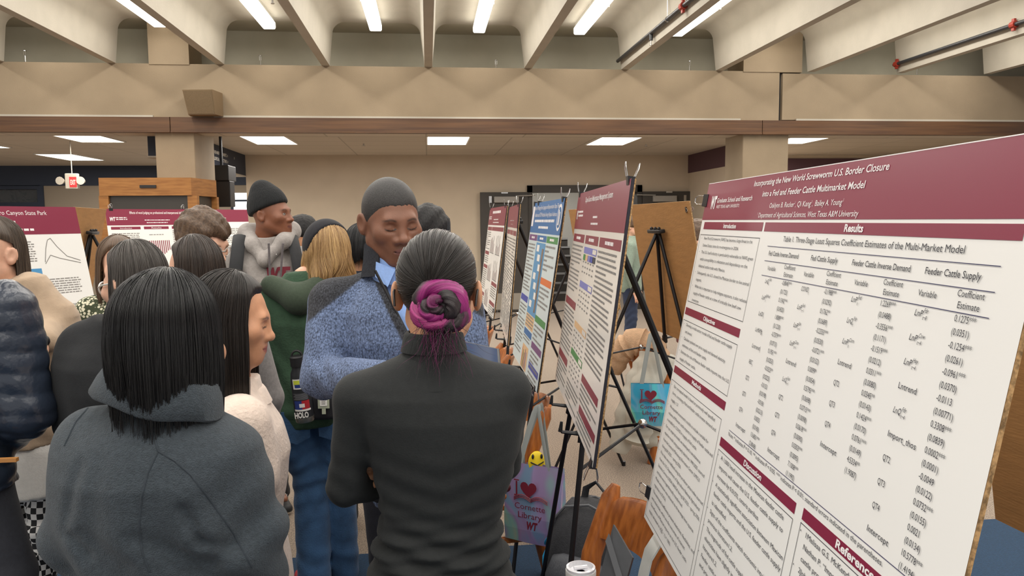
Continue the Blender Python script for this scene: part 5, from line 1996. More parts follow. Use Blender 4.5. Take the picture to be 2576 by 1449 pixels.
def cap_hair(P, M, pole, m, ang, rad=(0.077, 0.097, 0.091), lift=0.008, seed=2, strands=0, cols=None, groove=0.02, name='hair', sr=0.0009, freq=40, rough=0.0):
    """hair laid over the skull, every lock running to the pole (a local direction); ang(phi) = how far it reaches from the pole"""
    pole = Vector(pole).normalized()
    X = pole.orthogonal().normalized()
    Y = pole.cross(X)
    B = np.array([X, Y, pole])
    NP, NT = 220, 30
    M3, c = np.array(M.to_3x3()), np.array(M.translation)
    R_ = np.array(rad) + lift

    def surf(ph, th, ex):
        d = np.stack([np.sin(th) * np.cos(ph), np.sin(th) * np.sin(ph), np.cos(th)], -1) @ B
        l = 1 / np.sqrt(((d / R_) ** 2).sum(-1))
        p = d * (l * (1 + ex))[..., None] + np.array([0, 0.015, 0.032])
        return p @ M3.T + c
    ph = np.linspace(0, 2 * PI, NP, endpoint=False)
    PH, K = np.meshgrid(ph, np.linspace(0.02, 1, NT))
    TH = ang(PH, B) * K
    g = groove * (0.6 * vnoise(np.sin(PH) * freq * 0.6, seed) + 0.5 * vnoise(np.cos(PH) * freq * 1.4, seed + 1)) * np.clip(K * 3, 0, 1) - 0.05 * sstep(K, 0.9, 1.0)
    if rough:
        r0 = np.random.RandomState(seed)
        g = g + rough * r0.normal(0, 1, PH.shape)
    V = surf(PH, TH, g)
    fc = grid_faces(NT, NP, True)
    st = lambda p, k: np.stack([np.cos(p) * 24, np.sin(p) * 24, k * 1.2], -1)
    parts, ss = [(V.reshape(-1, 3), fc)], [st(PH, K).reshape(-1, 3)]
    if strands:
        r = np.random.RandomState(seed)
        p0 = r.uniform(0, 2 * PI, strands)
        k = r.uniform(0.02, 0.25, strands)[:, None] + r.uniform(0.3, 0.75, strands)[:, None] * np.linspace(0, 1, 14)[None]
        k = np.minimum(k, 1)
        pp = p0[:, None] + r.normal(0, 0.02, strands)[:, None] * np.linspace(0, 1, 14)[None]
        Q = surf(pp, ang(pp, B) * k, groove * 0.4 + r.uniform(0, 0.012, strands)[:, None] + 0 * pp)
        v, f = tubes(Q, np.full(pp.shape, sr), 4)
        parts.append((v, f))
        ss.append(np.repeat(st(pp, k).reshape(-1, 3), 4, 0))
    return hair_obj(name, parts, ss, m, P.root, cols)


def short_hair(P, M, m, thick=0.012, line=0.052, seed=1, tuft=0.006, h=0.006, low=-0.03, cut=None, name='hair', front=-0.065, grain=60):
    """cropped hair over the skull, kept above a hairline that dips behind the ears"""
    c = M.translation
    S = SDF([c[i] - 0.17 for i in range(3)], [c[i] + 0.17 for i in range(3)], h)
    S.ell((0, 0.015, 0.032), (0.077 + thick * 0.8, 0.097 + thick, 0.091 + thick), M=M)
    Mi = np.array(M.inverted())

    def hl(X, Y, Z):
        l = [X * Mi[j, 0] + Y * Mi[j, 1] + Z * Mi[j, 2] + Mi[j, 3] for j in range(3)]
        lim = line + (-0.012 - line) * sstep(l[1], -0.072, -0.018) + (low + 0.012) * sstep(l[1], 0.0, 0.035)
        lim = lim + 0.0022 * np.sin(l[0] * 330 + l[1] * 210) + 0.0015 * np.sin(l[0] * 710 + 2)
        d = (lim - l[2]) * 0.9
        g = np.maximum(S.g + 0.55 * thick * np.exp(-np.clip(l[2] - lim, 0, 1) / 0.010), d)
        n = 0
        if tuft:
            n = tuft * (np.sin(l[0] * 210 + 3 * np.sin(l[1] * 60)) * np.sin(l[1] * 150 + 4 * np.sin(l[0] * 50)) * 0.6 + 0.5 * np.sin(l[0] * 90 + l[2] * 70 + seed))
        return g + n - S.g
    S.push(hl)
    V, F = S.mesh()
    L = V @ Mi[:3, :3].T + Mi[:3, 3]
    st = np.stack([L[:, 0] * 300, L[:, 1] * grain, L[:, 2] * 2 * grain], 1)
    return hair_obj(name, [(V, F)], [st], m, P.root)


class Person:
    def __init__(s, label, x, y, yaw, height, fem=False, skin=rgb(196, 146, 116), head=None, hs=1.0, neckb=None, closed=False, lips=None, brow=(0.03, 0.022, 0.02), beard=0.0, res=0.006, arms=None,
                 legs=None, sh=None, sw=None, nose=1.0, full=1.0, lean=(0, 0), eye=(0.05, 0.035, 0.03), thin=0.84, ears=True):
        s.h = H = height
        s.fem, s.yaw = fem, yaw
        s.x, s.y = x, y
        s.root = thing('person', label, 'person', (x, y, 0))
        s.T = Matrix.Translation((x, y, 0)) @ Matrix.Rotation(math.radians(yaw), 4, 'Z')
        s.lean = lean
        L = lambda p: s.T @ Vector((p[0] + lean[0] * p[2] / H, p[1] + lean[1] * p[2] / H, p[2]))
        s.L = L
        sw = sw or (0.165 if fem else 0.19)
        s.sw = sw
        s.sh = sh or {-1: L((-sw, 0.0, H * 0.788)), 1: L((sw, 0.0, H * 0.788))}
        s.hip = {-1: L((-0.085, 0, H * 0.50)), 1: L((0.085, 0, H * 0.50))}
        legs = legs or {}
        s.knee = {q: Vector(legs[q][0]) if q in legs else L((q * 0.095, -0.015, H * 0.28)) for q in (-1, 1)}
        s.ank = {q: Vector(legs[q][1]) if q in legs else L((q * 0.10, 0.03, 0.085)) for q in (-1, 1)}
        s.toe = {q: L((0, 0, 0)) * 0 + s.ank[q] + (s.T.to_3x3() @ Vector((q * 0.03, -0.16, -0.045))) for q in (-1, 1)}
        a = arms or {}
        s.elb = {q: Vector(a[q][0]) if q in a else L((q * (sw + 0.065), 0.03, H * 0.63)) for q in (-1, 1)}
        s.wri = {q: Vector(a[q][1]) if q in a else L((q * (sw + 0.06), -0.06, H * 0.485)) for q in (-1, 1)}
        hp = head or {}
        p = Vector(hp.get('p', L((0, -0.02, H - 0.125 * hs))))
        s.M = hM(p, hp.get('yaw', yaw), hp.get('pitch', 5), hp.get('roll', 0), hs)
        s.nb = Vector(neckb) if neckb else L((0, 0.035, H * 0.835))
        lips = lips or tuple(np.array(skin) * np.array((0.82, 0.55, 0.55)))
        # body: trunk and limbs, head, hands joined in one mesh
        allp = [s.sh[-1], s.sh[1], s.elb[-1], s.elb[1], s.wri[-1], s.wri[1], s.ank[-1], s.ank[1], s.knee[-1], s.knee[1]]
        lo = [min(q[i] for q in allp) - 0.16 for i in range(3)]
        hi = [max(q[i] for q in allp) + 0.16 for i in range(3)]
        lo[2], hi[2] = 0.0, s.nb.z + 0.08
        S = SDF(lo, hi, 0.012)
        k = thin
        S.loft([(z * H, 0 + lean[0] * z, lean[1] * z, aa * k, bb * k) for z, aa, bb in s.torso()], M=s.T)
        S.cap(s.nb, s.nb + Vector((0, 0, 0.03)), 0.05, 0.045, 0.04)
        for q in (-1, 1):
            S.cap(s.sh[q].lerp(s.nb, 0.08), s.elb[q], 0.042 * thin / 0.84, 0.034 * thin / 0.84, 0.04)
            S.cap(s.elb[q], s.wri[q], 0.034 * thin / 0.84, 0.024, 0.02)
            S.cap(s.hip[q], s.knee[q], 0.070, 0.048, 0.04)
            S.cap(s.knee[q], s.ank[q], 0.048, 0.032, 0.03)
            S.cap(s.ank[q] + Vector((0, 0, -0.035)), s.toe[q].lerp(s.ank[q], 0.25) + Vector((0, 0, -0.005)), 0.03, 0.024, 0.02)
        parts = [S.mesh()]
        parts.append(head_sdf(s.M, res, fem, s.nb, closed, nose, full, ears).mesh())
        nhead = (len(parts[0][0]), len(parts[0][0]) + len(parts[1][0]))
        for q in (-1, 1):
            o = a.get(q)
            F_ = (s.wri[q] - s.elb[q])
            kw = dict(N_=s.T.to_3x3() @ Vector((q, -0.2, 0.3)), side=q, curl=0.35)
            if o is not None and len(o) > 2:
                kw.update(o[2])
            F_ = kw.pop('F_', F_)
            parts.append(hand_sdf(s.wri[q], F_, kw.pop('N_'), 0.92 if fem else 1.0, h=0.005 if res > 0.0045 else 0.0035, **kw).mesh())
        fp = face_paint(s.M, skin, lips, brow, closed, beard, eye)

        def cols(V):
            C = np.tile(np.array(skin), (len(V), 1))
            C[nhead[0]:nhead[1]] = fp(V[nhead[0]:nhead[1]])
            return C
        s.body = np_obj('body', parts, M_skin, s.root, colors=cols)

    def torso(s, wide=1.0):
        if s.fem:
            t = [(0.47, .150, .11), (0.51, .168, .12), (0.55, .160, .115), (0.615, .130, .098), (0.68, .140, .108), (0.735, .155, .125), (0.78, .158, .105), (0.802, .135, .085), (0.82, .098, .07), (0.838, .07, .06), (0.86, .055, .053)]
        else:
            t = [(0.47, .150, .115), (0.51, .165, .12), (0.56, .158, .115), (0.615, .152, .112), (0.68, .165, .12), (0.735, .180, .128), (0.78, .180, .112), (0.803, .155, .09), (0.822, .115, .075), (0.842, .08, .066), (0.862, .06, .058)]
        return [(z, a * wide, b * wide) for z, a, b in t]

    def top(s, m, name='shirt', d=0.012, h=0.009, hem=0.49, sleeve=(0.058, 0.050, 0.040), tab=None, cuff=0.02, collar=None, fold=None, cols=None, cut=None, pre=None, neck=None, armk=0.035, p=2.3, wide=1.0, short=False, tM=None):
        """shirt, jumper or jacket over the trunk and arms"""
        H = s.h
        pts = [s.sh[q] for q in (-1, 1)] + [s.elb[q] for q in (-1, 1)] + [s.wri[q] for q in (-1, 1)] + [s.hip[q] for q in (-1, 1)]
        lo = [min(q[i] for q in pts) - 0.20 for i in range(3)]
        hi = [max(q[i] for q in pts) + 0.20 for i in range(3)]
        lo[2] = min(H * hem - 0.02, min(q[2] for q in pts) - 0.08)
        S = SDF(lo, hi, h)
        T = tab or [(z * H, s.lean[0] * z, s.lean[1] * z, a + d, b + d) for z, a, b in s.torso(wide) if z >= hem - 0.03]
        S.loft(T, 0.03, M=tM or s.T, p=p)
        for q in (-1, 1):
            S.cap(s.sh[q], s.elb[q], sleeve[0] + d * 0.3, sleeve[1], armk)
            S.cap(s.nb + Vector((0, 0, -0.015)), s.sh[q] + Vector((0, 0, 0.012)), 0.045 + d * 0.5, 0.04 + d * 0.4, 0.04)
        for q in (-1, 1):
            if not short:
                e = s.wri[q] + (s.elb[q] - s.wri[q]).normalized() * cuff
                S.cap(s.elb[q], e, sleeve[1], sleeve[2], 0.018)
        if pre:
            pre(S)
        if fold:
            S.push(fold)
        if cut:
            cut(S)
        parts = [S.mesh()]
        if collar:
            parts.append(collar().mesh())
        o = np_obj(name, parts, m, s.root, colors=cols)
        return o

    def trousers(s, m, name='trousers', r=(0.098, 0.072, 0.062), top=0.535, h=0.01, fold=True, low=0.055, cols=None, wide=1.0):
        H = s.h
        pts = [s.hip[q] for q in (-1, 1)] + [s.ank[q] for q in (-1, 1)] + [s.knee[q] for q in (-1, 1)]
        lo = [min(q[i] for q in pts) - 0.17 for i in range(3)]
        hi = [max(q[i] for q in pts) + 0.17 for i in range(3)]
        lo[2], hi[2] = 0.0, H * top + 0.03
        S = SDF(lo, hi, h)
        S.loft([(z * H, s.lean[0] * z, s.lean[1] * z, a * wide + 0.004, b * wide + 0.006) for z, a, b in [q for q in s.torso() if q[0] <= top] + [(top, s.torso()[2][1], s.torso()[2][2])]], M=s.T)
        for q in (-1, 1):
            S.cap(s.hip[q] + Vector((0, 0, -0.01)), s.knee[q], r[0], r[1], 0.03)
            S.cap(s.knee[q], s.ank[q] + Vector((0, 0, -0.03)), r[1], r[2], 0.015)
        if fold:
            kz = s.knee[1].z
            S.push(lambda X, Y, Z: 0.004 * np.sin(Z * 75 + 5 * np.sin(X * 17 + 1) + 3 * np.sin(Y * 20)) * np.exp(-((Z - kz) / 0.16) ** 2) + 0.003 * np.sin(Z * 60 + X * 30) * np.exp(-((Z - 0.16) / 0.1) ** 2))
        S.half((0, 0, low), (0, 0, 1))
        return np_obj(name, [S.mesh()], m, s.root, colors=cols)

    def shoes(s, m, sole=None, kind='shoe', r=0.043):
        for q in (-1, 1):
            a, t = s.ank[q], s.toe[q]
            S = SDF([min(a[i], t[i]) - 0.12 for i in range(2)] + [0.0], [max(a[i], t[i]) + 0.12 for i in range(2)] + [a.z + 0.08], 0.007)
            d = (t - a)
            d.z = 0
            d.normalize()
            hb = Vector((a.x, a.y, 0.04)) - d * 0.035
            tb = Vector((t.x, t.y, 0.034)) + d * 0.01
            S.cap(hb, tb, r, r * 0.88, 0.02, flat=((0, 0, 1), 0.85))
            S.cap(a + Vector((0, 0, -0.03)), a + Vector((0, 0, 0.02)), 0.045, 0.045, 0.04)
            S.half((0, 0, 0.0), (0, 0, 1))
            o = np_obj(kind, [S.mesh()], [m, sole or M_white], s.root, mat_fn=lambda C: (C[:, 2] < 0.022) * 1)

    def sub(s, name, mb, m, smooth=60):
        return mb.build(name, m, s.root, smooth=smooth)

    def glasses(s, m, r=0.024, thick=0.0018):
        mb = MB()
        M = s.M
        for x in (-1, 1):
            mb.tube([M @ Vector((x * 0.033 + r * math.cos(a), -0.105 + 0.008 * abs(math.cos(a)) * (1 if x * math.cos(a) > 0 else 0), -0.002 + r * 0.85 * math.sin(a))) for a in [2 * PI * i / 20 for i in range(21)]], thick, 5, cap=False)
            mb.tube([M @ Vector((x * (0.033 + r), -0.098, 0.004)), M @ Vector((x * 0.078, -0.05, 0.006)), M @ Vector((x * 0.082, 0.01, 0.004)), M @ Vector((x * 0.082, 0.03, -0.02))], thick, 5)
        mb.tube([M @ Vector((-0.01, -0.108, 0.002)), M @ Vector((0.01, -0.108, 0.002))], thick, 5)
        return mb.build('glasses', m, s.root, smooth=60)

# ---------------------------------------------------------------- materials for people
H_black = hair_mat('black_hair', (0.004, 0.004, 0.005), (0.014, 0.0135, 0.0145), 0.30, 0.42)
H_dark = hair_mat('dark_brown_hair', (0.006, 0.0045, 0.004), (0.024, 0.018, 0.015), 0.33, 0.42)
H_brown = hair_mat('brown_hair', (0.05, 0.028, 0.016), (0.15, 0.088, 0.048), 0.45)
H_blond = hair_mat('blond_hair', rgb(112, 78, 44), rgb(206, 170, 116), 0.42)
H_buzz = hair_mat('buzzed_hair', (0.005, 0.0045, 0.0045), (0.045, 0.041, 0.04), 0.5, 0.5)  # speckled for cropped texture; the grey also puts highlights into the colour
H_bun = hair_mat('bun_hair', (0.5, 0.5, 0.5), (1.0, 1.0, 1.0), 0.3)
H_crop = hair_mat('cropped_black_hair', (0.006, 0.006, 0.007), (0.028, 0.026, 0.026), 0.55, 0.25)
SK_light = rgb(224, 176, 150)
SK_mid = rgb(206, 152, 118)
SK_tan = rgb(198, 146, 112)
SK_dark = rgb(128, 86, 66)
SK_dark2 = rgb(134, 84, 60)
M_frame = mat('clear_spectacle', rgb(205, 205, 200), 0.15)
M_dframe = mat('dark_spectacle', rgb(36, 30, 28), 0.3)
M_shoeb = mat('shoe_black', rgb(32, 32, 34), 0.6)
M_shoew = mat('shoe_white', rgb(214, 210, 202), 0.6)


def ring_collar(P, C, yaw, tab, a0=-180, a1=180, th=0.006, mi=0, rib=0.0, mat_=None, name='collar', n=80, tilt=0.0, h=None):
    """band of cloth about the neck; tab = (height, radius_x, radius_y) rows from below up, angle 0 is the front (local -y)"""
    M = Matrix.Translation(Vector(C)) @ Matrix.Rotation(math.radians(yaw), 4, 'Z') @ Matrix.Rotation(math.radians(tilt), 4, 'X')
    mb = MB()
    outer, inner = [], []
    rings = []
    for i in range(n + 1):
        a = math.radians(a0 + (a1 - a0) * i / n)
        w = rib * (1 if i % 2 else -1)
        o = [M @ Vector(((rx + w) * math.sin(a), -(ry + w) * math.cos(a), z)) for z, rx, ry in tab]
        q = [M @ Vector(((rx - th) * math.sin(a), -(ry - th) * math.cos(a), z)) for z, rx, ry in reversed(tab)]
        rings.append(o + q)
    full = abs(a1 - a0) >= 359
    mb.loft(rings, 0, cap=not full)
    return mb.build(name, mat_, P.root, smooth=60)


# ================================================================ the woman in black with the pink bun (B)
SC_B = 1.6
hp = at(1104, 735, 1.635)
P = Person('woman with pink and black hair bun in black turtleneck, back to viewer', 0.02, 1.60, 176, 1.66, True, SK_mid, head=dict(p=hp, yaw=170, pitch=7, roll=0), neckb=(0.008, 1.60, 1.37), res=0.0036, sw=0.152, hs=1.02, thin=0.66,
           sh={1: at(905, 1010, 1.60), -1: at(1270, 990, 1.60)},
           arms={1: (at(868, 1225, 1.60), at(1035, 1225, 1.80)), -1: (at(1268, 1165, 1.70), at(1018, 1146, 1.72), dict(F_=Vector((-0.62, -0.78, -0.05)), N_=Vector((0.78, -0.62, 0.1)), curl=0.22, side=-1))})
M_blk = fabric('black_jersey', rgb(29, 32, 33), 0.85, 0.1, 90, 0.12, 300, vcol=False)
H = P.h
zt = lambda y, Y=1.6: at(1100, y, Y).z
cx = lambda l, r, y, Y=1.6: ((at(l, y, Y).x + at(r, y, Y).x) / 2, (at(r, y, Y).x - at(l, y, Y).x) / 2)
rows = []
for y, l, r, d in ((1640, 905, 1305, .115), (1520, 908, 1300, .125), (1449, 922, 1288, .125), (1390, 940, 1272, .118), (1330, 952, 1258, .108), (1280, 956, 1262, .104), (1210, 946, 1285, .106), (1120, 925, 1308, .112), (1040, 895, 1318, .112), (985, 880, 1312, .100), (955, 900, 1290, .086), (930, 935, 1252, .072), (910, 975, 1205, .062), (893, 1010, 1176, .056)):
    c_, h_ = cx(l, r, y)
    rows.append((zt(y), -(c_ - P.x), 0.0, h_, d))


def fold_b(X, Y, Z):
    m = np.exp(-((Z - 0.98) / 0.085) ** 2)
    t = 0.006 * np.sin(Z * 130 + X * 16 + 2.2 * np.sin(X * 13)) + 0.004 * np.sin(Z * 210 - X * 24 + 1)
    m2 = np.exp(-((Z - 1.15) / 0.06) ** 2)
    return t * m + 0.0018 * np.sin(Z * 120 - np.abs(X - 0.02) * 40) * m2 + 0.0016 * np.sin(X * 120 + Z * 60) * np.exp(-((Z - 1.1) / 0.1) ** 2) * (X < -0.1)


P.top(M_blk, 'turtleneck', d=0.004, h=0.0055, hem=0.45, sleeve=(0.050, 0.036, 0.031), tab=rows, fold=fold_b, armk=0.016, p=2.15, cuff=0.0, tM=Matrix.Translation((P.x, P.y, 0)) @ Matrix.Rotation(PI, 4, 'Z'))
nc = at(1092, 893, 1.595)
ring_collar(P, (nc.x, 1.598, nc.z), 176, [(-0.06, 0.105, 0.088), (-0.035, 0.086, 0.074), (-0.008, 0.068, 0.062), (0.008, 0.066, 0.060), (0.010, 0.070, 0.064), (0.045, 0.062, 0.059), (0.050, 0.058, 0.055)], th=0.006, mat_=M_blk, name='folded_collar')
P.trousers(fabric('black_trousers', rgb(34, 35, 38)), low=0.05)
P.shoes(M_shoeb)


def ang_b(ph, B):
    wz = np.cos(ph) * B[0][2] + np.sin(ph) * B[1][2]
    wx = np.abs(np.cos(ph) * B[0][0] + np.sin(ph) * B[1][0])
    return np.radians(84 + 36 * np.clip(wz, 0, 1) - 34 * np.clip(-wz, 0, 1) ** 1.2 - 0 * wx)


cap_hair(P, P.M, (0, 0.97, -0.26), H_dark, ang_b, lift=0.0075, strands=420, groove=0.016, sr=0.0007, freq=60)
# the bun: thick twisted ropes of hair, black and magenta
M3 = P.M
parts, st, cl = [], [], []
MAG, MAG2, BLK = np.array(rgb(168, 36, 128)), np.array(rgb(206, 70, 150)), np.array((0.022, 0.016, 0.018))
rb = np.random.RandomState(4)


def rope(pts, r, cA, cB, tw=5, mixf=None):
    pts = np.array(pts, float)
    n = 40
    t = np.linspace(0, len(pts) - 1, n)
    i0 = np.clip(t.astype(int), 0, len(pts) - 2)
    # Catmull-Rom through the loop points
    pp = np.vstack([2 * pts[0] - pts[1], pts, 2 * pts[-1] - pts[-2]])
    f = (t - i0)[:, None]
    p0, p1, p2, p3 = pp[i0], pp[i0 + 1], pp[i0 + 2], pp[i0 + 3]
    Q = 0.5 * (2 * p1 + (p2 - p0) * f + (2 * p0 - 5 * p1 + 4 * p2 - p3) * f ** 2 + (3 * p1 - p0 - 3 * p2 + p3) * f ** 3)
    W = np.array([tuple(M3 @ Vector(q)) for q in Q])
    T = np.gradient(W, axis=0)
    T /= np.linalg.norm(T, axis=1, keepdims=True)
    ref = np.array(M3.to_3x3() @ Vector((0, 1, 0.05)))
    A = np.cross(T, ref)
    A /= np.linalg.norm(A, axis=1, keepdims=True)
    B = np.cross(T, A)
    ns = 26
    a = np.linspace(0, 2 * PI, ns, endpoint=False)
    k = np.linspace(0, 1, n)
    aa = a[None] + tw * k[:, None]
    r = r * 0.86
    rr = r * (np.sin(PI * np.clip(k * 0.9 + 0.05, 0, 1)) ** 0.35)[:, None] * (1 + 0.09 * np.sin(aa * 5 + 1) + 0.05 * np.sin(aa * 11))
    V = W[:, None] + A[:, None] * (rr * np.cos(a[None]))[..., None] + B[:, None] * (rr * np.sin(a[None]))[..., None]
    parts.append((V.reshape(-1, 3), grid_faces(n, ns, True)))
    st.append(np.stack([np.cos(aa) * 5 + rb.uniform(0, 50), np.sin(aa) * 5, k[:, None] * 2 + 0 * aa], -1).reshape(-1, 3))
    m = sstep(np.sin(aa * 1.0 + rb.uniform(0, 6)) + 0.5 * np.sin(aa * 3), -0.3, 0.5)[..., None]
    cl.append((cA * (1 - m) + cB * m).reshape(-1, 3))


b0 = np.array((-0.020, 0.113, -0.031))
R2 = lambda a, r, dy=0.0: b0 + np.array((1, 1, 0.86)) * 0.82 * np.array((-r * math.cos(math.radians(a)), dy, r * math.sin(math.radians(a))))
rope([R2(200, .046, -.01), R2(160, .052), R2(120, .054, .002), R2(80, .052, .002), R2(40, .053), R2(0, .052), R2(-40, .05, -.01)], 0.021, MAG, BLK * 2)
rope([R2(150, .040, .0), R2(185, .055), R2(220, .055, .004), R2(255, .048, .006), R2(290, .05), R2(325, .055), R2(0, .05, -.005)], 0.020, MAG2 * 0.8, BLK * 2)
rope([R2(0, .060, -.01), R2(-30, .062, -.006), R2(-60, .056), R2(-95, .052, -.004), R2(-130, .05, -.008)], 0.020, MAG, BLK * 1.5)
rope([R2(100, .030, .006), R2(60, .034, .014), R2(20, .034, .016), R2(-20, .036, .014), R2(-60, .034, .01)], 0.018, BLK, BLK * 2)
rope([R2(140, .026, .014), R2(180, .03, .018), R2(220, .032, .018), R2(260, .026, .014), R2(300, .02, .01)], 0.017, MAG, BLK)
rope([R2(60, .016, .018), R2(110, .02, .026), R2(170, .014, .026), R2(250, .01, .024), R2(330, .014, .018)], 0.015, BLK, MAG * 0.5)
rope([R2(-20, .034, .012), R2(10, .038, .018), R2(45, .034, .018), R2(80, .03, .012)], 0.013, MAG2, MAG)
rope([R2(215, .04, .008), R2(240, .03, .016), R2(265, .012, .02)], 0.014, MAG, MAG2)
S = SDF([M3.translation[i] - 0.2 for i in range(3)], [M3.translation[i] + 0.2 for i in range(3)], 0.008)
S.ell(tuple(b0 - np.array((0, 0.012, 0))), (0.05, 0.03, 0.048), M=M3)
V, F = S.mesh()
parts.append((V, F))
st.append(V * 200)
cl.append(np.tile(BLK, (len(V), 1)))
# loose ends and fly-aways at the nape
N = 260
p0 = np.array([R2(rb.uniform(215, 330), rb.uniform(0.02, 0.055), rb.uniform(-0.02, 0.02)) for _ in range(N)])
K = 12
u = np.linspace(0, 1, K)
Ls = rb.uniform(0.03, 0.11, N)
dirs = np.stack([rb.normal(0.0, 0.35, N), rb.normal(0.12, 0.2, N), -np.ones(N)], 1)
paths = p0[:, None] + dirs[:, None] * (Ls[:, None] * u[None])[..., None] + (rb.normal(0, 0.012, (N, 1, 3)) * (u ** 2)[None, :, None])
paths += 0.004 * np.sin(u[None, :, None] * rb.uniform(3, 12, (N, 1, 1)) + rb.uniform(0, 6, (N, 1, 3)))
pw = np.array([[tuple(M3 @ Vector(q)) for q in pa] for pa in paths])
v, f = tubes(pw, rb.uniform(0.0003, 0.0007, (N, 1)) * (1.2 - u[None]), 3)
parts.append((v, f))
st.append(v * 100)
cc_ = np.where((rb.rand(N) < 0.35)[:, None], MAG * 0.5, BLK)
cl.append(np.repeat(cc_, K * 3, 0))
hair_obj('hair_bun', parts, st, H_bun, P.root, np.concatenate(cl))
# earpiece ends of spectacles behind the ears
mb = MB()
for x in (-1, 1):
    mb.tube([M3 @ Vector((x * 0.083, -0.06, 0.012)), M3 @ Vector((x * 0.0875, 0.02, 0.012)), M3 @ Vector((x * 0.086, 0.045, 0.0)), M3 @ Vector((x * 0.083, 0.05, -0.03))], 0.0025, 6)
P.sub('glasses', mb, M_dframe)

# ================================================================ the man in the blue heather jacket (C)
hp = at(984, 556, 2.24)
P = Person('man in blue heather zip jacket looking down, facing viewer', 0.0, 2.27, 6, 1.82, False, SK_dark, head=dict(p=hp, yaw=21, pitch=12, roll=-3), hs=0.975, neckb=(-0.095, 2.30, 1.525), closed=True, beard=0.35, full=1.3, res=0.003,
           lips=(0.20, 0.085, 0.075), brow=(0.012, 0.009, 0.008), sw=0.185, nose=1.0,
           arms={-1: (at(812, 948, 2.19), at(985, 950, 1.93), dict(N_=Vector((0, 0, 1)), curl=0.5)), 1: (at(1192, 960, 2.2), at(1180, 1000, 1.97), dict(N_=Vector((0.5, -0.2, -0.3)), curl=0.6))}, lean=(-0.06, 0.0),
           sh={-1: at(838, 765, 2.28), 1: at(1150, 780, 2.30)})
P.x0 = -0.09
M_jac = mat('heather_knit', (1, 1, 1), 0.95, 0.6, 240, 0.4, 260, vcol=True, sheen=0.05, stretch=(1, 1, 0.6))
BLU, CHA = np.array(rgb(98, 114, 146)), np.array(rgb(54, 56, 62))
zipx = lambda Z: -0.075 + np.clip(1.56 - Z, 0, 0.5) * 0.27
hw = lambda Z: np.clip((Z - 1.19) * 0.21, 0.006, 0.075)


def cut_c(S):
    def fn(X, Y, Z):
        d = np.minimum(hw(Z) - np.abs(X - zipx(Z)), 2.24 - Y)
        return np.maximum(S.g, d * 0.9) - S.g
    S.push(fn)


def fold_c(X, Y, Z):
    return 0.004 * np.sin(Z * 70 + X * 60 + 2 * np.sin(X * 25)) * np.exp(-((X + 0.30) / 0.07) ** 2 - ((Z - 1.27) / 0.1) ** 2) + 0.003 * np.sin(X * 60 - Z * 40)* np.exp(-((Z - 1.2) / 0.1) ** 2)


def col_c(V):
    x, y, z = V[:, 0], V[:, 1], V[:, 2]
    xr = np.abs(x + 0.095)
    lim = 1.545 - np.clip(xr - 0.06, 0, 1) * 0.78
    yoke = sstep(z - lim, -0.004, 0.004) * (1 - sstep(xr - 0.255, -0.003, 0.003))
    band = (1 - sstep(np.abs(x - zipx(z)) - hw(z), 0.024, 0.028)) * (y < 2.26) * (z > 0.9)
    m = np.maximum(yoke, band)[:, None]
    return BLU * (1 - m) + CHA * m


M_shirt = fabric('blue_oxford', rgb(140, 174, 232), 0.7, 0.05, 120, 0.1, 300)
SHT = P.top(M_shirt, 'dress_shirt', d=-0.004, h=0.009, hem=0.48)
JK = P.top(M_jac, 'zip_jacket', d=0.020, h=0.0058, hem=0.47, sleeve=(0.066, 0.060, 0.046), cut=cut_c, fold=fold_c, cols=col_c, cuff=0.05)
nb = Vector((-0.098, 2.262, 1.548))
ring_collar(P, nb, 6, [(-0.03, 0.098, 0.092), (0.02, 0.090, 0.084), (0.065, 0.086, 0.080), (0.072, 0.080, 0.074)], a0=24, a1=326, th=0.012, rib=0.0016, mat_=mat('ribbed_charcoal', tuple(CHA), 0.95, 0.2, 200), name='knit_collar', n=150, tilt=-6)
ring_collar(P, (-0.092, 2.25, 1.552), 6, [(-0.05, 0.074, 0.078), (0.0, 0.071, 0.074), (0.035, 0.068, 0.070)], a0=8, a1=352, th=0.004, mat_=M_shirt, name='shirt_collar')
mb = MB()
for sg in (-1, 1):                           # collar points and button band of the shirt
    c0 = Vector((-0.085 + sg * 0.008, 2.168, 1.545))
    mb.add([c0, c0 + Vector((sg * 0.055, 0.02, 0.022)), c0 + Vector((sg * 0.058, 0.012, -0.02)), c0 + Vector((sg * 0.022, -0.012, -0.048))], [(0, 1, 2, 3), (3, 2, 1, 0)])
P.sub('collar_points', mb, M_shirt).parent = SHT
mb = MB()
for z in (1.49, 1.41, 1.33):
    mb.tube([(zipx(z) + 0.012, 2.142 - (1.5 - z) * 0.03, z), (zipx(z) + 0.012, 2.135 - (1.5 - z) * 0.03, z)], 0.006, 10)
P.sub('shirt_buttons', mb, mat('button', rgb(178, 200, 240), 0.3)).parent = SHT
mb = MB()
for sg in (-1, 1):
    zz = np.linspace(1.545, 1.2, 14)
    mb.tube([(zipx(z) + sg * (hw(z) + 0.002), 2.135 + 0.02 * abs(z - 1.35), z) for z in zz], 0.004, 5)
P.sub('zip_edge', mb, M_blackp).parent = JK
P.trousers(fabric('navy_chinos', rgb(36, 38, 50)), top=0.53)
P.shoes(M_shoeb)
short_hair(P, P.M, H_buzz, thick=0.0045, line=0.058, grain=260, tuft=0.0, h=0.003, low=-0.038)
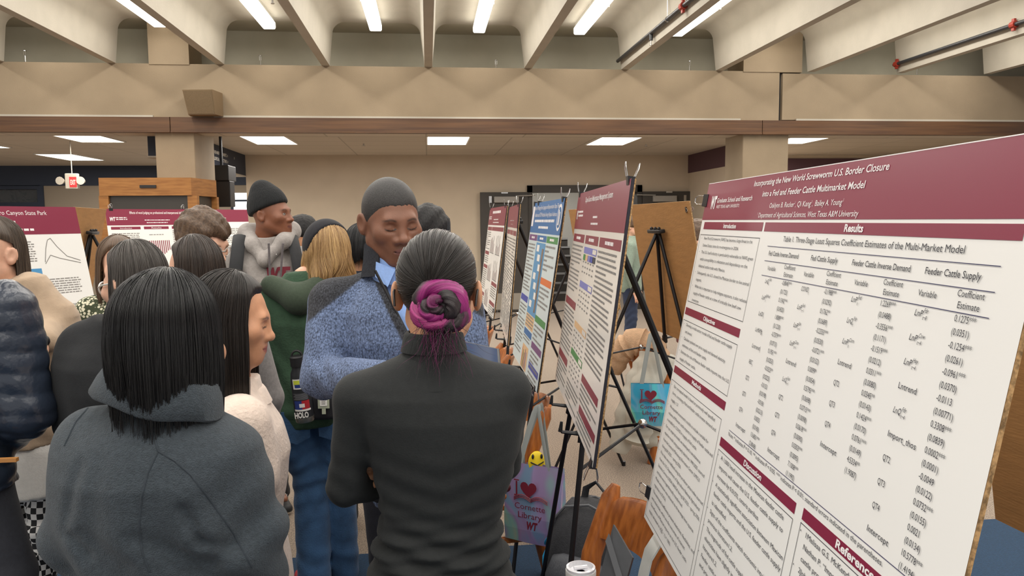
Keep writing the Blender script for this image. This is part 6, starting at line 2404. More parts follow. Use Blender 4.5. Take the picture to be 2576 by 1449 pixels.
# tablet in his hands
c = at(1240, 912, 1.88)
t = thing('tablet', 'dark tablet held by the man in blue, over the shoulder of the woman in black', 'tablet', tuple(c))
Rt = Matrix.Translation(c) @ Matrix.Rotation(math.radians(14), 4, 'Y') @ Matrix.Rotation(math.radians(14), 4, 'X')
mb = MB()
mb.rbox((-0.13, -0.09, -0.004), (0.02, 0.09, 0.004), 0.003, 0, Rt)
mb.build('casing', M_blackp, t, smooth=40)
mb = MB()
mb.add([Rt @ Vector(p) for p in ((-0.122, -0.082, 0.0046), (0.012, -0.082, 0.0046), (0.012, 0.082, 0.0046), (-0.122, 0.082, 0.0046))], [(0, 1, 2, 3)])
mb.build('glass_screen', mat('tablet_glass', rgb(58, 72, 100), 0.08), t)

# ================================================================ woman in the grey fleece (A)
hp = at(428, 863, 1.44)
P = Person('woman with long black hair in grey fleece jacket, back to viewer', -0.455, 1.43, 165, 1.60, True, SK_tan, head=dict(p=hp, yaw=158, pitch=10, roll=6), neckb=(-0.462, 1.45, 1.31), hs=0.95, res=0.005, thin=0.68, ears=(), sw=0.135,
           sh={1: at(240, 1120, 1.45), -1: at(562, 1165, 1.44)},
           arms={1: (at(205, 1330, 1.45), at(255, 1450, 1.62)), -1: (at(632, 1360, 1.42), at(640, 1590, 1.52))})
M_fl = fabric('grey_fleece', rgb(58, 66, 73), 1.0, 0.14, 130, 0.5, 420, sheen=0.12)
rows = []
for y, l, r, d in ((1700, 190, 690, .135), (1520, 205, 655, .135), (1430, 205, 640, .13), (1330, 190, 630, .13), (1230, 172, 630, .135), (1150, 165, 632, .135), (1100, 178, 622, .118), (1070, 205, 592, .105), (1045, 235, 560, .092), (1020, 275, 520, .078), (1000, 300, 490, .066), (975, 320, 470, .058)):
    c_, h_ = cx(l, r, y, 1.42)
    rows.append((zt(y, 1.42), -(c_ - P.x), 0.0, h_, d))


def fold_a(X, Y, Z):
    f = 0.007 * np.sin(X * 52 + Z * 26 + 1.5 * np.sin(Z * 18)) * np.exp(-((Z - 1.08) / 0.13) ** 2)
    f += 0.006 * np.sin(Z * 60 - X * 45) * np.exp(-((X + 0.33) / 0.07) ** 2 - ((Z - 1.12) / 0.12) ** 2)
    f += 0.006 * np.sin(Z * 55 + X * 20) * np.exp(-((Z - 0.99) / 0.06) ** 2)
    for (a0, a1), w_, d_ in ((((475, 1262), (520, 1350)), 0.011, 0.013), (((512, 1345), (575, 1372)), 0.012, 0.010), (((360, 1325), (545, 1405)), 0.014, 0.007), (((215, 1330), (345, 1395)), 0.014, 0.006),
                             (((205, 1170), (165, 1340)), 0.012, 0.006), (((262, 1160), (250, 1400)), 0.02, 0.004), (((190, 1345), (235, 1385)), 0.01, 0.010)):
        p0, p1 = at(*a0, 1.34), at(*a1, 1.34)
        dx, dz = p1.x - p0.x, p1.z - p0.z
        t = np.clip(((X - p0.x) * dx + (Z - p0.z) * dz) / (dx * dx + dz * dz), 0, 1)
        dd = (X - p0.x - t * dx) ** 2 + (Z - p0.z - t * dz) ** 2
        f = f + d_ * (np.exp(-dd / w_ ** 2) - 0.5 * np.exp(-dd / (2.6 * w_) ** 2)) * (Y < 1.45)
    return f


FJ = P.top(M_fl, 'fleece_jacket', d=0.006, h=0.0062, hem=0.5, sleeve=(0.066, 0.064, 0.052), tab=rows, fold=fold_a, armk=0.06, p=2.2, cuff=0.02, tM=Matrix.Translation((P.x, P.y, 0)) @ Matrix.Rotation(PI, 4, 'Z'))
from mathutils.bvhtree import BVHTree


def stitched_seams(o, root, lines, m, r=0.0022):
    """raised seams lying on the cloth"""
    off = root.location
    bvh = BVHTree.FromPolygons([v.co + off for v in o.data.vertices], [tuple(p.vertices) for p in o.data.polygons])
    eye = Vector((0, 0, EYE))
    for ln in lines:
        pts = []
        for (x0, y0), (x1, y1) in zip(ln[:-1], ln[1:]):
            for i in range(8):
                h = bvh.ray_cast(eye, (at(x0 + (x1 - x0) * i / 8, y0 + (y1 - y0) * i / 8, 1.0) - eye).normalized())
                if h[0] is not None:
                    pts.append(h[0] - h[1] * r * 0.3)
        if len(pts) > 3:
            mb = MB()
            mb.tube(pts, r, 6)
            mb.build('seam', m, root, smooth=60).parent = o


stitched_seams(FJ, P.root, [[(372, 1042), (385, 1090), (398, 1135), (440, 1160), (480, 1195), (530, 1260), (590, 1345), (640, 1440)], [(396, 1138), (372, 1190), (356, 1250), (350, 1320), (358, 1390), (378, 1445)], [(240, 1005), (190, 1062), (158, 1130)]],
               fabric('fleece_seam', rgb(50, 57, 64), 1.0))
cpt = at(392, 1000, 1.42)
# turned-down collar, dropping towards her right shoulder
M_c = Matrix.Translation((cpt.x + 0.004, 1.428, cpt.z + 0.006)) @ Matrix.Rotation(math.radians(15), 4, 'Y') @ Matrix.Rotation(math.radians(168), 4, 'Z')
mb = MB()
rings = []
for i in range(71):
    a = math.radians(26 + (334 - 26) * i / 70)
    pr = [(-0.02, 0.098, 0.076), (0.025, 0.088, 0.068), (0.040, 0.083, 0.064), (0.046, 0.089, 0.071), (0.040, 0.098, 0.079), (0.010, 0.112, 0.091), (-0.014, 0.119, 0.098), (-0.019, 0.114, 0.094), (-0.008, 0.106, 0.086)]
    rings.append([M_c @ Vector((rx * math.sin(a), -ry * math.cos(a), z + 0.003 * math.sin(a * 5))) for z, rx, ry in pr])
mb.loft(rings)
P.sub('fleece_collar', mb, M_fl).parent = FJ
P.trousers(fabric('dark_trousers', rgb(40, 42, 48)))
P.shoes(M_shoeb)
long_hair(P, P.M, lambda ph: 0.165 + 0.025 * vnoise(ph * 7, 3) - 0.035 * np.sin(ph), phi=(48, 312), seed=11, strands=1500, m=H_black, lift=0.015, taper=0.95, wide=0.03, out=1.0, part=-0.012, sr=0.0007)

# ================================================================ young woman in profile, cream jumper (D)
hp = at(583, 800, 1.92)
P = Person('young woman in cream jumper seen in profile, long dark hair', -0.50, 1.95, 100, 1.55, True, SK_mid, head=dict(p=hp, yaw=96, pitch=13, roll=0), hs=0.86, closed=True, res=0.0034, lips=rgb(176, 104, 92), brow=(0.03, 0.018, 0.012),
           neckb=(-0.49, 1.95, 1.215), sh={-1: at(604, 1072, 1.82), 1: Vector((-0.51, 2.12, 1.165))},
           arms={-1: (at(632, 1195, 1.82), at(560, 1290, 1.92)), 1: (Vector((-0.54, 2.14, 1.02)), Vector((-0.56, 2.05, 0.90)))}, sw=0.13, ears=(), thin=0.7)
P.top(fabric('cream_fleece', rgb(232, 214, 200), 0.95, 0.06, 50, 0.3, 120), 'jumper', d=0.018, h=0.008, hem=0.48, sleeve=(0.064, 0.062, 0.05), wide=0.95,
      tab=[(z * P.h - 0.035, 0, 0, (a + 0.018) * 0.94, b + 0.018) for z, a, b in P.torso() if z > 0.46],
      fold=lambda X, Y, Z: 0.003 * np.sin(Z * 40 + X * 30) * np.exp(-((Z - 1.02) / 0.12) ** 2))
ring_collar(P, (-0.488, 1.95, 1.25), 100, [(-0.02, 0.098, 0.088), (0.012, 0.078, 0.074), (0.02, 0.072, 0.068)], mat_=MATS['cream_fleece'], name='crew_collar', th=0.01)
P.trousers(fabric('black_leggings', rgb(40, 40, 46)))
P.shoes(M_shoeb)
long_hair(P, P.M, lambda ph: 0.34 + 0.04 * vnoise(ph * 6, 5) + 0.04 * np.sin(ph), phi=(52, 302), seed=21, strands=1100, m=H_dark, lift=0.010, taper=0.88, wide=0.04, part=0.0, sr=0.0008)

# ================================================================ blond woman in the green hoodie (E)
hp = at(820, 637, 3.40)
P = Person('blond woman with black headband, green hoodie and blue jeans', -0.535, 3.40, 196, 1.70, True, SK_light, head=dict(p=hp, yaw=214, pitch=4, roll=0), hs=0.95, res=0.005, sw=0.17,
           legs={1: (at(782, 1190, 3.40), at(790, 1440, 3.38)), -1: (at(850, 1190, 3.45), at(862, 1420, 3.50))}, arms={1: (at(688, 905, 3.38), at(742, 960, 3.62)), -1: (at(880, 900, 3.45), at(860, 960, 3.68))})
M_hood = fabric('green_fleece', rgb(54, 80, 60), 0.95, 0.1, 40, 0.3, 120)
HD = P.top(M_hood, 'hoodie', d=0.030, h=0.009, hem=0.50, sleeve=(0.072, 0.070, 0.05),
      fold=lambda X, Y, Z: 0.006 * np.sin(Z * 40 + X * 40 + np.sin(X * 20)) * np.exp(-((Z - 1.0) / 0.16) ** 2) + 0.004 * np.sin(Z * 70) * np.exp(-((Z - 0.9) / 0.05) ** 2))
S = SDF((-0.85, 3.1, 1.2), (-0.2, 3.75, 1.56), 0.009)
S.cap((-0.66, 3.30, 1.415), (-0.54, 3.245, 1.36), 0.045, 0.06, 0.03)
S.cap((-0.54, 3.245, 1.36), (-0.42, 3.32, 1.43), 0.06, 0.045, 0.03)
np_obj('hood', [S.mesh()], fabric('dark_green_lining', rgb(58, 70, 56), 0.95), P.root).parent = HD
M_jean = fabric('blue_denim', rgb(60, 96, 136), 0.9, 0.22, 14, 0.3, 160)
JN = P.trousers(M_jean, 'jeans', r=(0.102, 0.078, 0.074), top=0.52, h=0.008, low=0.03)
mb = MB()
for q in (-1, 1):                             # back pockets
    c = P.L((q * 0.075, 0.128, P.h * 0.485))
    M_ = Matrix.Translation(c) @ Matrix.Rotation(math.radians(196), 4, 'Z')
    mb.prism([(-0.06, 0.06), (0.06, 0.06), (0.056, -0.06), (0, -0.085), (-0.056, -0.06)], -0.003, 0.004, 0, M_)
P.sub('jean_pocket', mb, M_jean).parent = JN
P.shoes(mat('shoe_red', rgb(170, 40, 52), 0.6), M_shoew, 'sneaker')
long_hair(P, P.M, lambda ph: 0.235 + 0.05 * vnoise(ph * 5, 8), phi=(62, 300), seed=31, strands=1100, m=H_blond, lift=0.020, taper=1.0, wide=0.12, wave=0.034, sr=0.0014)
S = SDF([hp[i] - 0.17 for i in range(3)], [hp[i] + 0.17 for i in range(3)], 0.006)
S.ell((0, 0.012, 0.034), (0.106, 0.124, 0.124), M=P.M)
o_, n_ = P.M @ Vector((0, 0.025, 0.10)), (P.M.to_3x3() @ Vector((0, -0.86, 0.50)))
S.half(o_ + n_.normalized() * -0.045, n_, 0.006)
S.half(P.M @ Vector((0, -0.055, 0.0)), P.M.to_3x3() @ Vector((0, 0.6, 0.8)), 0.006)
np_obj('headband', [S.mesh()], fabric('black_knit', rgb(30, 30, 36), 0.95, 0.15, 120), P.root)
# water bottle with stickers, bag and card at her hip
t = thing('water_bottle', 'black water bottle covered in stickers at the hip of the blond woman', 'bottle', tuple(at(762, 1050, 3.16)))
c0, c1 = at(768, 1058, 3.16), at(746, 890, 3.14)
ax = (c1 - c0).normalized()
xx = ax.cross(Vector((0, -1, 0.1))).normalized() * -1
if xx.x < 0:
    xx = -xx
yy = ax.cross(xx).normalized()
if yy.y > 0:
    yy = -yy
Mb_ = Matrix((xx, -yy, ax)).transposed().to_4x4()
Mb_.translation = c0
Lb = (c1 - c0).length
cyl = lambda tab, n=28: [[Mb_ @ Vector((r * math.cos(2 * PI * i / n), r * math.sin(2 * PI * i / n), z)) for i in range(n)] for z, r in tab]
mb = MB()
mb.loft(cyl([(0.022, 0.038), (0.17, 0.038), (0.205, 0.034), (0.222, 0.026), (0.235, 0.026)]))
mb.build('bottle_body', mat('bottle_black', rgb(36, 38, 42), 0.45), t, smooth=50)
mb = MB()
mb.loft(cyl([(0.0, 0.036), (0.003, 0.038), (0.022, 0.0385)]))
mb.build('steel_base', mat('bottle_steel', rgb(160, 160, 150), 0.3, metal=0.8), t, smooth=40)
mb = MB()
mb.loft(cyl([(0.235, 0.029), (0.272, 0.029), (0.276, 0.024)]))
mb.tube([Mb_ @ Vector((0.02 * math.cos(a), 0, 0.275 + 0.022 * math.sin(a))) for a in [PI * i / 8 for i in range(9)]], 0.005, 6)
mb.build('bottle_lid', M_blackp, t, smooth=40)
for k, (z, h_, a0, a1, cm) in enumerate(((0.145, 0.042, -130, -55, 'a'), (0.100, 0.032, -140, -45, 'b'), (0.060, 0.036, -135, -40, 'c'), (0.052, 0.008, -140, -35, 'd'))):
    mb = MB()
    rr = 0.0387 + 0.0003 * k
    N_ = 12
    ang_ = [math.radians(a0 + (a1 - a0) * i / N_) for i in range(N_ + 1)]
    lay = lambda z0, z1, mi, r, an: mb.add([Mb_ @ Vector((r * math.cos(a), r * math.sin(a), z0)) for a in an] + [Mb_ @ Vector((r * math.cos(a), r * math.sin(a), z1)) for a in an],
                                           [(i, i + 1, i + 1 + len(an), i + len(an)) for i in range(len(an) - 1)], mi)
    if cm == 'a':
        lay(z, z + h_, 0, rr, ang_)
        lay(z + 0.018, z + h_ - 0.005, 1, rr + 0.0004, ang_[1:-1])
        lay(z + 0.006, z + 0.02, 2, rr + 0.0005, ang_[2:-2])
    elif cm == 'b':
        for i in range(7):
            lay(z + 0.004 * i, z + 0.004 * i + 0.002, 4, rr, ang_[i % 3:])
    elif cm == 'c':
        lay(z, z + h_, 2, rr, ang_[:7])
        lay(z, z + h_, 3, rr, ang_[6:])
        lay(z + 0.008, z + 0.024, 0, rr + 0.0005, ang_[4:9])
    else:
        lay(z, z + h_, 0, rr, ang_)
    mb.build('sticker', [M_white, mat('sticker_yellow', rgb(206, 216, 70), 0.5), mat('sticker_blue', rgb(40, 60, 130), 0.5), mat('sticker_red', rgb(178, 40, 48), 0.5), mat('sticker_grey', rgb(120, 122, 126), 0.5)], t)
mb = MB()
put_text(mb, 'HOLO', Mb_ @ Vector((-0.004, -0.0405, 0.026)), tuple(xx), tuple(ax), 0, 0, 0.024, width=0.056, align='C', bold=0.05, lift=0.0)
mb.build('sticker_letters', M_white, t)
t = thing('belt_bag', 'small black bag behind the hip of the blond woman', 'bag', tuple(at(820, 1050, 3.2)))
mb = MB()
a_, b_ = at(785, 1052, 3.22), at(856, 985, 3.22)
mb.rbox((a_.x, 3.17, a_.z), (b_.x, 3.26, b_.z), 0.02)
mb.build('bag_body', mat('bag_black', rgb(34, 34, 38), 0.7), t, smooth=50)
mb = MB()
mb.tube([(a_.x + 0.01, 3.2, b_.z - 0.01), (-0.60, 3.30, 1.05), (-0.5, 3.32, 1.25), (-0.42, 3.36, 1.42)], 0.01, 6, flat=0.3)
mb.build('shoulder_strap', mat('bag_black', rgb(34, 34, 38)), t)
t = thing('card_holder', 'pale green card holder hanging on the small black bag', 'card holder', tuple(at(815, 1040, 3.15)))
a_, b_ = at(800, 1028, 3.155), at(828, 984, 3.155)
mb = MB()
mb.rbox((a_.x, 3.150, a_.z), (b_.x, 3.156, b_.z), 0.002)
mb.rbox(((a_.x + b_.x) / 2 - 0.008, 3.150, a_.z - 0.024), ((a_.x + b_.x) / 2 + 0.008, 3.156, a_.z), 0.002)
mb.build('holder_frame', mat('holder_green', rgb(176, 182, 160), 0.5), t)
mb = MB()
mb.box((a_.x + 0.009, 3.147, a_.z + 0.012), (b_.x - 0.009, 3.150, b_.z - 0.02))
mb.box((a_.x + 0.007, 3.148, b_.z - 0.018), (b_.x - 0.007, 3.150, b_.z - 0.008), 1)
for i in range(4):
    mb.box((a_.x + 0.016, 3.1465, a_.z + 0.02 + 0.008 * i), (b_.x - 0.016, 3.147, a_.z + 0.022 + 0.008 * i), 1)
mb.build('card', [M_white, M_blackp], t)

# ================================================================ tall man in beanie and grey hoodie (F)
hp = at(684, 540, 4.28)
P = Person('tall man in black beanie and grey track hoodie with backpack', -0.88, 4.30, 12, 1.86, False, SK_dark2, head=dict(p=hp, yaw=72, pitch=-2, roll=0), res=0.005, full=1.3, lips=rgb(120, 70, 62), brow=(0.012, 0.009, 0.008), sw=0.195,
           legs={1: (at(672, 1060, 4.35), at(702, 1225, 4.55)), -1: (at(580, 1060, 4.35), at(575, 1240, 4.5))})
M_gh = fabric('grey_sweat', rgb(158, 152, 148), 0.95, 0.08, 60, 0.25, 150)
HD = P.top(M_gh, 'hoodie', d=0.030, h=0.009, hem=0.50, sleeve=(0.074, 0.066, 0.05), fold=lambda X, Y, Z: 0.005 * np.sin(Z * 38 + X * 46 + np.sin(X * 18)))
S = SDF((-1.15, 4.0, 1.42), (-0.6, 4.65, 1.78), 0.009)
for (a0, a1, r) in (((-0.985, 4.36, 1.62), (-0.93, 4.20, 1.56), 0.042), ((-0.93, 4.20, 1.56), (-0.86, 4.15, 1.475), 0.03), ((-0.86, 4.14, 1.48), (-0.77, 4.20, 1.58), 0.032), ((-0.77, 4.20, 1.58), (-0.76, 4.36, 1.63), 0.042), ((-0.985, 4.36, 1.62), (-0.87, 4.48, 1.62), 0.06), ((-0.87, 4.48, 1.62), (-0.76, 4.36, 1.63), 0.06)):
    S.cap(a0, a1, r, r, 0.025)
np_obj('hood', [S.mesh()], M_gh, P.root).parent = HD
mb = MB()
Tf = P.T


def on_chest(px, py, lift=0.0):
    return at(px, py, 4.148 - lift)


xa = Vector((math.cos(math.radians(12)), math.sin(math.radians(12)), 0))
put_text(mb, 'W', on_chest(667, 708), tuple(xa), (0, 0, 1), 0, 0, 0.072, width=0.066, bold=0.06, shear=0.12)
put_text(mb, 'T', on_chest(697, 706), tuple(xa), (0, 0, 1), 0, 0, 0.072, width=0.062, bold=0.06, shear=0.12)
put_text(mb, 'TRACK & FIELD', on_chest(650, 727), tuple(xa), (0, 0, 1), 0, 0, 0.030, width=0.27, bold=0.02)
mb.build('chest_print', mat('maroon_chest_print', rgb(126, 44, 58), 0.8), P.root).parent = HD
mb = MB()
q = on_chest(691, 635)
for sg in (-1, 1):
    pts = [q + Vector((sg * (0.012 - 0.006 * math.cos(a)), -0.002, 0.013 * math.sin(a))) for a in np.linspace(-1.2, 1.2, 9)]
    mb.tube(pts, 0.0028, 5)
mb.tube([q + Vector((-0.008, -0.002, 0)), q + Vector((0.008, -0.002, 0))], 0.0028, 5)
mb.build('chest_logo', M_white, P.root).parent = HD
mb = MB()
for px0, px1 in ((676, 679), (712, 706)):
    mb.tube([at(px0, 612, 4.10), at((px0 + px1) / 2, 650, 4.11), at(px1, 696, 4.12)], 0.006, 6)
mb.build('drawstring', fabric('string_grey', rgb(110, 104, 106)), P.root).parent = HD
S = SDF([hp[i] - 0.2 for i in range(3)], [hp[i] + 0.2 for i in range(3)], 0.006)
S.ell((0, 0.022, 0.042), (0.092, 0.114, 0.122), M=P.M)
S.cap((0, 0.02, 0.05), (0, 0.05, 0.135), 0.08, 0.055, 0.04, M=P.M)
S.half(P.M @ Vector((0, -0.02, 0.042)), P.M.to_3x3() @ Vector((0, 0.34, 0.94)), 0.012)
np_obj('beanie', [S.mesh()], fabric('black_rib_knit', rgb(26, 28, 30), 0.95, 0.2, 60, 0.5, 60, stretch=(3, 3, 0.3)), P.root)
P.trousers(fabric('black_joggers', rgb(36, 36, 40)))
P.shoes(M_shoeb, M_shoew, 'sneaker')
mb = MB()
for q in (-1, 1):
    a = P.ank[q] + Vector((0.0, -0.04, -0.03))
    sd = P.T.to_3x3() @ Vector((1, 0, 0))
    for k in range(3):
        mb.tube([a + sd * 0.045 + Vector((0.0, -0.03 * k, 0.01)), a + sd * 0.05 + Vector((0.0, -0.03 * k - 0.02, -0.03))], 0.007, 5)
mb.build('sneaker_stripes', M_white, P.root)
M_pack = mat('pack_black', rgb(34, 35, 38), 0.75, 0.1, 60)
t = thing('backpack', 'black backpack worn by the man in the beanie', 'backpack', (-0.86, 4.5, 1.05))
mb = MB()
mb.rbox((-0.17, 0.15, 1.03), (0.17, 0.34, 1.50), 0.07, 0, P.T, 5)
mb.build('pack_body', M_pack, t, smooth=60)
for sg in (-1, 1):
    mb = MB()
    pts = [(sg * 0.11, 0.16, 1.53), (sg * 0.125, 0.06, 1.605), (sg * 0.135, -0.04, 1.61), (sg * 0.145, -0.12, 1.54), (sg * 0.16, -0.17, 1.42), (sg * 0.175, -0.165, 1.28), (sg * 0.20, -0.08, 1.15), (sg * 0.2, 0.1, 1.08)]
    mb.tube([P.T @ Vector(p) for p in pts], 0.034, 10, flat=0.32, up=(0.0, 1.0, 0.2))
    mb.build('shoulder_strap', M_pack, t, smooth=60)

# ================================================================ man with brown hair and glasses (G)
hp = at(512, 609, 3.2)
P = Person('brown-haired man in glasses bowing his head, behind two seated-height heads', -0.92, 3.25, 60, 1.74, False, SK_light, head=dict(p=hp, yaw=66, pitch=22, roll=0), hs=0.95, res=0.0045, lips=rgb(186, 116, 104), brow=(0.08, 0.045, 0.025), closed=True,
           neckb=(-0.93, 3.26, 1.44))
P.root['label'] = 'brown-haired man in glasses with bowed head, left of the man in beanie'
P.top(fabric('slate_shirt', rgb(120, 120, 124)), 'shirt', d=0.02, h=0.01)
P.trousers(fabric('khaki', rgb(120, 104, 84)))
P.shoes(M_shoeb)
short_hair(P, P.M, H_brown, thick=0.026, line=0.052, tuft=0.007, h=0.0055, low=-0.045)
P.glasses(M_frame)

# ================================================================ woman with shoulder-length brown hair (H)
hp = at(488, 687, 2.7)
P = Person('woman with smooth dark brown hair tucked behind one ear, facing away left', -0.79, 2.72, 218, 1.65, True, SK_light, head=dict(p=hp, yaw=232, pitch=8, roll=0), hs=0.93, res=0.0045)
P.top(fabric('grey_cardigan', rgb(128, 124, 122)), 'cardigan', d=0.02, h=0.01)
P.trousers(fabric('black_jeans', rgb(38, 38, 42)))
P.shoes(M_shoeb)
long_hair(P, P.M, lambda ph: 0.12 + 0.03 * vnoise(ph * 6, 4) + 0.02 * np.cos(ph - 2.5), phi=(96, 300), seed=41, strands=700, m=hair_mat('deep_brown_hair', (0.014, 0.009, 0.007), (0.06, 0.04, 0.03), 0.36), lift=0.013, taper=1.0, wide=0.08, sr=0.0009)
P.glasses(M_dframe)

# ================================================================ woman in black with clear glasses (I)
hp = at(338, 712, 2.34)
P = Person('dark-haired woman with clear glasses in black top, turned to the left', -0.885, 2.37, 215, 1.63, True, SK_light, head=dict(p=hp, yaw=236, pitch=10, roll=0), hs=0.9, res=0.0045, sw=0.19,
           sh={1: at(222, 880, 2.38), -1: (Vector((-0.74, 2.27, 1.28)))},
           arms={1: (at(205, 1060, 2.38), at(260, 1180, 2.62)), -1: (Vector((-0.72, 2.2, 1.06)), Vector((-0.85, 2.55, 0.98)))})
P.top(fabric('black_knit_top', rgb(28, 30, 33), 0.95), 'jumper', d=0.035, h=0.009, sleeve=(0.075, 0.072, 0.06), armk=0.07)
P.trousers(fabric('black_jeans', rgb(38, 38, 42)))
P.shoes(M_shoeb)
long_hair(P, P.M, lambda ph: 0.10 + 0.03 * vnoise(ph * 6, 6) + 0.02 * np.cos(ph - 2.5), phi=(88, 300), seed=51, strands=600, m=hair_mat('grey_brown_hair', (0.02, 0.016, 0.014), (0.10, 0.085, 0.075), 0.36), lift=0.013, taper=0.98, wide=0.05, sr=0.0009)
P.glasses(M_frame, 0.027, 0.0028)

# ================================================================ long-haired person with the bat poster (J)
hp = at(-24, 640, 2.95)
P = Person('long-haired person in beige shirt and chequered trousers at the left edge', -1.50, 2.97, 10, 1.72, False, SK_light, head=dict(p=hp, yaw=-28, pitch=4, roll=0), res=0.0045, lips=rgb(190, 120, 108), brow=(0.07, 0.045, 0.03), sw=0.165, neckb=(-1.52, 2.98, 1.40), sh={1: at(72, 742, 2.97), -1: Vector((-1.69, 2.97, 1.34))},
           arms={1: (at(122, 818, 2.95), at(104, 868, 2.76), dict(curl=0.7)), -1: (Vector((-1.76, 2.95, 1.1)), Vector((-1.62, 2.75, 1.02)))}, legs={1: (at(112, 1330, 2.92), at(70, 1640, 2.95))})
M_bei = fabric('beige_shirt', rgb(176, 154, 130), 0.85, 0.06, 30, 0.15, 200)
P.top(M_bei, 'shirt', d=0.022, h=0.008, hem=0.53, sleeve=(0.07, 0.062, 0.05), fold=lambda X, Y, Z: 0.004 * np.sin(Z * 50 + X * 40), cuff=0.04)
P.top(fabric('white_cotton', rgb(236, 234, 228), 0.8, 0.03), 'long_undershirt', h=0.01, hem=0.40, short=True, sleeve=(0.03, 0.03, 0.03), tab=[(0.40 * P.h, 0, 0, .205, .15), (0.5 * P.h, 0, 0, .19, .14), (0.6 * P.h, 0, 0, .15, .11), (0.7 * P.h, 0, 0, .14, .10)])
ck = mat('checker_cloth', (1, 1, 1), 0.8)
nt = ck.node_tree
chn = nt.nodes.new('ShaderNodeTexChecker')
chn.inputs['Scale'].default_value = 46
chn.inputs['Color1'].default_value = (0.8, 0.79, 0.77, 1)
chn.inputs['Color2'].default_value = (0.012, 0.012, 0.014, 1)
tcn = nt.nodes.new('ShaderNodeTexCoord')
nt.links.new(tcn.outputs['Object'], chn.inputs['Vector'])
nt.links.new(chn.outputs[0], nt.nodes['Principled BSDF'].inputs['Base Color'])
P.trousers(ck, top=0.50, r=(0.09, 0.062, 0.06))
P.shoes(M_shoeb)
long_hair(P, P.M, lambda ph: 0.24 + 0.04 * vnoise(ph * 6, 7), phi=(100, 260), seed=61, strands=500, hairline=0.66, hedge=3, m=hair_mat('ash_brown_hair', (0.035, 0.024, 0.017), (0.12, 0.085, 0.06), 0.45), lift=0.012, taper=1.0, wide=0.05, wave=0.006, sr=0.0011)
ring_collar(P, (-1.515, 2.965, 1.425), 5, [(-0.03, 0.098, 0.090), (0.01, 0.078, 0.074), (0.035, 0.072, 0.068), (0.03, 0.082, 0.078), (-0.005, 0.095, 0.09)], a0=12, a1=348, mat_=M_bei, name='shirt_collar')
mb = MB()
w_, e_ = P.wri[1], P.elb[1]
d_ = (e_ - w_).normalized()
mb.tube([w_ + d_ * 0.012, w_ + d_ * 0.036], 0.033, 16)
mb.ball(w_ + d_ * 0.024 + Vector((0.02, -0.028, 0.01)), (0.02, 0.012, 0.02), 10)
P.sub('wrist_watch', mb, M_blackp)

# ================================================================ person in the navy puffer (K)
P = Person('person in shiny navy quilted puffer jacket cut by the left edge', -1.42, 2.30, 200, 1.80, False, SK_light, head=dict(yaw=210), res=0.007, sw=0.20,
           sh={-1: at(2, 790, 2.3), 1: Vector((-1.60, 2.3, 1.42))},
           arms={-1: (at(62, 1030, 2.28), at(0, 1110, 2.5)), 1: (Vector((-1.68, 2.3, 1.12)), Vector((-1.6, 2.55, 1.0)))}, legs={-1: (at(15, 1449, 2.32), Vector((-1.28, 2.34, 0.085)))})


def quilt(X, Y, Z):
    s_ = np.abs(np.sin((Z + 0.12 * (X + 1.2)) * PI / 0.058))
    return -0.007 * np.sqrt(s_) + 0.0025 * np.sin(X * 90 + Z * 40) + 0.003


P.top(mat('puffer_nylon', rgb(44, 52, 66), 0.28, 0.08, 20, 0.35, 30), 'puffer_jacket', d=0.035, h=0.008, hem=0.535, sleeve=(0.085, 0.078, 0.055), fold=quilt)
P.trousers(fabric('charcoal_trousers', rgb(46, 48, 56), 0.8), r=(0.108, 0.08, 0.065))
mb = MB()
c = at(8, 1158, 2.15)
mb.box((c.x - 0.03, 2.145, c.z - 0.005), (c.x + 0.035, 2.16, c.z + 0.005))
P.sub('belt_edge', mb, mat('tan_leather', rgb(176, 122, 66), 0.5))
P.shoes(M_shoeb)
short_hair(P, P.M, H_brown, thick=0.018, h=0.008)

# ================================================================ others farther back


def extra(label, x, y, yaw, h, fem, skin, hairm, topc, trc, headd=None, topn='shirt', long=None, shoe=None, res=0.007, **kw):
    P = Person(label, x, y, yaw, h, fem, skin, head=headd, res=res, **kw)
    P.top(fabric('cloth_' + topn + '_%02d' % int(x * 10 + 50), topc), topn, d=0.022, h=0.011)
    P.trousers(fabric('cloth_trousers_%02d' % int(x * 10 + 50), trc), h=0.012)
    P.shoes(shoe or M_shoeb)
    if long:
        long_hair(P, P.M, lambda ph: long + 0.03 * vnoise(ph * 6, 7), phi=(62, 298), seed=int(x * 100) % 90 + 1, strands=250, m=hairm, lift=0.014, taper=1.0, wide=0.06, sr=0.0012)
    else:
        short_hair(P, P.M, H_crop if hairm is H_black else hairm, thick=0.022, tuft=0.005, h=0.007, low=-0.05)
    return P


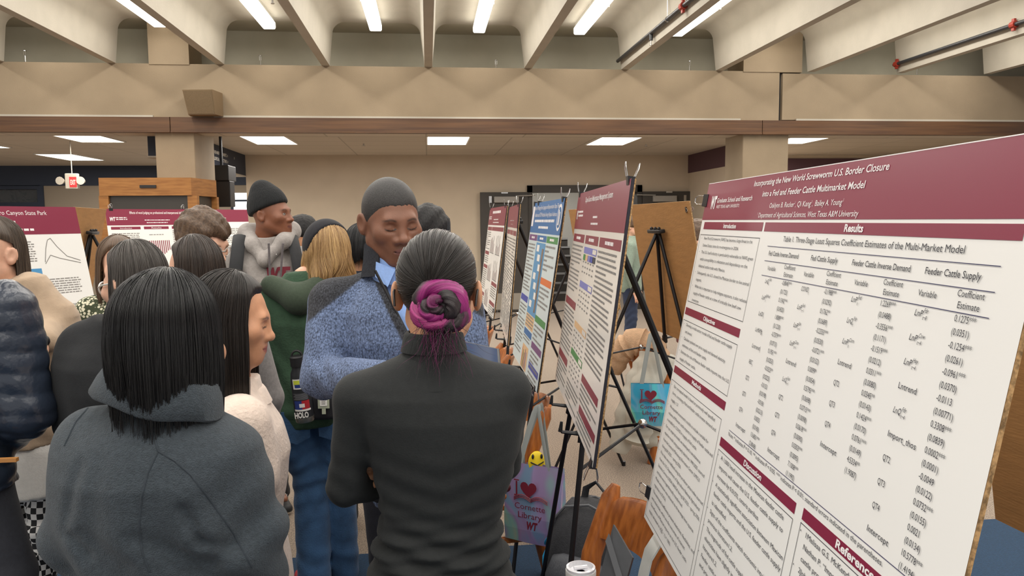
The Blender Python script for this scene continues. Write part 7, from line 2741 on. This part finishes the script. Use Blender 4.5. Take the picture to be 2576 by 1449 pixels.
M_boot = mat('tan_suede', rgb(168, 122, 76), 0.85, 0.08, 20)
P = extra('person in green floral blouse, olive trousers and tan boots, mostly hidden at left', -1.40, 3.75, 20, 1.62, True, SK_light, H_brown, rgb(90, 96, 70), rgb(104, 102, 74), topn='blouse', long=0.2,
          headd=dict(p=at(300, 668, 3.7), yaw=30), shoe=M_boot, legs={-1: (at(118, 1200, 3.85), at(122, 1385, 3.98)), 1: (Vector((-1.5, 3.8, 0.46)), Vector((-1.5, 3.9, 0.085)))})
fl = mat('floral_cloth', (1, 1, 1), 0.85)
nt = fl.node_tree
vo = nt.nodes.new('ShaderNodeTexVoronoi')
vo.inputs['Scale'].default_value = 75
rp = nt.nodes.new('ShaderNodeValToRGB')
rp.color_ramp.elements[0].position, rp.color_ramp.elements[1].position = 0.40, 0.52
rp.color_ramp.elements[0].color = rgb(216, 212, 186) + (1,)
rp.color_ramp.elements[1].color = rgb(58, 66, 44) + (1,)
tcn = nt.nodes.new('ShaderNodeTexCoord')
nt.links.new(tcn.outputs['Object'], vo.inputs['Vector'])
nt.links.new(vo.outputs['Distance'], rp.inputs[0])
nt.links.new(rp.outputs[0], nt.nodes['Principled BSDF'].inputs['Base Color'])
for ch in P.root.children:
    if ch.name.startswith('blouse'):
        ch.data.materials[0] = fl
P = extra('person with short black hair directly behind the head of the man in blue, right side', -0.02, 3.25, 165, 1.73, True, SK_tan, H_black, rgb(108, 34, 48), rgb(44, 44, 52), topn='polo', headd=dict(p=at(1078, 600, 3.2), yaw=175, pitch=4))
P.root['label'] = 'black-haired person in maroon shirt behind the woman with the pink bun'
P = extra('person whose dark hair shows left of the neck of the man in blue', -0.37, 4.15, 170, 1.66, True, SK_tan, H_black, rgb(52, 56, 66), rgb(60, 62, 60), long=0.12, headd=dict(p=at(912, 628, 4.15), yaw=170), shoe=M_shoew)
P = extra('person with curly black hair and glasses seen between beanie man and blond woman', -0.86, 5.5, -60, 1.72, False, SK_tan, H_black, rgb(90, 92, 96), rgb(50, 52, 60), headd=dict(p=at(757, 592, 5.5), yaw=-66, pitch=8))
P.glasses(M_dframe)
P = extra('person in sage green sweater standing near the doorway beyond the posters', 2.42, 9.0, 75, 1.72, False, SK_light, H_brown, rgb(132, 148, 134), rgb(44, 54, 78), topn='sweater')
P = extra('person hidden behind the left edge of the big poster, sliver of face showing', 1.93, 5.35, 70, 1.66, False, SK_light, H_brown, rgb(130, 60, 60), rgb(60, 60, 70), topn='jumper')
